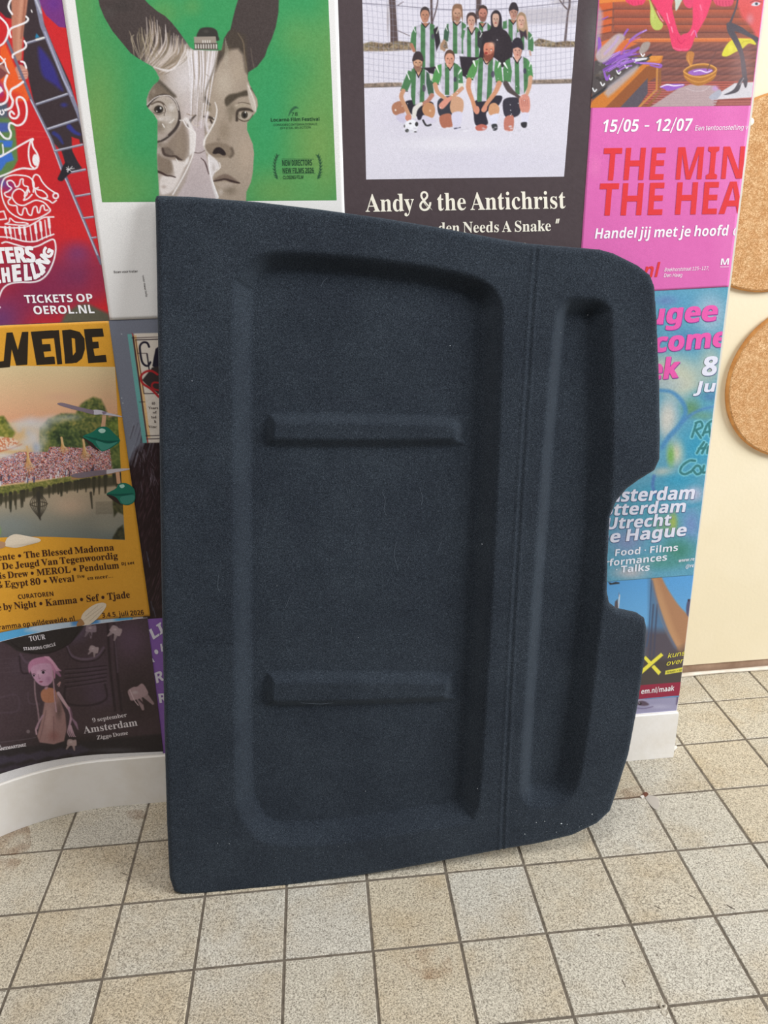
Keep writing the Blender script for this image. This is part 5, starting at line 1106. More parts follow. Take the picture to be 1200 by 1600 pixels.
# ------------------------------------------------------------------ pink exhibition poster
def art_sauna(c):
    c.c[:] = (146, 88, 72)
    p = c.p
    # log wall
    ys = [-40, -26, -12, 1.5, 15, 28, 39, 51]
    for k in range(len(ys) - 1):
        y0, y1 = ys[k], ys[k + 1]
        def fn(q, y0=y0, y1=y1):
            t = np.clip((q[:, 1] - y0) / (y1 - y0), 0, 1)[:, None]
            a = np.array((186, 94, 66)); b_ = np.array((132, 78, 66))
            return a * (1 - t) + b_ * t
        c.fillf([(960, y0), (1200, y0), (1200, y1), (958, y1)], fn, .6)
        c.line([(958, y1), (1200, y1)], 1.2, (104, 60, 54), .6, smooth=False)
        xa = 959 - k * .6
        c.fill([(930, y0 + 6), (xa, y0 + 1), (xa, y1 - 2), (930, y1 + 4)], (206, 98, 54), .7); c.line([(930, y1 + 4), (xa, y1 - 1)], 1.6, (128, 66, 50), .7, smooth=False)
    c.fill([(935, -2), (962, -2), (1014, -2), (1014, 1), (962, 3), (935, 6)], (226, 132, 64), .8)
    c.line([(980, 63), (1200, 62)], 5.4, (212, 116, 64), .8, smooth=False); c.line([(980, 61), (1200, 60)], 1.2, (232, 146, 88), .6, smooth=False)
    for k in range(5):
        y = 68 + k * 12.5
        def fn(q, y=y):
            t = np.clip((q[:, 1] - y) / 12.5, 0, 1)[:, None]
            return (np.array((146, 90, 78)) * (1 - t) + np.array((112, 74, 72)) * t) * (1 + .06 * np.sin(q[:, :1] * .35 + q[:, 1:] * .9))
        c.fillf([(985, y), (1200, y - 1), (1200, y + 12.5), (985, y + 12.5)], fn, .6)
        c.line([(985, y + 12.5), (1200, y + 11.5)], 1.1, (92, 56, 54), .6, smooth=False)
    for k in range(10):
        y = 129 + k * 3.6
        c.line([(1005, y), (1180, y - 1)], 2.2, (188, 96, 84), .7, smooth=False); c.line([(1005, y + 1.9), (1180, y + .9)], 1, (122, 62, 58), .5, smooth=False)
    # side bench, heater box with stones
    c.fill([(938, 66), (960, 58), (996, 68), (962, 84), (940, 92)], (212, 112, 60), .8)
    c.fsm([(925, -20), (935, 8), (942, 24), (938, 60), (930, 80), (922, 60)], (178, 160, 182), 3, .8)
    c.fill([(924, 160), (992, 88), (1036, 88), (1034, 96), (966, 168), (922, 170)], (206, 124, 52), .7)
    c.fill([(944, 170), (1010, 104), (1030, 100), (1028, 118), (1010, 130), (1004, 140), (980, 170)], (150, 88, 50), .7)
    c.fill([(968, 169), (1012, 122), (1012, 146), (996, 168)], (92, 84, 94), .6)
    c.line([(1027, 106), (1026, 140), (998, 168)], 3.2, (196, 134, 72), .6, smooth=False); c.line([(1031, 106), (1031, 144), (1012, 166)], 4, (150, 96, 58), .7, smooth=False)
    c.fill([(990, 88), (1036, 87), (1028, 95), (1008, 96)], (222, 146, 66), .6)
    c.fill([(926, 96), (960, 88), (1012, 88), (1016, 92), (926, 156), (922, 130)], (86, 78, 78), .8)
    for i in range(26):
        rr = random.Random(i); c.ell(928 + rr.random() * 42, 98 + rr.random() * 28, 3, 2.4, rr.choice([(66, 60, 58), (110, 104, 100), (92, 82, 76)]))
    for i in range(7):
        x = 928 + i * 12.5; y = 147 - i * 9.2
        c.line([(x - 4, y + 6), (x + 14, y - 6)], 3, (54, 52, 56), .6, smooth=False)
        c.line([(x - 2, y - 9), (x + 1, y - 4), (x + 4, y - 7)], 2, (244, 244, 246), .6)
    c.fill([(944, 146), (950, 134), (984, 108), (996, 101), (998, 106), (990, 116), (960, 144), (950, 152)], (184, 172, 176), 2.5, alpha=.85)
    c.fill([(988, 92), (1012, 90), (1010, 93), (994, 96)], (226, 226, 230), .6)
    # lilac goo and haze
    V = (148, 96, 192); VL = (206, 172, 236)
    rr = random.Random(3)
    for i in range(26):
        x0 = 940 + rr.uniform(0, 28); y0 = 112 - rr.uniform(0, 20); L = rr.uniform(14, 40)
        c.line([(x0, y0), (x0 + L * .5, y0 - L * .3), (x0 + L, y0 - L * .42)], rr.uniform(1.4, 2.6), rr.choice([V, (126, 76, 170), (168, 116, 208)]), .6)
        if i % 3 == 0: c.line([(x0 + 2, y0 - 2), (x0 + L * .6, y0 - L * .38)], .7, VL, .4)
    c.line([(975, 55), (978, 50), (981, 46)], 3, V); c.line([(984, 64), (996, 54), (1010, 47)], [3.6, 3.4, 2.4], (156, 108, 190)); c.line([(1004, 50), (1010, 47)], 1, VL)
    c.line([(970, 84), (984, 66), (1000, 58)], [2.4, 2, 1.5], (180, 96, 160)); c.line([(965, 92), (982, 84), (998, 75)], [5, 5, 4], V); c.line([(994, 98), (1012, 99), (1026, 100), (1033, 102), (1030, 105), (1016, 102)], [3, 3.6, 3, 3.6, 3, 2], V)
    c.line([(1000, 99), (1018, 99), (1030, 101)], .8, VL); c.line([(936, 60), (937, 72), (934, 84)], [4, 6, 3], V); c.line([(942, 30), (950, 26)], [2, 1.4], V); c.line([(952, 118), (948, 124), (944, 112)], [3, 4, 3], V)
    c.fsm([(932, 92), (932, 82), (948, 66), (962, 54), (972, 53), (976, 60), (966, 72), (952, 92), (940, 98)], (190, 176, 180), 1.6, .88); c.line([(945, 84), (960, 68), (966, 58)], 4, (190, 164, 212), 1.6, alpha=.8)
    c.fsm([(999, 78), (1004, 68), (1012, 65), (1016, 68), (1012, 78), (1004, 84), (999, 82)], (170, 158, 152), 1, .92)
    # puddle and pale slope
    c.fsm([(1031, 136), (1040, 132), (1056, 131), (1070, 132), (1062, 138), (1048, 142), (1042, 142), (1038, 139)], (154, 98, 194), .6); c.line([(1032, 136), (1042, 132.5), (1054, 134), (1068, 132.5)], [1, 2, 2, 1], (246, 236, 250), .5)
    c.fill([(1012, 170), (1060, 138), (1078, 132), (1118, 134), (1126, 144), (1116, 170)], (186, 164, 166), 1, alpha=.96)
    for k in range(7): c.line([(1020, 142 + k * 4), (1116, 141 + k * 4)], .8, (170, 144, 148), .6, smooth=False, alpha=.6)
    c.blob(1118, 138, 9, 7, (196, 150, 214), .8); c.line([(1072, 138), (1085, 142), (1100, 141), (1110, 134)], .8, (208, 192, 196), .6)
    c.fill([(1109, 152), (1126, 144), (1148, 130), (1180, 128), (1178, 152), (1112, 156)], (214, 210, 216), .8); c.fsm([(1109, 150), (1124, 140), (1127, 146), (1120, 155), (1110, 155)], (176, 176, 190), .8)
    c.fill([(1125, 157), (1180, 155), (1180, 172), (1115, 170)], (176, 104, 96), 1); 
    for k in range(4): c.line([(1116, 157 + k * 4), (1180, 156 + k * 4)], 1.2, (142, 74, 70), .6, smooth=False)
    # pink glossy legs and hands
    PK = (232, 66, 108); PD = (206, 46, 92); PL = (250, 150, 178)
    c.fsm([(978, -10), (1010, -10), (1006, 5), (998, 8), (990, 9), (984, 6), (978, 2)], PK, .7); 
    for i in range(5): c.line([(982 + i * 5, 2), (984 + i * 4.6, 8)], .8, PD, .5)
    c.fsm([(1012, -8), (1016, 10), (1016, 34), (1022, 46), (1032, 46), (1036, 38), (1030, 30), (1022, 14)], (186, 196, 98), .8); c.blob(1020, 22, 4, 16, (206, 214, 126), .7)
    c.fsm([(1015, -12), (1052, -12), (1050, 10), (1054, 30), (1060, 50), (1068, 62), (1070, 76), (1062, 80), (1052, 76), (1048, 64), (1044, 44), (1036, 28), (1026, 14)], PK, .7)
    c.fsm([(1064, 56), (1076, 50), (1082, 36), (1082, 10), (1080, -12), (1112, -12), (1106, 20), (1096, 40), (1086, 58), (1080, 74), (1072, 80), (1060, 76)], PK, .7)
    c.fsm([(1066, -12), (1082, -12), (1082, 10), (1074, 12), (1068, 4)], (226, 70, 110), .7)
    for i in range(5): c.ell(1053 + i * 2.6, 75 + i * .8, 1.6, 1.8, (240, 96, 134)); c.ell(1063 + i * 2.6, 77.5 - i * .1, 1.5, 1.7, (240, 96, 134))
    c.line([(1058, 60), (1064, 68), (1070, 62)], 1.4, PD, .8)
    for pts in ([(1027, 18), (1032, 28), (1036, 33)], [(1042, 21), (1044, 30), (1046, 36)], [(1049, 42), (1051, 50)], [(1080, 55), (1084, 48)], [(1094, 8), (1096, 16)]): c.line(pts, 1.5, PL, .8)
    c.blob(1096, 20, 6, 30, (240, 92, 130), .5); c.line([(1086, 48), (1089, 58)], 1.4, (216, 120, 190), .7)
    c.fsm([(1055, -6), (1067, -6), (1062, 8), (1056, 17), (1055, 6)], (198, 204, 192), .8)
    c.fsm([(1114, -10), (1144, -10), (1145, 6), (1136, 10), (1124, 9), (1116, 4)], (222, 78, 112), .7)
    for i in range(5): c.line([(1119 + i * 5, 2), (1120 + i * 5, 10)], 1.4, (196, 60, 92), .6)
    # ladle / pan with lilac water
    c.fsm([(1076, 116), (1078, 104), (1072, 92), (1074, 82), (1080, 80), (1085, 84), (1083, 94), (1081, 106), (1084, 112)], (192, 126, 66), .7); c.line([(1076, 86), (1075, 92), (1079, 104), (1076, 110)], .9, (226, 164, 96), .5)
    c.fsm([(1069, 110), (1082, 102), (1104, 100), (1119, 106), (1119, 116), (1112, 126), (1092, 134), (1076, 128), (1069, 120)], (178, 116, 52), .7)
    c.fsm([(1072, 111), (1084, 104), (1104, 103), (1116, 108), (1112, 114), (1096, 118), (1080, 117)], (138, 92, 66), .7); c.fsm([(1075, 113), (1086, 108), (1104, 107), (1114, 110), (1106, 115), (1090, 118), (1080, 117)], (158, 104, 190), .7); c.line([(1084, 112), (1094, 110), (1104, 113), (1112, 110)], [1, 2, 1.6, 1], (240, 224, 246), .5)
    c.line([(1069, 110), (1082, 102), (1104, 100), (1119, 107), (1114, 114), (1098, 120), (1082, 119), (1071, 114)], 1.8, (222, 160, 84), .5, closed=True); c.line([(1070, 119), (1084, 127), (1100, 127), (1118, 117)], 1.4, (216, 150, 76), .5)
    c.line([(1119, 80), (1112, 94), (1105, 110)], 1.4, (110, 76, 72), .7)
    # yellow flower, red figure, heron leg in black
    c.fsm([(1128, 86), (1134, 72), (1144, 62), (1156, 60), (1172, 61), (1182, 64), (1180, 70), (1170, 68), (1160, 76), (1148, 82), (1136, 88)], (222, 212, 66), .7); c.blob(1142, 76, 7, 9, (236, 230, 90), .7); c.line([(1156, 72), (1162, 65), (1172, 64)], 1, (190, 176, 50))
    c.fsm([(1150, -20), (1200, -20), (1196, 50), (1184, 60), (1176, 46), (1168, 34), (1158, 22)], (222, 92, 92), 2.5); c.blob(1164, 20, 14, 24, (214, 84, 80), .6); c.blob(1172, 30, 10, 14, (206, 140, 150), .7)
    c.fsm([(1174, 7), (1180, 3), (1188, 5), (1184, 9), (1176, 9)], (218, 214, 222), .6); c.ell(1182, 6, 2.6, 2.4, (70, 80, 90)); c.line([(1172, 4), (1180, 1), (1190, 3)], 1, (120, 60, 66))
    BK = (86, 78, 86)
    c.line([(1154, -10), (1150, 12), (1140, 38)], [3, 2.4, 4], BK, .7); c.fsm([(1135, 38), (1141, 35), (1158, 42), (1172, 52), (1186, 60), (1184, 70), (1174, 60), (1152, 50), (1140, 48)], BK, .7)
    c.fsm([(1136, 40), (1144, 44), (1154, 62), (1162, 84), (1167, 120), (1160, 120), (1156, 88), (1146, 66), (1137, 50)], BK, .7); c.line([(1184, 66), (1182, 100), (1179, 126)], [3, 2, 1.4], (128, 104, 106), .8)
    c.fsm([(1131, 148), (1146, 140), (1156, 124), (1164, 118), (1168, 124), (1167, 134), (1164, 137), (1160, 128), (1154, 142), (1142, 147)], (82, 76, 84), .6); c.line([(1156, 132), (1162, 122)], .8, (180, 176, 182))
    c.blob(1160, 100, 30, 60, (214, 180, 176), .22)
    c.grain(4, 1.6, 6)

PINK = (226, 110, 182)
pink = paper('poster', None, 2, PINK, .004, lambda c: (c.blob(1140, 300, 40, 260, (238, 130, 196), .5), c.blob(930, 260, 14, 30, (236, 132, 190), .5), c.grain(2, 4, 7)),  # gloss down the right side is painted into the pink as a lighter blob
             world=[(1.0385, W_TOP), (1.304, W_TOP), (1.3042, 1.0212), (1.0305, 1.0185)])
tag(pink, 'pink exhibition poster with red capitals and a red sauna scene above', 'poster')
q4 = px_to_pillar(np.array([(936, 0), (1192, 0), (1172, 165), (922, 168.5)], float))
k_ = .22
paper('picture', None, 2, (146, 88, 72), .00095, art_sauna, pink, .00012, world=[q4[0] + (q4[0] - q4[3]) * k_, q4[1] + (q4[1] - q4[2]) * k_, q4[2], q4[3]])
WH = (250, 246, 250); RD = (226, 58, 62)
text('15/05 - 12/07', 'r', (938, 206.5), (1079, 204.5), 19, WH, pink, 2.3, slant=.12, bold=30)
text('Een tentoonstelling va', 'r', (1084, 204), (1172, 202.5), 7.6, WH, pink, 2.3, slant=.12)
text('THE MIN', 'b', (938, 282), (1164, 279), 50, RD, pink, 2.3, slant=.02, bold=-8, name='title')
text('THE HEA', 'b', (932, 337), (1160, 334), 50, RD, pink, 2.3, slant=.02, bold=-8, name='title')
text('Handel jij met je hoofd', 'r', (927, 373), (1137, 368), 16, WH, pink, 2.3, slant=.1, bold=28)
text('o', 'r', (1143, 368), (1151, 367.6), 16, WH, pink, 2.3, slant=.1, bold=28)
text('a.nl', 'b', (980, 434), (1028, 432.5), 22, RD, pink, 2.3, slant=.15, bold=-6)
text('Boekhorststraat 125-127,', 'r', (1037, 424), (1107, 421.5), 5.6, WH, pink, 2.3, slant=.1)
text('Den Haag', 'r', (1036, 433), (1065, 432), 5.6, WH, pink, 2.3, slant=.1)
text('M', 'b', (1123.5, 414), (1139, 413.4), 10, WH, pink, 2.3, name='emblem')
text('museum', 'r', (1124, 418), (1138, 417.4), 2.4, WH, pink, 2.3)

# ------------------------------------------------------------------ turquoise festival poster
def art_turq(c):
    c.c[:] = (100, 164, 190)
    p = c.p
    for x, y, rx, ry, col, a in ((1060, 470, 60, 30, (96, 160, 196), .8), (1110, 490, 40, 50, (176, 194, 212), .9), (1040, 470, 30, 14, (110, 128, 184), .6), (1075, 530, 50, 26, (92, 140, 186), .9),
                                 (1040, 580, 90, 44, (206, 204, 180), .95), (1070, 600, 50, 44, (208, 206, 182), .9), (1110, 570, 30, 50, (196, 198, 178), .8), (1040, 600, 50, 20, (176, 190, 196), .7),
                                 (1045, 650, 26, 50, (206, 206, 200), 1), (1040, 660, 18, 40, (214, 210, 200), .8), (1100, 620, 40, 20, (92, 164, 178), .8), (1080, 638, 24, 22, (104, 150, 112), .95), (1100, 650, 26, 12, (112, 160, 130), .7),
                                 (1090, 700, 50, 54, (62, 158, 192), .95), (1110, 620, 24, 12, (84, 130, 178), .8), (1056, 708, 20, 34, (206, 204, 178), 1), (1048, 712, 10, 28, (126, 178, 96), 1, ),
                                 (1038, 738, 30, 12, (206, 200, 184), .9), (1060, 750, 50, 24, (62, 158, 192), .9), (1085, 772, 24, 20, (190, 190, 214), .9), (1020, 770, 50, 24, (70, 156, 186), .8),
                                 (1000, 800, 70, 30, (84, 160, 182), .8), (1040, 820, 34, 26, (128, 168, 110), .7), (1052, 815, 10, 26, (174, 186, 84), .8), (1080, 820, 24, 40, (122, 150, 200), .9),
                                 (980, 845, 40, 34, (138, 152, 192), .9), (1060, 860, 44, 34, (72, 140, 120), .9), (1030, 880, 60, 18, (84, 150, 140), .8), (985, 895, 44, 16, (186, 186, 192), .95), (1000, 880, 30, 12, (140, 170, 190), .6)):
        c.blob(x, y, rx, ry, col, a)
    c.line([(1030, 610), (1050, 613), (1066, 628), (1071, 645), (1062, 664), (1044, 684), (1034, 700)], [5, 6, 7, 7, 8, 6], (82, 142, 190), 2, alpha=.9)
    c.line([(1120, 634), (1096, 640), (1080, 648), (1066, 660)], [3, 4, 5, 4], (84, 136, 190), 1.8, alpha=.8); c.line([(1022, 744), (1020, 760), (1026, 775)], 5, (84, 120, 184), 1.8, alpha=.8)
    c.line([(1050, 789), (1070, 792), (1095, 787)], 5, (84, 158, 190), 1.6, alpha=.8)
    DG = (62, 128, 132); LT = (140, 214, 226)
    def hand(pts, w=4):
        c.line(pts, w + 3.4, LT, 1, alpha=.75)
    strokes = [[(1081, 683), (1085, 671), (1088, 661)], [(1087, 661), (1095, 659), (1097, 667), (1087, 672)], [(1087, 672), (1095, 684)], [(1098, 680), (1105, 664), (1112, 658)], [(1108, 664), (1110, 682)], [(1100, 676), (1110, 674)],
               [(1089, 708), (1095, 698), (1100, 691)], [(1097, 708), (1101, 700), (1104, 694)], [(1092, 701), (1102, 700)], [(1105, 708), (1107, 698), (1112, 700)],
               [(1086, 720), (1077, 720), (1066, 728), (1063, 737), (1070, 741), (1079, 737)], [(1080, 737), (1088, 728), (1094, 730), (1095, 738), (1089, 741), (1084, 736)], [(1100, 728), (1098, 738), (1106, 736), (1108, 726)]]
    for s_ in strokes: hand(s_)
    for s_ in strokes: c.line(s_, 3.8, DG, .7)
    c.grain(9, 1.5, 11)
turq = paper('poster', None, 1, (92, 160, 186), .0011, art_turq, world=[(1.0325, 1.0275), (1.3042, 1.0275), (1.3055, .4526), (1.0335, .4504)])
tag(turq, 'turquoise spray painted poster with bright pink letters, right of the shelf', 'poster')
PL_ = (238, 96, 176); PS = (150, 74, 158)
for dx, dy, colr, lv in ((.9, 1.3, PS, 1.2), (0, 0, PL_, 1.5)):
    text('Refugee', 'b', (934 + dx, 512 + dy), (1120 + dx, 500 + dy), 30, colr, turq, lv, slant=.08, bold=40, name='title')
    text('Welcome', 'b', (938 + dx, 557 + dy), (1136 + dx, 540 + dy), 29, colr, turq, lv, slant=.08, bold=40, name='title')
    text('Week', 'b', (948 + dx, 601 + dy), (1058 + dx, 589 + dy), 31, colr, turq, lv, slant=.08, bold=40, name='title')
WB = (232, 232, 246); SH = (84, 92, 140)
for dx, dy, colr, lv in ((.7, 1.0, SH, 1.2), (0, 0, WB, 1.5)):
    text('8', 'b', (1094 + dx, 587 + dy), (1119 + dx, 585 + dy), 29, colr, turq, lv, slant=.05, bold=30)
    text('Ju', 'b', (1086 + dx, 613 + dy), (1117 + dx, 611 + dy), 17, colr, turq, lv, slant=.12, bold=34)
    text('Amsterdam', 'b', (922 + dx, 785 + dy), (1085 + dx, 779 + dy), 19.5, colr, turq, lv, slant=.13, bold=30)
    text('Rotterdam', 'b', (921 + dx, 807 + dy), (1071 + dx, 799 + dy), 18, colr, turq, lv, slant=.13, bold=30)
    text('Utrecht', 'b', (944 + dx, 827 + dy), (1047 + dx, 820 + dy), 17.5, colr, turq, lv, slant=.1, bold=30)
    text('The Hague', 'b', (914 + dx, 851 + dy), (1072 + dx, 836 + dy), 18, colr, turq, lv, slant=.1, bold=30)
WB2 = (238, 240, 250)
text('Food · Films', 'r', (959, 868.5), (1059, 860), 10.5, WB2, turq, 1.5, bold=26)
text('Performances', 'r', (922, 887), (1042, 875), 10.5, WB2, turq, 1.5, bold=26)
text('· Talks', 'r', (960, 895), (1015, 891), 10.5, WB2, turq, 1.5, bold=26)
text('www.ref', 'r', (1059, 878), (1087, 875), 5.2, WB2, turq, 1.5, slant=.15, bold=20)
text('@ref', 'r', (1070, 887), (1086, 885), 5.2, WB2, turq, 1.5, slant=.15, bold=20)

# ------------------------------------------------------------------ blue museum poster with the yellow cross, and the sheet under it
def art_kunst(c):
    c.c[:] = (112, 172, 222)
    def sky(q):
        t = np.clip((q[:, 1] - 905) / 200, 0, 1)[:, None]
        return np.array((96, 166, 224)) * (1 - t) + np.array((146, 196, 226)) * t
    c.fillf([(900, 880), (1100, 880), (1100, 1000), (900, 1000)], sky, 1)
    c.fill([(900, 980), (1015, 985), (1050, 1000), (1080, 980), (1080, 1080), (900, 1085)], (92, 84, 90), 9)
    c.fill([(1014, 905), (1018, 905), (1030, 930), (1060, 1010), (1050, 1040), (1005, 1040), (1014, 970)], (92, 128, 164), 4)
    c.fill([(1010, 985), (1044, 985), (1062, 1020), (1052, 1050), (1000, 1060)], (92, 84, 94), 7)
    for x in (1021, 1027): c.line([(x, 945), (x - 3, 985), (x - 6, 1030)], 2, (72, 78, 100), 1.2)
    c.line([(1018, 904), (1014, 985), (1010, 1010)], 1.4, (66, 92, 128), .8)
    c.fill([(900, 1035), (1080, 1028), (1080, 1085), (900, 1085)], (80, 72, 70), 4)
    # arm
    c.fsm([(1018, 896), (1030, 896), (1042, 918), (1060, 945), (1080, 966), (1092, 980), (1086, 1010), (1076, 1034), (1060, 1016), (1044, 984), (1032, 952), (1022, 922)], (182, 134, 100), 1.6)
    c.line([(1023, 905), (1034, 945), (1048, 985), (1064, 1015)], [6, 12, 12, 8], (206, 158, 116), 4, alpha=.7)
    c.line([(1019, 908), (1028, 945), (1042, 985), (1056, 1012)], 2.5, (88, 110, 150), 1.6, alpha=.7)
    c.fill([(1050, 1020), (1090, 1000), (1090, 1040), (1050, 1044)], (92, 80, 80), 7, alpha=.8)
    c.fsm([(1072, 952), (1074, 940), (1079, 936), (1082, 946), (1080, 964), (1074, 962)], (92, 92, 120), .8); c.ell(1076, 938, 1.8, 2.6, (60, 56, 74))
    c.line([(968, 930), (966, 950)], 2, (220, 224, 230), .6); c.line([(967, 926), (967, 932)], .8, (120, 124, 140), .5); c.fill([(961, 940), (965, 936), (966, 952), (960, 950)], (96, 88, 92), .8)
    c.fill([(950, 909), (956, 911), (962, 909), (968, 910), (968, 912), (953, 914)], (60, 64, 72), .6)
    # yellow cross
    Y = (244, 232, 84)
    c.fill([(1005, 1028), (1009, 1025), (1033, 1050), (1029, 1055)], Y, .5)
    c.fill([(1001, 1050), (1034, 1021), (1037, 1026), (1004, 1054)], (80, 72, 70), .5); c.fill([(1000, 1048), (1033, 1020), (1036.5, 1024), (1002, 1054)], Y, .5)
    c.fill([(1040, 1048), (1070, 1042), (1069, 1049), (1039, 1054)], (240, 230, 84), .5)
    # maroon band
    c.fill([(985, 1072), (1070, 1065), (1068, 1086), (980, 1094)], (154, 44, 70), .5)
kun = paper('poster', None, 0, (112, 172, 222), .0011, art_kunst, world=[(1.0335, .4575), (1.3062, .4585), (1.3082, .157), (1.0365, .1625)])
tag(kun, 'blue museum poster with a bent arm, yellow cross and maroon strip', 'poster')
YL = (244, 232, 84)
text('kuns', 'r', (1042, 1028), (1070, 1023), 7.6, YL, kun, .3, slant=.2, bold=6)
text('over', 'r', (1040, 1040), (1066, 1035.5), 7.6, YL, kun, .3, slant=.2, bold=6)
text('tickets + info', 'r', (1041, 1052), (1068, 1047.6), 3.6, (80, 72, 60), kun, .3, slant=.2)
text('em.nl/maak', 'r', (1001, 1084), (1053, 1078.5), 7.8, (244, 238, 240), kun, .3, bold=14)
def art_eye(c):
    c.c[:] = (160, 156, 186); c.blob(1000, 1092, 12, 6, (196, 190, 206), .8); c.blob(1040, 1085, 30, 6, (150, 140, 176), .8); c.blob(1030, 1104, 30, 6, (182, 178, 204), .8)
    c.fsm([(994, 1100), (1000, 1095), (1008, 1096), (1014, 1101), (1005, 1103)], (96, 80, 96), 1.2); c.ell(1000, 1099.5, 3, 2.4, (52, 40, 48)); c.ell(999, 1098.5, .8, .8, (230, 226, 236)); c.line([(994, 1106), (1006, 1107), (1020, 1104)], 1.2, (112, 98, 132), .8)
    c.line([(1060, 1082), (1058, 1100)], 3, (92, 78, 108), 1.4)
eye = paper('poster', None, 0, (160, 156, 186), .0016, art_eye, world=[(1.034, .17), (1.3075, .166), (1.306, .118), (1.034, .118)], extra=-.0003)
tag(eye, 'pale lilac poster strip showing one eye, just above the white baseboard', 'poster')

# ------------------------------------------------------------------ red island festival poster, top left
def art_ladder(c):
    c.c[:] = (208, 42, 46)
    p = c.p
    for x, y, rx, ry, col, a in ((60, 230, 60, 60, (204, 40, 46), 1), (120, 430, 110, 60, (120, 52, 92), .9), (60, 460, 120, 70, (128, 44, 82), .9), (0, 500, 70, 60, (104, 58, 112), .9), (120, 395, 40, 30, (124, 60, 110), .8),
                                 (50, 380, 80, 40, (176, 40, 60), .7), (120, 300, 70, 60, (192, 38, 50), .8), (150, 440, 26, 50, (160, 46, 72), .7), (30, 420, 90, 50, (140, 42, 76), .7)):
        c.blob(x, y, rx, ry, col, a)
    c.fill([(56, -60), (120, -60), (106, 44), (92, 42), (72, 24), (58, -2)], (120, 54, 128), .8); c.blob(84, 6, 20, 20, (106, 52, 140), .7)
    c.fill([(0, 75), (8, 68), (16, 86), (24, 106), (36, 124), (46, 150), (44, 158), (20, 158), (0, 140)], (238, 98, 44), 1.5); c.blob(22, 150, 20, 12, (214, 48, 44), .7)
    c.fill([(-30, 170), (14, 184), (24, 200), (26, 224), (28, 250), (22, 262), (10, 276), (-30, 290)], (98, 132, 78), 1.5)
    c.fill([(-30, 190), (14, 192), (13, 206), (-30, 208)], (76, 96, 170), 2); c.fill([(-20, 218), (20, 220), (18, 230), (6, 230), (4, 222), (-20, 226)], (66, 116, 206), 1.5); c.fill([(-20, 246), (18, 238), (22, 250), (10, 254), (2, 266), (-20, 276)], (66, 116, 206), 1.5)
    c.fill([(-30, 160), (12, 160), (14, 184), (-30, 186)], (86, 96, 112), 3); c.blob(0, 140, 12, 20, (150, 50, 150), .9); c.blob(14, 292, 16, 16, (134, 46, 130), .9); c.blob(4, 285, 10, 14, (66, 96, 190), .8); c.blob(10, 320, 20, 20, (206, 60, 50), .7)
    c.fill([(102, 490), (122, 476), (136, 474), (170, 490), (176, 510), (92, 510)], (96, 92, 76), 3)
    c.line([(20, 202), (80, 206), (110, 204)], 1, (226, 78, 66), .8, alpha=.6); c.line([(24, 214), (90, 214)], 1.6, (224, 66, 58), 1, alpha=.6)
    # climber in dark clothes
    c.fill([(20, -60), (56, -60), (62, 20), (84, 74), (110, 130), (128, 195), (130, 224), (120, 224), (112, 214), (113, 246), (128, 262), (124, 266), (108, 270), (102, 254), (96, 236), (82, 222), (68, 196), (52, 156), (44, 120), (36, 104), (38, 60), (20, 30), (-20, 20), (-20, -60)], (62, 50, 54), 1)
    c.fill([(112, 214), (124, 218), (130, 260), (122, 246)], (204, 42, 44), .8)
    c.fsm([(60, 74), (70, 82), (84, 104), (94, 130), (98, 142), (84, 132), (68, 120), (62, 100)], (58, 50, 126), 3); c.blob(100, 164, 9, 6, (56, 56, 132), .9); c.line([(108, 198), (116, 206), (124, 210)], [8, 6, 4], (56, 58, 136), 1.6); c.line([(84, 208), (92, 214), (98, 224)], [6, 6, 3], (54, 56, 120), 1.6)
    c.fill([(55, 58), (57, 52), (62, 58), (56, 60)], (44, 130, 170), .8)
    # arms
    c.fsm([(20, -30), (44, -30), (42, 12), (38, 40), (35, 70), (33, 94), (23, 94), (19, 60), (18, 20)], (190, 128, 104), 1.2); c.line([(34, 0), (30, 40), (29, 80)], 5, (214, 158, 132), 2.4, alpha=.7); c.line([(39, 0), (36, 34), (33, 60)], 2, (140, 82, 66), 1.4, alpha=.7)
    c.fill([(22, 96), (34, 94), (38, 100), (26, 104)], (170, 36, 52), .8)
    c.fsm([(24, 106), (32, 101), (42, 108), (44, 118), (40, 124), (30, 122), (26, 114)], (206, 142, 124), .8)
    for i in range(4): c.line([(30, 110 + i * 4.2), (41, 109 + i * 4.2)], 3.2, (216, 158, 140), .6); c.line([(30, 112 + i * 4.2), (42, 111.4 + i * 4.2)], .7, (136, 76, 70), .4)
    c.fsm([(-10, 96), (4, 98), (14, 110), (10, 116), (0, 124), (-12, 120)], (132, 72, 72), 1); c.line([(0, 102), (10, 110), (15, 116)], [6, 5, 2], (176, 116, 104), 1)
    c.fill([(0, 18), (8, 26), (10, 34), (0, 34)], (190, 30, 48), 1)
    # ladder: far rail, near rail, rungs
    SV = (134, 134, 156); LG = (190, 190, 206)
    c.line([(10, 60), (36, 122), (50, 158), (80, 218), (98, 264), (108, 290), (134, 352), (152, 398), (158, 412)], 4.4, (112, 112, 132), .8, smooth=False); c.line([(48, 156), (78, 217), (95, 264), (106, 288), (132, 350), (152, 398)], 2, LG, .6, smooth=False)
    c.line([(46, -40), (60, 10), (66, 40), (84, 84), (106, 136), (122, 176), (132, 210)], [8, 8, 7, 7, 7, 6, 4], SV, .8, smooth=False); c.line([(52, -10), (64, 20)], 3, LG, .8, smooth=False); c.line([(70, 50), (98, 122), (112, 150)], 2, (176, 176, 200), .8, smooth=False)
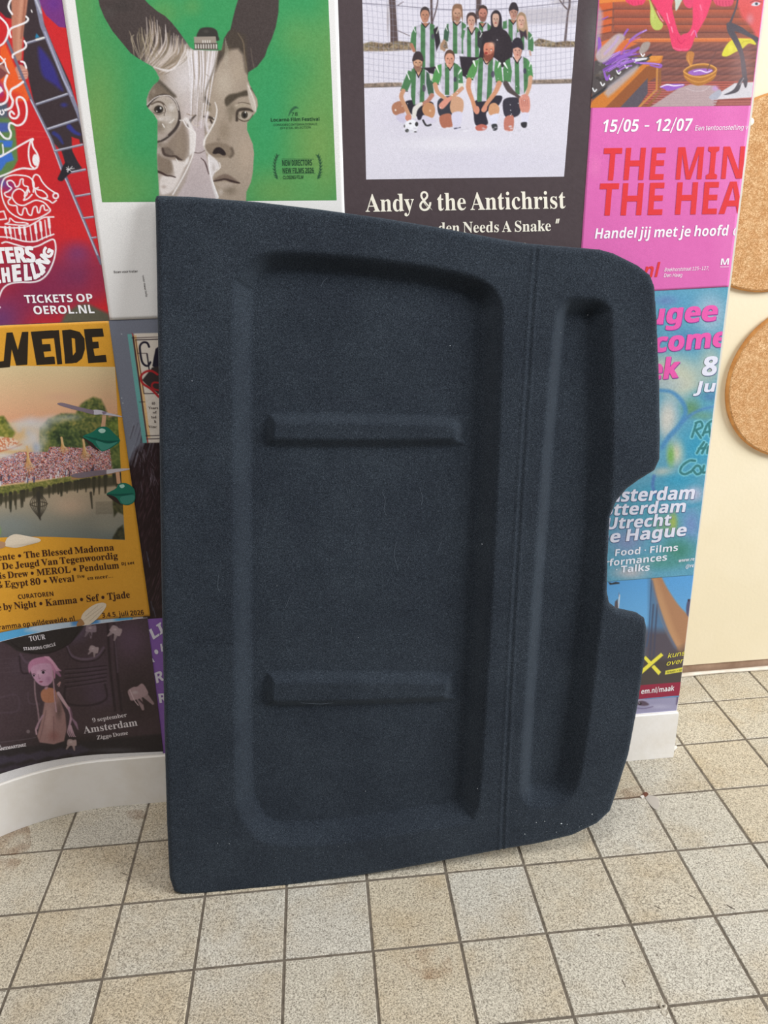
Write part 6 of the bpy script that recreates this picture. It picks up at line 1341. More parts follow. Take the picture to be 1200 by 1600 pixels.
    for a, b_, w in (((40, 68), (70, 59), 4), ((57, 163), (105, 147), 4), ((74, 202), (120, 187), 4.4), ((86, 236), (129, 226), 3.6), ((108, 270), (133, 265), 3.6), ((118, 307), (141, 303), 3.2), ((130, 341), (146, 339), 3), ((143, 372), (150, 371), 2.6)):
        c.line([a, b_], w, (122, 122, 142), .7, smooth=False); c.line([(a[0], a[1] - .8), (b_[0], b_[1] - .8)], w * .35, (206, 206, 218), .5, smooth=False)
    c.line([(57, 62), (68, 59)], 3, (232, 230, 226), .8, smooth=False); c.line([(49, 16), (50, 19)], 2, (226, 220, 220), .6)
    # shoe
    c.fill([(98, 236), (112, 234), (120, 250), (127, 262), (112, 266), (102, 256)], (52, 46, 52), .8)
    c.fsm([(90, 280), (94, 270), (99, 258), (104, 254), (112, 260), (112, 268), (104, 276), (97, 283)], (44, 40, 46), .8)
    for pts in ([(104, 262), (112, 268)], [(113, 260), (105, 268)], [(107, 260), (106, 269)], [(104, 265), (116, 263)]): c.line(pts, 1, (226, 224, 226), .5, smooth=False)
    # white line drawing
    W = (246, 242, 244)
    L = [([(20, -6), (14, 6), (14, 14), (19, 22)], 3), ([(41, 26), (44, 30), (40, 35), (28, 40), (18, 44), (15, 50), (17, 58)], 3), ([(38, 64), (41, 70), (38, 76), (26, 82), (20, 86), (20, 90)], 3), ([(33, 96), (38, 98), (41, 106)], 3),
         ([(-6, 22), (0, 27), (9, 36), (13, 46), (11, 58), (5, 68), (-4, 73)], 3), ([(0, 88), (7, 96), (10, 106), (14, 114)], 2.4), ([(-4, 102), (4, 98), (8, 92)], 2), ([(11, 118), (8, 126), (8, 134), (12, 146), (10, 158), (2, 163), (-4, 162)], 3.6),
         ([(36, 128), (28, 134), (18, 140), (16, 148), (20, 158), (17, 168), (8, 172)], 3.6), ([(4, 172), (6, 176), (3, 179), (0, 177), (1, 173)], 2.4),
         ([(22, 178), (18, 174), (15, 177), (17, 183), (24, 185), (29, 180), (29, 172), (26, 160), (27, 153), (33, 152), (39, 158), (42, 172), (40, 186), (34, 194), (26, 196), (20, 193), (15, 193), (14, 200), (17, 208), (15, 216), (8, 216), (2, 210), (-4, 202)], 3.2),
         ([(0, 245), (6, 242), (48, 218), (50, 222), (52, 230), (57, 238), (60, 246), (60, 254), (57, 262), (50, 264), (36, 263), (24, 266), (10, 272), (-6, 278)], 2.8), ([(48, 220), (45, 232), (45, 246), (48, 258), (52, 262)], 2.6), ([(4, 226), (5, 240), (0, 244)], 2.2)]
    for pts, w in L: c.line(pts, w, W, .5)
    c.ell(55.5, 250, 5, 10, W, rot=-5); c.fill([(-6, 131), (2, 136), (5, 142), (0, 146), (-8, 144)], W, .7)
    # ear-shaped shell with gear teeth
    c.line([(52, 300), (53, 286), (46, 277), (34, 274), (18, 274), (6, 280), (2, 296), (6, 316), (16, 332), (34, 342), (52, 343), (66, 338), (78, 330), (76, 324), (68, 316), (56, 313), (46, 317), (36, 321), (26, 318), (19, 308), (22, 299), (30, 295), (38, 300), (39, 308), (37, 313), (44, 310), (50, 304)], 2.2, W, .5)
    c.line([(46, 300), (44, 296), (42, 304), (38, 306), (44, 293), (38, 290), (36, 286), (36, 280), (32, 281), (30, 289), (25, 292), (22, 286), (17, 282), (11, 284), (13, 290), (18, 294), (13, 299), (7, 302), (10, 307), (17, 309), (13, 314), (14, 319), (20, 321), (26, 322), (28, 332), (34, 336), (37, 326), (41, 326), (44, 334), (49, 336), (52, 325), (57, 323), (59, 332), (62, 331), (64, 323), (68, 321), (70, 328), (75, 328)], 2.2, W, .5)
    c.line([(52, 292), (51, 280), (55, 273), (61, 275), (66, 284), (74, 293), (84, 300), (90, 303)], 2.2, W, .5); c.line([(52, 292), (58, 296), (66, 298), (73, 304), (73, 309), (64, 309), (57, 304), (55, 296), (60, 293)], 2.2, W, .5)
    c.ell(87, 306, 5.4, 5.6, W); c.ell(87, 306, 3, 3, (190, 38, 48)); c.line([(66, 310), (76, 313), (82, 317), (88, 313)], 2.2, W, .5)
    c.line([(-6, 332), (6, 330), (10, 342), (-6, 344)], 2.2, W, .5, smooth=False); c.line([(8, 350), (14, 347), (16, 341), (24, 347), (38, 348), (44, 350), (36, 352), (20, 351), (8, 350)], 2, W, .5)
    # piano keys
    c.line([(-6, 354), (20, 356), (42, 354), (58, 346), (68, 340), (84, 339)], 2.2, W, .5); c.line([(-6, 370), (14, 371), (38, 377), (56, 377), (70, 371), (84, 366)], 2.2, W, .5)
    for i, x in enumerate((8, 15, 22, 30, 38, 47, 55, 63, 70, 76)):
        y0 = 355 - max(0, x - 44) * .42; y1 = 371 + min(6, x * .16) - max(0, x - 56) * .42
        c.line([(x, y0), (x + 3, y1)], 1.8, W, .5, smooth=False)
        if i % 3 != 2: c.line([(x, y0), (x + 1.4, (y0 + y1) / 2)], 4, W, .5, smooth=False)
    # cup with lettering outline
    c.line([(3, 380), (10, 378), (24, 382), (44, 387), (60, 384), (72, 378), (82, 374), (86, 378), (87, 392), (83, 410), (74, 428), (62, 438), (48, 441), (30, 441), (14, 444), (4, 452), (-2, 466)], 2.4, W, .5)
    c.line([(0, 480), (-6, 486)], 2.4, W, .5)
    c.grain(3, 2, 12)
lad = paper('poster', None, 1, (200, 40, 46), .00095, art_ladder, world=[(-.19, W_TOP * .955), (.231, W_TOP * .955), (.2252, 1.0105), (-.19, 1.0105)])
tag(lad, 'red festival poster with a climber on a silver ladder and white line drawings', 'poster')
WT = (248, 246, 248)
text('TICKETS OP', 'r', (39.5, 473.5), (147, 471), 12.5, WT, lad, 1.3, bold=22)
text('OEROL.NL', 'b', (53, 491), (149, 489), 13, WT, lad, 1.3, bold=6)
def poly_letters(name, polys, colour, parent, level):
    vs, fs = [], []
    for P in polys:
        W_ = px_to_pillar(np.array(P, float)); n0 = len(vs)
        pts = sheet_xyz(W_, level, .00032); vs += pts.tolist()
        tri = __import__('mathutils').geometry.tessellate_polygon([[Vector((x, z, 0)) for x, z in W_]])
        fs += [[n0 + k for k in t] for t in tri]
    return mesh_np(name, vs, fs, ink(colour), False, parent)
# hand-cut letters TERS / CHELLING inside the cup
text('TERS', 'b', (-4, 411), (57, 409), 24, WT, lad, 1.3, bold=50)
for ch, a, b_, cp, up_ in (('C', (-10, 446), (3, 441), 20, None), ('H', (4, 441), (18, 440), 22, (-.12, -1)), ('E', (20, 440), (35, 438), 25, (-.1, -1)), ('L', (38, 438), (50, 437), 24, (-.05, -1)), ('L', (53, 437), (63, 431), 24, (-.25, -1)),
                           ('I', (64, 431), (71, 424), 22, (-.35, -1)), ('N', (68, 423), (80, 407), 18, (-.75, -.7)), ('G', (79, 406), (85, 390), 15, (-1, -.5))):
    text(ch, 'b', a, b_, cp, WT, lad, 1.3, bold=50, upv=up_)

# ------------------------------------------------------------------ yellow meadow festival poster
def art_field(c):
    c.c[:] = (214, 178, 130)
    def sky(q):
        t = np.clip((q[:, 1] - 570) / 85, 0, 1)[:, None]
        return np.array((216, 196, 152)) * (1 - t) + np.array((222, 166, 130)) * t
    c.fillf([(-90, 560), (230, 560), (230, 660), (-90, 660)], sky, 1)
    c.blob(95, 620, 40, 10, (214, 168, 138), .6)
    def leaf(base, dark, lite, s=3.0):
        def fn(q):
            a = vnoise(q, s, 4)[:, None]; b2 = vnoise(q, 11, 9)[:, None]; t = np.clip(a * .65 + b2 * .5, 0, 1)
            return np.where(t < .55, np.array(dark) + (np.array(base) - dark) * t / .55, np.array(base) + (np.array(lite) - base) * (t - .55) / .45)
        return fn
    c.fillf([(60, 720), (62, 668), (76, 654), (96, 646), (118, 646), (126, 632), (134, 626), (146, 620), (158, 624), (164, 636), (170, 652), (178, 650), (190, 646), (190, 730)], leaf((98, 108, 58), (44, 56, 36), (150, 142, 78)), 2)
    c.fillf([(-90, 640), (-6, 650), (6, 650), (14, 662), (24, 676), (16, 690), (-90, 700)], leaf((120, 124, 52), (64, 76, 40), (168, 158, 80)), 2)
    c.fillf([(76, 720), (78, 680), (96, 664), (118, 668), (134, 672), (140, 700), (130, 720)], leaf((70, 86, 50), (34, 46, 34), (112, 122, 66)), 3)
    c.fillf([(168, 660), (186, 652), (192, 668), (192, 720), (170, 712)], leaf((110, 128, 56), (58, 76, 40), (146, 158, 84)), 2)
    # crowd
    def crowd(q):
        a = vnoise(q, 1.6, 21); b2 = vnoise(q, 1.9, 22); d = vnoise(q, 1.5, 23)
        pal = np.array([(196, 128, 112), (224, 196, 190), (120, 72, 70), (206, 150, 122), (236, 226, 226), (150, 96, 92), (92, 64, 72), (214, 120, 100), (160, 160, 186)])
        k = np.floor((a * 3.1 + b2 * 2.7 + d * 3.3) * 1.7) % 9
        return pal[k.astype(int)] * (.8 + .35 * d)[:, None]
    c.fillf([(-90, 716), (0, 716), (30, 706), (74, 706), (78, 698), (100, 698), (128, 700), (140, 696), (172, 698), (176, 730), (170, 736), (110, 744), (60, 750), (0, 758), (-90, 760)], crowd, 1)
    c.fillf([(-90, 676), (0, 682), (18, 684), (30, 690), (24, 700), (0, 706), (-90, 712)], lambda q: np.where(vnoise(q, 2.4, 31)[:, None] > .5, (206, 132, 96), (226, 196, 170)), 1.4)
    c.line([(-10, 708), (20, 700), (34, 694)], 2, (196, 120, 80), 1)
    rr = random.Random(5)
    for i in range(30):
        x = rr.uniform(-5, 150); y = 757 - x * .09 + rr.uniform(-7, 3)
        c.line([(x, y), (x + .5, y - 7)], 2, rr.choice([(226, 220, 224), (72, 60, 72), (184, 130, 120), (80, 80, 110), (206, 180, 176)]), .6, smooth=False); c.ell(x + .5, y - 8.6, 1.2, 1.3, (120, 80, 70))
    c.fillf([(172, 700), (190, 696), (192, 740), (176, 738)], leaf((84, 100, 52), (40, 54, 34), (120, 130, 70)), 2)
    # smoke
    for x, y, rx, ry, a in ((30, 664, 26, 14, .6), (48, 660, 26, 16, .75), (66, 664, 24, 18, .7), (52, 684, 22, 26, .8), (60, 700, 14, 18, .75), (84, 655, 30, 12, .5), (110, 652, 28, 9, .45), (24, 700, 30, 7, .7), (6, 712, 34, 8, .7), (40, 692, 20, 12, .5), (70, 686, 10, 18, .4)):
        c.blob(x, y, rx, ry, (206, 206, 212), a)
    c.blob(56, 700, 9, 14, (146, 164, 190), .6); c.blob(44, 676, 9, 10, (186, 192, 204), .5); c.blob(30, 672, 8, 8, (190, 190, 196), .5)
    # straw towers
    for x, y, h, w in ((42, 698, 44, 10), (96, 684, 26, 9), (130, 687, 36, 10)):
        for k in range(7):
            t = k / 6 - .5
            c.line([(x + .6, y), (x + 2 + t * w * .5, y + h * .5), (x + 4 + t * w * 1.8, y + h * (.95 - abs(t) * .4))], [1.6, 1.2, 1], random.Random(k).choice([(206, 160, 100), (168, 118, 70), (222, 184, 130)]), .6)
        c.line([(x, y), (x + 1.5, y + 8)], 3.4, (214, 176, 124), .6)
    # bank and water
    c.fillf([(-90, 764), (0, 760), (60, 753), (110, 744), (150, 738), (192, 736), (192, 744), (130, 752), (90, 758), (40, 770), (0, 776), (-90, 784)], leaf((122, 122, 62), (84, 90, 46), (168, 156, 92), 2), 1)
    c.fill([(110, 746), (150, 738), (192, 735), (192, 741), (150, 744), (112, 750)], (170, 132, 88), 1)
    def water(q):
        t = np.clip((q[:, 1] - 770) / 75, 0, 1)[:, None]
        return (np.array((176, 158, 132)) * (1 - t) + np.array((112, 120, 116)) * t)
    c.fillf([(-90, 784), (0, 776), (40, 770), (90, 758), (130, 752), (192, 744), (200, 850), (-90, 850)], water, 1)
    c.blob(110, 790, 50, 26, (196, 166, 140), .7); c.blob(20, 820, 60, 26, (128, 136, 134), .6); c.blob(170, 820, 40, 20, (150, 146, 130), .5)
    for i in range(60):
        x = rr.uniform(-5, 190); top = 777 - x * .18
        L = rr.uniform(6, 16) + (10 if 8 < x < 36 or 140 < x < 165 else 0)
        c.line([(x, top - 3), (x + rr.uniform(-1, 1), top + L)], [5, 1.4], rr.choice([(58, 54, 42), (70, 64, 48), (50, 50, 40)]), 1)
    c.fill([(-90, 784), (0, 776), (40, 769), (90, 758), (130, 750), (192, 743), (192, 758), (130, 764), (60, 774), (0, 786), (-90, 796)], (66, 62, 46), 2, alpha=.85)
    for k in range(9):
        t = k / 8 - .5
        c.line([(60, 768), (60 + t * 26, 787), (62, 810)], 1.2, (66, 60, 50), .6)
    c.line([(60, 770), (61, 800), (63, 812)], [5, 4, 2], (60, 56, 48), .9); c.line([(47, 788), (60, 784), (74, 787), (62, 792), (47, 789)], 1.4, (70, 62, 50), .6)
    c.line([(142, 770), (144, 794)], [4, 2], (70, 64, 52), .8)
    for k in range(10): c.line([(150, 785 + k * 2), (175, 784 + k * 2)], .8, (96, 88, 72), .6, smooth=False, alpha=.7)
    c.fillf([(176, 770), (192, 752), (196, 806), (184, 800), (178, 808), (176, 790)], leaf((70, 70, 44), (40, 40, 32), (100, 96, 60)), 1.5); c.fillf([(176, 840), (184, 826), (192, 820), (197, 843), (176, 843)], leaf((58, 58, 40), (36, 36, 30), (80, 78, 54)), 1.5); c.blob(0, 830, 4, 12, (120, 160, 70), .5)

def over_yellow(c):
    """things printed over both the photo and the yellow margin"""
    c.c[:] = (213, 150, 44)
YE = (222, 160, 52)
def art_yellow(c):
    c.c[:] = YE
    c.blob(120, 960, 200, 60, (208, 146, 46), .5); c.grain(2.5, 3, 4)
yel = paper('poster', None, 2, YE, .005, art_yellow, world=[(-.19, 1.0098), (.2238, 1.0098), (.2146, .4471), (-.19, .4471)])
tag(yel, 'yellow meadow festival poster with a crowd photo and dark serif line-up text', 'poster')
def px_quad(a, b_, c_, d): return px_to_pillar(np.array([a, b_, c_, d], float))
def printed(name, quad_px, base, step, art, parent, level, extra=.00012):
    return paper(name, None, level, base, step, art, parent, extra, world=px_quad(*quad_px))
printed('picture', ((-40, 572), (180, 573), (195.5, 843), (-40, 842)), (214, 178, 130), .00095, art_field, yel, 2)
# spinning tops and rotor blades printed across the photo's edge, seed wings, heavy block letters
def shape(name, P, colour, parent, level, extra=.0004, smooth=True):
    Q = smooth_pts(P, 5) if smooth else np.array(P, float)
    W_ = px_to_pillar(Q)
    pts = sheet_xyz(W_, level, extra)
    tri = __import__('mathutils').geometry.tessellate_polygon([[Vector((x, z, 0)) for x, z in W_]])
    return mesh_np(name, pts, [list(t) for t in tri], ink(colour), False, parent)
def art_top(dx, dy, s=1.0):
    def f(c):
        q = c.p.copy(); c.p = (q - np.array([dx, dy])) / s + np.array([0, 0])
        c.line([(-44, -33), (-20, -28), (-6, -25)], [4, 6, 5], (150, 140, 150), .7); c.line([(-6, -25), (16, -21), (26, -18)], [6, 5, 1.4], (206, 200, 206), .7)
        c.line([(0, -20), (-2, 0)], 6, (206, 166, 128), .7)
        c.p = q
    return f
def top_shape(cx, cy, flat, sc):
    def P(L): return [(cx + x * sc, cy + y * sc) for x, y in L]
    if not flat:
        shape('picture', P([(-74, -56), (-66, -57), (-50, -53), (-34, -49), (-17, -45), (-17, -39), (-34, -43), (-54, -48), (-70, -53)]), (126, 112, 124), yel, 2)
        shape('picture', P([(-17, -46), (-4, -45), (4, -42), (24, -37), (26, -35), (2, -38), (-6, -39), (-17, -39)]), (196, 190, 200), yel, 2)
        shape('picture', P([(-4, -43), (1, -43.5), (3, -41), (-2, -39)]), (136, 122, 142), yel, 2, .00045)
        shape('picture', P([(-3.5, -38), (2.5, -37.5), (0.5, -17), (-6, -17.5)]), (206, 162, 128), yel, 2, smooth=False)
    else:
        shape('picture', P([(-66, -20), (-40, -25), (-12, -27), (-12, -21), (-30, -18), (-50, -15), (-64, -16)]), (122, 108, 118), yel, 2)
        shape('picture', P([(-12, -27), (2, -29), (22, -29.5), (22, -27.5), (4, -24), (-12, -21)]), (196, 188, 194), yel, 2)
        shape('picture', P([(2, -24), (8, -24), (10, -5), (4, -6)]), (206, 158, 124), yel, 2, smooth=False)
    # green body, dark underside, highlight
    if not flat:
        shape('picture', P([(-34, -4), (-20, -11), (-8, -19), (4, -19), (14, -10), (24, 2), (12, 12), (0, 18), (-6, 18), (-18, 8)]), (28, 112, 92), yel, 2, .00045)
        shape('picture', P([(-34, -3), (-20, 5), (-14, 12), (-8, 18), (-10, 18), (-20, 12), (-30, 2)]), (58, 40, 36), yel, 2, .0005)
        shape('picture', P([(-33, -5), (-14, -2), (4, 2), (23, 2), (8, 6), (-12, 2)]), (18, 84, 72), yel, 2, .0005)
        shape('picture', P([(-10, -14), (-5, -17), (1, -15), (0, -11), (-6, -10)]), (176, 214, 200), yel, 2, .00052)
        shape('picture', P([(-14, 2), (4, 7), (20, 4), (8, 13), (0, 17), (-6, 16)]), (64, 140, 124), yel, 2, .0005)
    else:
        shape('picture', P([(-12, 10), (2, 2), (8, -6), (20, -6), (31, 3), (32, 20), (24, 27), (12, 26), (-2, 16)]), (30, 112, 92), yel, 2, .00045)
        shape('picture', P([(-12, 11), (2, 15), (10, 26), (4, 24), (-6, 17)]), (54, 40, 36), yel, 2, .0005)
        shape('picture', P([(-11, 10), (8, 10), (31, 9), (16, 13), (0, 13)]), (18, 84, 72), yel, 2, .0005)
        shape('picture', P([(8, -3), (14, -5), (16, -1), (11, 1)]), (170, 210, 196), yel, 2, .00052)
        shape('picture', P([(10, 15), (30, 12), (30, 21), (20, 26), (12, 24)]), (60, 132, 116), yel, 2, .0005)
top_shape(164, 686, False, 1.0)
top_shape(179, 761, True, 1.0)
for P, ribs in (([(8, 850), (12, 840), (24, 834), (44, 837), (62, 841), (62, 846), (44, 851), (26, 855), (10, 853)], [((10, 848), (60, 843)), ((12, 844), (36, 837)), ((14, 850), (46, 848))]),
                ([(126, 972), (130, 958), (144, 946), (158, 941), (166, 943), (164, 951), (152, 966), (140, 975), (130, 976)], [((130, 970), (162, 946)), ((134, 962), (154, 945)), ((140, 970), (160, 952))])):
    shape('picture', P, (222, 206, 184), yel, 2, .00045)
    for a, b_ in ribs:
        n = np.array([b_[1] - a[1], a[0] - b_[0]], float); n /= np.linalg.norm(n) * 3
        shape('picture', [(a[0] + n[0], a[1] + n[1]), (b_[0] + n[0], b_[1] + n[1]), (b_[0] - n[0], b_[1] - n[1]), (a[0] - n[0], a[1] - n[1])], (190, 170, 146), yel, 2, .0005, False)
shape('picture', [(-4, 846), (6, 846), (12, 850), (6, 855), (-4, 856)], (176, 136, 104), yel, 2, .0005)
shape('picture', [(120, 977), (126, 966), (132, 972), (131, 976)], (168, 124, 80), yel, 2, .0005)
s_ = 3.077
def L(pts): return [(x / s_, 480 + y / s_) for x, y in pts]
BKL = (44, 36, 26)
for P in ([(33, 122), (62, 120), (88, 205), (108, 118), (138, 117), (133, 275), (80, 279), (58, 200), (50, 287), (-10, 292), (-20, 262), (20, 258)],
          [(150, 117), (257, 110), (262, 148), (202, 152), (205, 178), (243, 176), (247, 210), (211, 213), (216, 240), (255, 236), (264, 238), (267, 272), (178, 277)],
          [(257, 111), (285, 109), (301, 272), (277, 274)],
          [(405, 105), (495, 101), (501, 140), (444, 143), (447, 166), (474, 164), (478, 195), (450, 198), (457, 233), (510, 228), (515, 262), (426, 268)]):
    poly_letters('title', [L(P)], BKL, yel, 2)
# D with its counter, as two halves
poly_letters('title', [L([(300, 110), (340, 106), (385, 118), (408, 150), (410, 200), (396, 245), (370, 266), (315, 270), (312, 232), (352, 232), (366, 214), (362, 150), (344, 146), (306, 150)]), L([(300, 110), (346, 107), (346, 152), (352, 232), (354, 268), (316, 270)])], BKL, yel, 2)
BR = (66, 34, 24)
for s, a, b_, cp in (('ente • The Blessed Madonna', (-2, 875), (179, 859), 10.5), ('De Jeugd Van Tegenwoordig', (4, 889), (185, 872), 10.5), ('is Drew • MEROL • Pendulum', (0, 904), (187, 887), 10.5),
                     ('& Egypt 80 • Weval', (-4, 918.5), (117.5, 907.5), 10.5), ('e by Night • Kamma • Sef • Tjade', (-3, 953.5), (204, 933), 11)):
    text(s, 's', a, b_, cp, BR, yel, 2.2, upv=(-.14, -1), bold=6)
text('DJ set', 'r', (190, 882.5), (211, 880.5), 4.4, BR, yel, 2.2, bold=14)
text('live', 'r', (121, 902.5), (133, 901.5), 5, BR, yel, 2.2, bold=10)
text('en meer...', 's', (137, 905.5), (177.5, 901.5), 6, BR, yel, 2.2)
text('CURATOREN', 'r', (29, 935.5), (85.5, 930), 7, BR, yel, 2.2, bold=14)
text('ramma op wildeweide.nl', 'r', (-1, 983.5), (118.5, 969), 7.6, BR, yel, 2.2, bold=14)
text('3.4.5. juli 2026', 'r', (160, 964.5), (226, 959.5), 7.6, BR, yel, 2.2, bold=14)

# ------------------------------------------------------------------ grey poster with the fan-zine card, mostly behind the shelf
def art_fur(c):
    c.c[:] = (122, 126, 140)
    def fur(q):
        n = vnoise(np.c_[q[:, 0] * 1.6 + q[:, 1] * .5, q[:, 1] * .16], 1.3, 3)[:, None]
        return np.array((40, 24, 26)) + np.array((60, 48, 56)) * np.clip(n - .55, 0, 1) * 1.6
    c.fillf([(196, 740), (208, 708), (224, 690), (250, 684), (330, 684), (330, 990), (196, 990)], fur, 3)
    rr = random.Random(8)
    for i in range(40):
        x = rr.uniform(200, 240); y = rr.uniform(680, 730)
        c.line([(x + 6, y - 20), (x, y)], [1.4, .6], rr.choice([(140, 142, 156), (88, 84, 98), (60, 48, 56)]), .8, alpha=.7)
    for i in range(46):
        x = rr.uniform(212, 244); y = rr.uniform(700, 765)
        c.line([(x, y), (x + rr.uniform(-3, 6), y + rr.uniform(8, 18))], [.5, 1.2, .4], rr.choice([(120, 110, 128), (156, 150, 164), (76, 60, 66)]), .5, alpha=.7)
    for x, y in ((229, 870), (231, 880), (236, 948), (240, 958)):
        c.line([(x, y - 8), (x + 3, y + 6)], [.6, 2, .6], (96, 104, 126), .8)
    for x, y in ((190, 522), (190, 622), (192, 630)): c.ell(x, y, 1.2, .8, (206, 208, 214))
    # card with coloured edges
    c.fill([(199, 522), (206, 522), (231, 692), (223, 692)], (110, 176, 172), .6)
    c.fill([(206, 520), (208, 522), (233, 690), (230, 693)], (184, 56, 50), .6); c.fill([(207, 526), (211, 524), (232, 680), (229, 684)], (60, 34, 36), .6)
    c.fill([(209, 521), (300, 519), (300, 690), (232, 692)], (226, 216, 204), .6)
    c.fill([(209, 524), (213, 524), (235, 684), (231, 684)], (232, 190, 132), .6)
    c.line([(206, 528), (300, 525)], 1, (52, 30, 34), .5, smooth=False); c.line([(212, 531), (300, 529)], 1.6, (46, 30, 36), .5, smooth=False); c.line([(212, 531), (225, 615), (300, 614)], 1.2, (46, 30, 36), .5, smooth=False)
    c.line([(215, 552), (229, 552), (233, 578)], 1, (46, 30, 36), .5, smooth=False); c.line([(218, 628), (226, 628)], 1, (46, 30, 36), .5, smooth=False)
    c.line([(228, 681), (300, 679)], 1.2, (46, 30, 36), .5, smooth=False); c.line([(229, 686), (300, 684)], 1.2, (46, 30, 36), .5, smooth=False)
    c.line([(233, 542), (230, 536), (224, 535), (219, 540), (219, 550), (222, 565), (227, 571), (232, 571), (235, 566)], 3.2, (28, 22, 42), .5)
    c.line([(230, 553), (233, 577)], 1.8, (28, 22, 42), .5, smooth=False); c.fill([(238, 572), (240, 560), (243, 545), (250, 540), (250, 580)], (28, 22, 42), .6)
    c.fill([(222, 594), (238, 574), (262, 570), (262, 620), (246, 614), (230, 602)], (56, 46, 46), .8)
    c.line([(246, 585), (238, 580), (230, 580), (222, 585), (220, 592), (224, 600), (236, 608), (248, 620)], 3.4, (180, 38, 42), .6); c.line([(247, 598), (240, 598), (237, 603), (241, 608), (248, 610)], 2.8, (176, 38, 42), .6)
fur = paper('poster', None, 0, (122, 126, 140), .001, art_fur, world=[(.2165, 1.016), (.33, 1.016), (.33, .4405), (.2, .4405)])
tag(fur, 'grey poster with black fur and a cream card, left of the shelf', 'poster')
for s, x, y, w in (('40', 237, 632, 6), ('Years', 232.5, 639, 15), ('of', 239, 646, 6), ('Ind', 236.5, 653.5, 8.5), ('&', 241, 660.5, 4), ('Vinc', 232.5, 668.5, 13)):
    text(s, 's', (x, y), (x + w, y - .3), 4, (70, 54, 50), fur, .3)

# ------------------------------------------------------------------ lilac poster at the foot of the pillar
lil = paper('poster', None, 0, (140, 96, 178), .004, lambda c: c.grain(2, 3, 3), world=[(.19, .4435), (.33, .4435), (.33, .118), (.19, .118)], extra=-.0002)
tag(lil, 'narrow purple poster with white capitals between doll poster and shelf', 'poster')
LW = (226, 220, 232)
text('LIS', 'b', (238, 1000), (270, 978), 16, LW, lil, .1, upv=(-.45, -1), bold=20)
text('•', 'r', (240, 1025.5), (251, 1025), 17, LW, lil, .1, bold=60)
text('H', 'b', (251, 1018), (263, 1016), 12, LW, lil, .1, bold=20)
text('R', 'b', (243, 1068), (257, 1062), 16, LW, lil, .1, upv=(-.2, -1), bold=20)
text('R', 'b', (248, 1098), (262, 1096), 14, LW, lil, .1, bold=30)
text('A', 'b', (230, 1036), (242, 1034), 10, LW, lil, .1, bold=20)

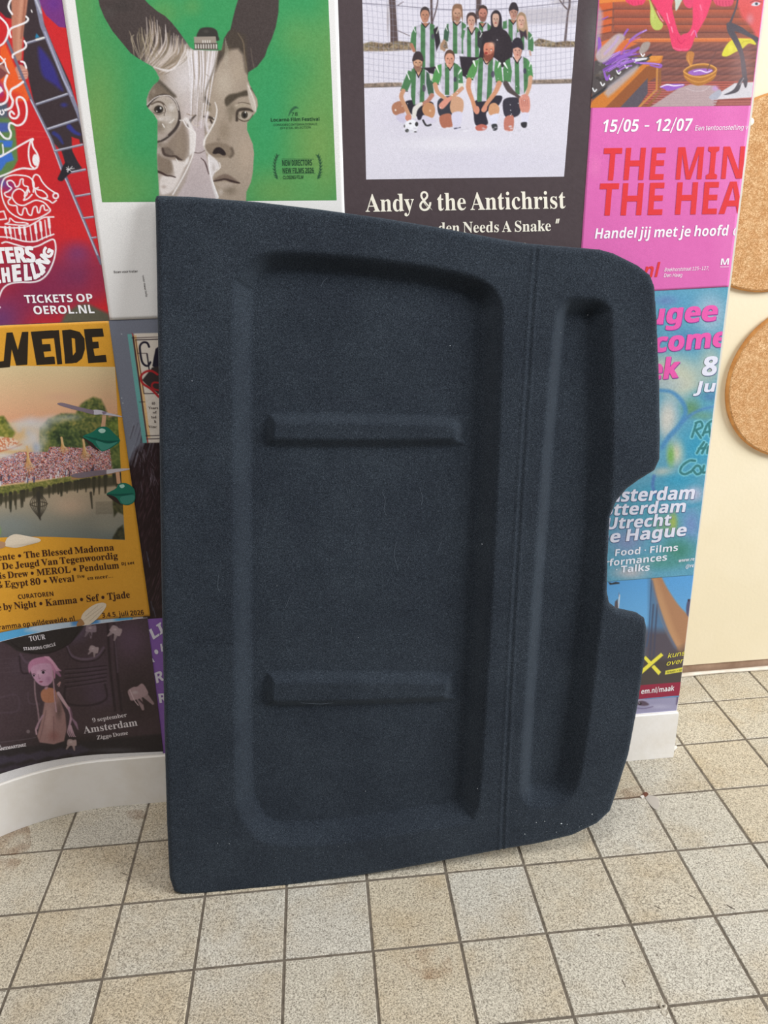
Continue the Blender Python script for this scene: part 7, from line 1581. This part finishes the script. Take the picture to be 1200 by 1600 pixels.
# ------------------------------------------------------------------ dark doll concert poster
def art_doll(c):
    c.c[:] = (72, 56, 62)
    for x, y, rx, ry, col, a in ((205, 1000, 50, 50, (96, 74, 92), .9), (110, 985, 40, 30, (104, 88, 112), .9), (150, 1060, 40, 60, (84, 66, 82), .8), (30, 1080, 60, 60, (78, 62, 70), .7), (215, 1090, 50, 60, (52, 40, 42), .9), (120, 1160, 160, 24, (44, 36, 38), .8), (40, 1040, 40, 30, (84, 68, 80), .6), (160, 1090, 40, 22, (84, 66, 84), .6)):
        c.blob(x, y, rx, ry, col, a)
    # carved panels behind
    DK = (46, 34, 40); LT = (96, 78, 92)
    for x in (172, 182): c.line([(x - 4, 975), (x, 1040), (x + 8, 1110)], 3.4, DK, 1.6)
    c.line([(178, 978), (184, 1050)], 2, LT, 1.2)
    for k in range(5):
        c.line([(102, 1046 + k * 7), (130, 1044 + k * 6.5), (166, 1040 + k * 6)], 1.6, DK, .9); c.line([(102, 1048 + k * 7), (130, 1046 + k * 6.5), (166, 1042 + k * 6)], 1, LT, .8, alpha=.6)
    c.line([(104, 1008), (112, 1024), (130, 1030), (150, 1026), (162, 1012)], 3, (108, 90, 106), 1.4); c.line([(104, 1012), (112, 1028), (130, 1034), (152, 1030), (164, 1016)], 1.6, DK, 1)
    c.line([(32, 1022), (40, 1034), (54, 1036)], 2.4, LT, 1.2); c.line([(30, 1026), (34, 1050), (44, 1052)], 2, DK, 1.2)
    c.line([(102, 1072), (104, 1098), (140, 1102), (166, 1092), (164, 1070)], 2.4, DK, 1.4); c.line([(44, 1082), (46, 1098), (62, 1100)], 2, LT, 1.2, alpha=.6); c.line([(0, 1090), (26, 1086), (28, 1110), (0, 1114)], 2, LT, 1.4, alpha=.5)
    for k in range(4): c.line([(0, 1030 + k * 7), (30, 1028 + k * 7)], 1, (86, 70, 78), .8, alpha=.6)
    # oval with lettering
    c.fsm([(-60, 1000), (10, 970), (60, 955), (120, 960), (132, 976), (112, 1002), (84, 1018), (60, 1022), (30, 1018), (0, 1002)], (46, 40, 40), 1.4); c.line([(18, 1004), (36, 1016), (60, 1021), (84, 1018), (110, 1004), (122, 986)], 1.8, (34, 26, 28), 1)
    c.blob(40, 990, 24, 10, (72, 70, 66), .5)
    # floor of checks
    c.fill([(-60, 1180), (40, 1166), (120, 1160), (260, 1146), (260, 1200), (-60, 1240)], (44, 38, 42), 2); 
    for k in range(5): c.fill([(-20 + k * 30, 1188 - k * 4), (6 + k * 30, 1180 - k * 4), (22 + k * 30, 1188 - k * 4), (-4 + k * 30, 1197 - k * 4)], (66, 58, 74), 2, alpha=.8)
    for k in range(4): c.fill([(-30 + k * 30, 1206 - k * 4), (-6 + k * 30, 1198 - k * 4), (8 + k * 30, 1204 - k * 4), (-18 + k * 30, 1212 - k * 4)], (62, 54, 68), 2, alpha=.8)
    c.line([(0, 1160), (40, 1155), (56, 1152)], 1, (90, 76, 84), .8)
    c.blob(180, 1172, 60, 7, (84, 80, 86), .7)
    # teeth
    TO = (168, 148, 152)
    def tooth(x, y, s, rot, roots=((-.5, 1), (.1, 1.3), (.6, .9)), col=TO):
        a = math.radians(rot)
        R = lambda u, v_: (x + s * (u * math.cos(a) - v_ * math.sin(a)), y + s * (u * math.sin(a) + v_ * math.cos(a)))
        for u, v_ in roots: c.line([R(u * .6, .2), R(u * 1.1, v_)], [s * .62, s * .26], tuple(q_ * .9 for q_ in col), .7, smooth=False)
        c.fsm([R(-.9, -.1), R(-.8, -.7), R(-.2, -.85), R(.2, -.75), R(.75, -.85), R(.95, -.2), R(.8, .35), R(-.75, .35)], col, .7)
        c.blob(*R(-.2, -.3), s * .5, s * .3, (206, 190, 192), .6)
        c.line([R(-.1, .5), R(.1, 1)], s * .16, (70, 52, 58), .6, smooth=False)
    tooth(216, 1085, 16, -22, ((-.1, 1.5), (.9, 1.35)), (170, 142, 146)); c.line([(203, 1078), (210, 1094), (216, 1102)], 1.4, (206, 180, 184), .6)
    tooth(180, 987, 10, 30, ((-.6, 1.1), (.5, 1.2))); tooth(146, 1016, 8, 20, ((-.6, 1), (.5, 1.1))); tooth(142, 984, 9, 5, ((-.8, 1.2), (.1, 1.4)), (140, 122, 132)); tooth(112, 1162, 8, 6, ((-.8, 1.1), (.6, 1.2)), (176, 152, 150))
    # doll
    FA = (196, 150, 176); HR = (188, 128, 158); DR = (170, 120, 104)
    c.line([(74, 1030), (86, 1046), (94, 1056)], [8, 7, 3], (150, 104, 132), .9); c.line([(80, 1038), (95, 1048)], [4, 1.6], (176, 130, 156), .8)
    c.fill([(66, 1084), (74, 1078), (86, 1078), (94, 1094), (102, 1116), (104, 1140), (100, 1158), (84, 1163), (62, 1160), (58, 1150), (66, 1120), (70, 1096)], (158, 122, 120), 1)
    c.blob(76, 1120, 12, 40, (186, 148, 144), .7); c.blob(92, 1110, 8, 24, (98, 76, 74), .8); c.blob(84, 1150, 16, 12, (140, 88, 84), .6); c.line([(72, 1110), (66, 1140), (62, 1156)], 1.2, (128, 96, 96), .8); c.line([(84, 1120), (84, 1158)], 1, (128, 92, 92), .8)
    c.fsm([(64, 1082), (72, 1075), (84, 1076), (88, 1084), (86, 1096), (74, 1098), (66, 1094)], (184, 124, 96), .8); c.line([(72, 1075), (74, 1068)], 5, (180, 136, 150), .8); c.line([(69, 1074), (74, 1072), (80, 1074)], 1, (60, 40, 46), .6)
    c.line([(91, 1083), (98, 1094), (106, 1106)], [5, 5, 4], (198, 164, 172), .7); c.line([(107, 1106), (111, 1118), (109, 1132)], [4.5, 4, 3], (182, 146, 164), .7); c.line([(110, 1108), (113, 1122)], 2, (110, 78, 98), .8)
    for k in range(4): c.line([(108 + k * .8, 1134), (106 + k * 3.2, 1144 + k * 1.4), (109 + k * 3, 1151)], [2.6, 1.8, 1.2], (190, 156, 170), .6)
    c.line([(112, 1122), (118, 1130), (122, 1140)], [1.4, 4.4, 1], (150, 118, 140), .8)
    c.line([(67, 1118), (61, 1128), (57, 1138)], [3, 3, 4], (170, 136, 150), .7); c.line([(56, 1140), (57, 1147)], 2.4, (190, 156, 166), .6); c.ell(44, 1143, 3, 3, (120, 104, 108))
    c.line([(90, 1070), (94, 1066), (92, 1072)], 2, (188, 144, 146), .7)
    # head, hair, plaits
    c.fsm([(47, 1046), (46, 1036), (54, 1030), (68, 1028), (80, 1034), (84, 1048), (82, 1064), (74, 1071), (64, 1071), (54, 1062)], FA, .8)
    c.fsm([(46, 1052), (44, 1040), (50, 1031), (62, 1027), (74, 1026), (82, 1032), (86, 1044), (86, 1060), (82, 1056), (80, 1040), (72, 1036), (58, 1038), (50, 1042)], HR, .8)
    for k in range(4): c.line([(70 + k * 2, 1026), (82 + k, 1036), (88 + k * 1.6, 1048)], 1.2, (214, 160, 184), .6)
    c.blob(62, 1052, 8, 9, (216, 178, 198), .7); c.blob(76, 1062, 8, 8, (160, 112, 140), .6)
    for x, y, r in ((53, 1055.5, 2), (67.5, 1050.5, 2.8)):
        c.ell(x, y, r + .9, r * .9, (218, 190, 206)); c.ell(x, y, r * .9, r * .9, (46, 30, 44)); c.line([(x - r, y - r), (x, y - r - .8), (x + r + .6, y - r)], .8, (90, 56, 72), .5)
    c.line([(60, 1054), (61, 1060), (63, 1060)], 1, (150, 104, 130), .6); c.ell(64, 1065.3, 3, 1.4, (166, 84, 112)); c.line([(61, 1065.2), (67, 1064.8)], .6, (110, 52, 76), .4)
    c.line([(54, 1064), (55, 1085), (59, 1108), (61, 1126)], 2, (176, 148, 152), .7); c.line([(54, 1064), (55, 1085), (59, 1108), (61, 1126)], .7, (120, 92, 104), .5)
    c.line([(82, 1048), (84, 1070), (86, 1096), (88, 1112)], 2, (186, 150, 160), .7); c.line([(83, 1048), (85, 1070), (87, 1096)], .7, (126, 92, 108), .5)
    c.grain(4, 2, 13)
def px_strip_z(px, pts): pass
# its own slightly uneven quad; white margin runs along the bottom
doll = paper('poster', None, 3, (230, 228, 230), .0045, None, world=[(-.19, .4215), (.2085, .4445), (.1962, .1195), (-.19, .1195)])
tag(doll, 'dark concert poster with a pale doll, plaits and floating teeth, white strip along its bottom', 'poster')
q0 = px_to_pillar(np.array([(0, 1001), (230, 966.5), (256, 1176), (0, 1212)], float))
ex = lambda a, b_: a + (a - b_) * .75
paper('picture', None, 3, (66, 50, 56), .00095, art_doll, doll, .00012, world=[(-.19, .4213), (.2084, .4443), (.1968, .1275), (-.19, .146)])
DT = (226, 218, 222)
text('TOUR', 's', (47, 1001), (72, 997.5), 8, DT, doll, 3.2, bold=6)
text('STARRING CIRCLE', 'r', (37.5, 1015), (88, 1007.5), 4.8, DT, doll, 3.2, bold=14, arc=-2.2)
text('9 september', 's', (145, 1127.5), (199, 1118.5), 6.6, DT, doll, 3.2)
text('Amsterdam', 's', (132, 1145), (216, 1132.5), 11.5, DT, doll, 3.2)
text('Ziggo Dome', 's', (152, 1154.5), (201, 1146.5), 6.4, DT, doll, 3.2)
text('&', 'r', (-1, 1167), (3, 1166), 3.6, DT, doll, 3.2, bold=14)
text('ANIEMARTINEZ', 'b', (-1, 1172), (42, 1164.5), 4.4, DT, doll, 3.2, bold=8)
# bright blue edge of a sheet showing between the yellow and the doll poster
def art_blue(c):
    c.c[:] = (92, 172, 222); c.fill([(40, 985), (60, 970), (180, 955), (180, 990), (70, 990)], (190, 206, 222), 4)
    c.fill([(108, 950), (155, 950), (155, 980), (112, 978)], (86, 146, 204), 3)
blu = paper('poster', None, 1, (92, 172, 222), .003, art_blue, world=[(-.19, .459), (.18, .453), (.18, .438), (-.19, .415)])
tag(blu, 'light blue paper edge showing between the yellow poster and the doll poster', 'poster')
# ------------------------------------------------------------------ parcel shelf leaning on the pillar
LEAN = math.atan2(0.232, 1.19)
SO = np.array([0.0, -0.145, 0.0055])
SU = np.array([1.0, 0, 0]); SV = np.array([0, math.sin(LEAN), math.cos(LEAN)]); SN = np.array([0, -math.cos(LEAN), math.sin(LEAN)])
def px_to_shelf(px, off=0.0):
    d = rays(px)
    o = SO + SN * off
    t = ((o - CAM) @ SN) / (d @ SN)
    P = CAM + t[..., None] * d - o
    return np.stack([P @ SU, P @ SV], -1)
def uv(px, off=0.0, smooth=0, closed=True):
    P = np.array(px, float)
    if smooth: P = smooth_pts(P, smooth, closed)
    return px_to_shelf(P, off)
OUT = uv([(243, 303), (300, 305), (400, 313), (500, 325), (600, 339), (690, 354), (780, 371), (830, 379), (880, 383), (940, 388), (962, 394), (1000, 413), (1019, 428), (1026, 446), (1030, 500), (1034, 600), (1035, 680),
          (1034, 718), (1026, 736), (1000, 752), (982, 765), (966, 784), (956, 808), (953, 860), (951, 925), (955, 944), (968, 954), (1000, 961), (1010, 968), (1013, 982), (1010, 1030), (1000, 1100), (985, 1180), (967, 1238), (956, 1270), (935, 1290),
          (895, 1309), (840, 1322), (785, 1331), (700, 1347), (620, 1362), (560, 1372), (440, 1389), (330, 1399), (284, 1401), (270, 1396), (263, 1374), (259, 1290), (255, 1150), (250, 900), (246, 600), (241, 330), (240, 309)], 0, 0)
TRAY = uv([(362, 480), (363, 900), (366, 1215), (372, 1268), (392, 1304), (430, 1322), (520, 1320), (640, 1302), (728, 1288), (745, 1274), (752, 1240), (764, 1060), (775, 860), (784, 640), (788, 500), (782, 462), (764, 440), (726, 424), (640, 408), (530, 395), (440, 390), (396, 399), (370, 430)], 0, 4)
GROOVE = uv([(881, 470), (905, 464), (935, 466), (952, 478), (958, 510), (959, 700), (950, 860), (936, 1000), (922, 1120), (907, 1215), (893, 1246), (868, 1260), (832, 1262), (815, 1246), (813, 1215), (818, 1130), (834, 900), (848, 700), (860, 560), (868, 494)], 0, 4)
BAR1 = uv([(418, 652), (440, 646), (700, 650), (722, 658), (724, 686), (708, 699), (440, 700), (414, 692)], -.02, 3)
BAR2 = uv([(416, 1060), (438, 1053), (690, 1055), (708, 1064), (708, 1088), (694, 1101), (440, 1108), (414, 1100)], -.02, 3)
SEAM = uv([(840, 372), (832, 470), (825, 580), (816, 720), (808, 860), (800, 1000), (793, 1140), (787, 1260), (784, 1340)], 0, 4, False)

def sdf(q, P, closed=True):
    d2 = np.full(len(q), 1e9); ins = np.zeros(len(q), bool); near = np.zeros((len(q), 2))
    n = len(P)
    for i in range(n if closed else n - 1):
        a = P[i]; b_ = P[(i + 1) % n]; e = b_ - a; w = q - a
        t = np.clip((w @ e) / max(e @ e, 1e-12), 0, 1)
        c = a + t[:, None] * e; r2 = ((q - c) ** 2).sum(1)
        m_ = r2 < d2; d2 = np.where(m_, r2, d2); near[m_] = c[m_]
        if closed:
            cnd = (a[1] > q[:, 1]) != (b_[1] > q[:, 1])
            with np.errstate(divide='ignore', invalid='ignore'):
                xi = (b_[0] - a[0]) * (q[:, 1] - a[1]) / (b_[1] - a[1]) + a[0]
            ins ^= cnd & (q[:, 0] < xi)
    return np.sqrt(d2) * np.where(ins, 1, -1), near

def sstep(t):
    t = np.clip(t, 0, 1); return t * t * (3 - 2 * t)
STEP = 0.0022
lo = OUT.min(0) - STEP * 2; hi = OUT.max(0) + STEP * 2
gx = np.arange(lo[0], hi[0], STEP); gy = np.arange(lo[1], hi[1], STEP)
GX, GY = np.meshgrid(gx, gy); Q = np.c_[GX.ravel(), GY.ravel()]
D, near = sdf(Q, OUT)
ny, nx = GX.shape
keepv = D > -STEP * .75
id2 = np.arange(nx * ny).reshape(ny, nx)
F = np.stack([id2[:-1, :-1], id2[:-1, 1:], id2[1:, 1:], id2[1:, :-1]], -1).reshape(-1, 4)
F = F[keepv[F].all(1)]
snap = keepv & (D < STEP * .25)
Q[snap] = near[snap]; D[snap] = 0
used = np.zeros(nx * ny, bool); used[F.ravel()] = True
remap = -np.ones(nx * ny, int); remap[used] = np.arange(used.sum())
Q = Q[used]; D = D[used]; F = remap[F]
dT, _ = sdf(Q, TRAY); dG, _ = sdf(Q, GROOVE); d1, _ = sdf(Q, BAR1); d2_, _ = sdf(Q, BAR2); dS, _ = sdf(Q, SEAM, False); dS = np.abs(dS)
R = .012
h = -(R - np.sqrt(np.clip(R * R - np.clip(R - D, 0, R) ** 2, 0, None)))
h -= .034 * sstep((dT + .001) / .034)
h -= .031 * sstep((dG + .003) / .034)
h += .015 * np.maximum(sstep((d1 + .002) / .021), sstep((d2_ + .002) / .021))
h += -.0008 * np.exp(-(dS / .0022) ** 2) + .0013 * np.exp(-((dS - .0058) / .0022) ** 2)
# the panel is not perfectly flat
h += .0006 * np.sin(Q[:, 0] * 11 + Q[:, 1] * 5) + .00035 * (vnoise(Q * 1000, 16, 3) - .5)
XYZ = SO + Q[:, :1] * SU + Q[:, 1:] * SV + h[:, None] * SN
# side wall and back: follow the open boundary
e = np.concatenate([F[:, [0, 1]], F[:, [1, 2]], F[:, [2, 3]], F[:, [3, 0]]])
key = {}
for a, b_ in e.tolist():
    if (b_, a) in key: del key[(b_, a)]
    else: key[(a, b_)] = 1
nxt = {a: b_ for a, b_ in key}
start = next(iter(nxt)); loop = [start]; k = nxt[start]
while k != start and len(loop) < 100000:
    loop.append(k); k = nxt[k]
loop = np.array(loop)
TH = .017
off = XYZ[loop]
r1 = SO + Q[loop, :1] * SU + Q[loop, 1:] * SV
base = len(XYZ); nl = len(loop)
ringB = r1 + SN * (-TH)
ctr = Q[loop].mean(0)
inw = (ctr - Q[loop]); inw /= np.linalg.norm(inw, axis=1)[:, None]
ringC = SO + (Q[loop, :1] + inw[:, :1] * .003) * SU + (Q[loop, 1:] + inw[:, 1:] * .003) * SV + SN * (-TH - .0015)
V2 = np.vstack([XYZ, ringB, ringC])
i = np.arange(nl); j = (i + 1) % nl
S1 = np.stack([loop[j], loop[i], base + i, base + j], 1)
S2 = np.stack([base + j, base + i, base + nl + i, base + nl + j], 1)
shelf = bpy.data.objects.new('parcel_shelf', None); COL.objects.link(shelf); shelf.location = tuple(SO + SU * .6)
tag(shelf, 'dark navy felt covered car parcel shelf with two moulded trays, leaning upright against the posters', 'car shelf')
def rel(o):
    o.parent = shelf; o.matrix_parent_inverse = Matrix.Translation(-shelf.location)
    return o
felt = rel(mesh_np('carpeted_panel', V2, np.vstack([F, S1, S2]), M_CARPET, True))
# hardboard back, moulded hollow behind (simple cap with the tray boxes)
hb = np.minimum(-TH - .0015, h - .003)
bi = np.zeros(len(Q), bool); bi[loop] = True
BK = SO + Q[:, :1] * SU + Q[:, 1:] * SV + hb[:, None] * SN
BK[loop] = ringC + SN * .0004
sub = F[:, ::-1]
back = rel(mesh_np('backing', BK, sub, M_BACKING, True))
# felt lint and crumbs caught in the carpet
rr = random.Random(12)
vs, fs = [], []
def speck(px, r, off_=0.0):
    q = px_to_shelf(np.array([px], float), off_)
    q = px_to_shelf(np.array([px], float), 0) if off_ == 0 else q
    P = (SO + q[:, :1] * SU + q[:, 1:] * SV + SN * (off_ + .0006))[0]
    n0 = len(vs)
    for k in range(4):
        a = k / 4 * 6.28 + rr.random()
        vs.append((P + (SU * math.cos(a) + SV * math.sin(a)) * r * rr.uniform(.5, 1.2)).tolist())
    vs.append((P + SN * r * .6).tolist())
    for k in range(4): fs.append([n0 + k, n0 + (k + 1) % 4, n0 + 4])
for px, r, o_ in (((703, 540), .0012, -.03), ((832, 412), .0009, 0), ((876, 520), .0008, -.02), ((918, 492), .001, -.027), ((340, 1317), .001, 0), ((358, 1318), .001, 0), ((571, 1236), .001, -.03), ((560, 996), .0008, -.03), ((433, 915), .0007, -.03),
                  ((820, 1303), .0014, 0), ((877, 1287), .0018, 0), ((886, 1288), .0013, 0), ((851, 1283), .0013, 0), ((925, 1272), .0014, 0), ((838, 1285), .001, 0), ((1018, 536), .001, 0), ((753, 850), .0008, 0), ((746, 1232), .001, 0), ((300, 595), .0007, 0), ((869, 1300), .001, 0), ((905, 1292), .0008, 0)):
    speck(px, r, o_)
for k in range(40):
    speck((rr.uniform(270, 760), rr.uniform(1290, 1340)) if k % 3 else (rr.uniform(790, 930), rr.uniform(1265, 1305)), rr.uniform(.0003, .0006))
def hair(pts, w=.0004):
    P = [(SO + q_[0] * SU + q_[1] * SV) for q_ in px_to_shelf(smooth_pts(pts, 5, False))]
    for a_, b_ in zip(P[:-1], P[1:]):
        t_ = (b_ - a_); s_ = np.cross(t_, SN); s_ = s_ / np.linalg.norm(s_) * w
        dep = [h[np.argmin(((Q - np.array([(p_ - SO) @ SU, (p_ - SO) @ SV])) ** 2).sum(1))] for p_ in (a_, b_)]
        a2 = CAM + (a_ - CAM) * (((SO + SN * (dep[0] + .0009)) - CAM) @ SN) / ((a_ - CAM) @ SN); b2 = CAM + (b_ - CAM) * (((SO + SN * (dep[1] + .0009)) - CAM) @ SN) / ((b_ - CAM) @ SN)
        n0 = len(vs); vs.extend([(a2 - s_).tolist(), (a2 + s_).tolist(), (b2 + s_).tolist(), (b2 - s_).tolist()]); fs.append([n0, n0 + 1, n0 + 2, n0 + 3])
lint = rel(mesh_np('lint', vs, fs, M_LINT)); tag(lint, kind='stuff'); vs, fs = [], []
for pts in ([(502, 448), (505, 440), (512, 434)], [(597, 768), (602, 782), (600, 796), (604, 806)], [(620, 846), (616, 866), (622, 890)], [(656, 762), (660, 778), (658, 790)], [(518, 980), (517, 990)], [(454, 930), (446, 950)], [(342, 898), (340, 915), (343, 925)],
            [(600, 1062), (596, 1068), (612, 1070)], [(470, 1098), (500, 1100), (520, 1098)], [(640, 868), (634, 880)], [(690, 846), (684, 862)]):
    hair(pts, .00022)
M_FIBRE, _, _ = mat_new('pale_loose_fibre', .95, .05, (92, 100, 110))
lint = rel(mesh_np('loose_fibres', vs, fs, M_FIBRE)); tag(lint, kind='stuff')
# short fibres standing out of the felt
rng = np.random.default_rng(3)
nf = 45000
fid = rng.integers(0, len(F), nf)
w4 = rng.random((nf, 4)); w4 /= w4.sum(1)[:, None]
C4 = XYZ[F[fid]]
base_p = (C4 * w4[..., None]).sum(1)
nr = np.cross(C4[:, 1] - C4[:, 0], C4[:, 3] - C4[:, 0]); nr /= np.linalg.norm(nr, axis=1)[:, None] + 1e-12
dirv = nr * .8 + rng.normal(0, .55, (nf, 3)); dirv /= np.linalg.norm(dirv, axis=1)[:, None]
ln = rng.uniform(.0008, .0021, nf)[:, None]
side = np.cross(dirv, rng.normal(0, 1, (nf, 3))); side /= np.linalg.norm(side, axis=1)[:, None]; side *= .00016
FV = np.stack([base_p - side - nr * .0002, base_p + side - nr * .0002, base_p + dirv * ln], 1).reshape(-1, 3)
pile = rel(mesh_np('carpet_pile', FV, np.arange(nf * 3).reshape(-1, 3), M_CARPET)); tag(pile, kind='stuff')

# ------------------------------------------------------------------ small things on the floor
M_FILM, nt, b = mat_new('clear_plastic_film', .25, .5, (214, 206, 196))
b.inputs['Alpha'].default_value = .45
M_CHIP = painted('flaked_paint', (236, 232, 226), (214, 206, 196), 90, .7)
M_GLUE = painted('dried_glue', (190, 182, 166), (160, 150, 134), 120, .35)
def floor_poly(name, px, z, th, mat, parent=None):
    P = px_to_floor(np.array(px, float))
    bm = bmesh.new()
    lo_ = [bm.verts.new((x, y, z)) for x, y in P]; hi_ = [bm.verts.new((x, y, z + th)) for x, y in P]
    n = len(P)
    for k in range(n): bm.faces.new([lo_[k], lo_[(k + 1) % n], hi_[(k + 1) % n], hi_[k]])
    bm.faces.new(lo_); bm.faces.new(hi_)
    bmesh.ops.recalc_face_normals(bm, faces=list(bm.faces))
    return from_bm(name, bm, mat, parent)
film = floor_poly('plastic_scrap', smooth_pts([(1008, 1245), (1018, 1243), (1026, 1246), (1030, 1252), (1029, 1262), (1024, 1265), (1016, 1258)], 4), .0004, .0004, M_FILM)
tag(film, 'clear round plastic scrap on the floor right of the shelf', 'litter')
chip = floor_poly('paint_flake', [(1000, 1245), (1005, 1243), (1007, 1246), (1003, 1248)], .0003, .0016, M_CHIP)
tag(chip, 'white paint flake beside the plastic scrap', 'litter')
M_RUST = painted('rust_stain', (120, 72, 52), (92, 58, 46), 90, .8)
rst = floor_poly('rust_crumb', smooth_pts([(1004, 1241), (1009, 1238), (1013, 1241), (1010, 1245), (1006, 1245)], 3), .0001, .0011, M_RUST)
tag(rst, 'brown rust crumb in the tile joint behind the plastic scrap', 'litter')
chip2 = floor_poly('paint_flake', [(1050, 1170), (1056, 1166), (1058, 1169), (1054, 1173), (1050, 1174)], .0003, .003, M_CHIP)
tag(chip2, 'white paint flake at the right corner of the baseboard', 'litter')
M_STAIN, nt, b = mat_new('rusty_water_stain', .7, .2, (150, 98, 52))
nt.links.new(ramp(nt, [(0.38, (0, 0, 0)), (0.7, (120, 120, 120))], noise(nt, objco(nt), 26, 4, .6)).outputs['Color'], b.inputs['Alpha'])
for P_ in ([(-30, 1318), (-30, 1332), (20, 1336), (46, 1326), (48, 1304), (44, 1292), (30, 1293), (0, 1306)], [(-20, 1346), (30, 1342), (26, 1356), (2, 1366), (-20, 1364)], [(196, 1268), (222, 1266), (226, 1278), (206, 1280)],
           [(964, 1238), (1000, 1228), (1004, 1244), (966, 1250)], [(634, 1490), (690, 1484), (706, 1520), (664, 1530), (636, 1510)]):
    floor_poly('stain', smooth_pts(P_, 5), .0003, .00012, M_STAIN, floor)
M_MARK, _, _ = mat_new('dark_scuff', .8, .2, (96, 84, 76))
for a_, b_ in (((1022, 1415), (1034, 1421)), ((1074, 1397), (1087, 1404)), ((1134, 1413), (1148, 1421)), ((972, 1530), (978, 1543)), ((930, 1460), (938, 1462)), ((1026, 1491), (1028, 1494)), ((457, 1429), (459, 1431)), ((677, 1402), (679, 1404)), ((200, 1368), (190, 1364))):
    n_ = np.array([b_[1] - a_[1], a_[0] - b_[0]], float); n_ *= .7 / np.linalg.norm(n_)
    a2, b2 = np.array(a_, float), np.array(b_, float)
    floor_poly('scuff_mark', [a2 + n_ * .3, (a2 + b2) / 2 + n_, b2 + n_ * .3, b2 - n_ * .3, (a2 + b2) / 2 - n_, a2 - n_ * .3], .0003, .00012, M_MARK, floor)
# glue drip: a ring and a blob where two joints cross
bm = bmesh.new()
def ring(cx, cy, r, w, hgt, n=20):
    c = px_to_floor(np.array([cx, cy], float))
    for k in range(n):
        pass
    A = []
    for k in range(n):
        t = 2 * math.pi * k / n; wob = 1 + .12 * math.sin(3 * t + 1)
        A.append([bm.verts.new((c[0] + (r * wob + dr) * math.cos(t), c[1] + (r * wob + dr) * math.sin(t), z)) for dr, z in ((-w, 0), (0, hgt), (w, 0))])
    for k in range(n):
        for q in range(2): bm.faces.new([A[k][q], A[(k + 1) % n][q], A[(k + 1) % n][q + 1], A[k][q + 1]])
ring(1039, 1583, .0045, .0014, .0014); ring(1036, 1572, .0042, .0022, .002); ring(1031, 1567, .003, .0018, .0012)
g = from_bm('glue_drip', bm, M_GLUE, smooth=True)
tag(g, 'dried grey glue drip on a tile joint near the bottom right', 'litter')
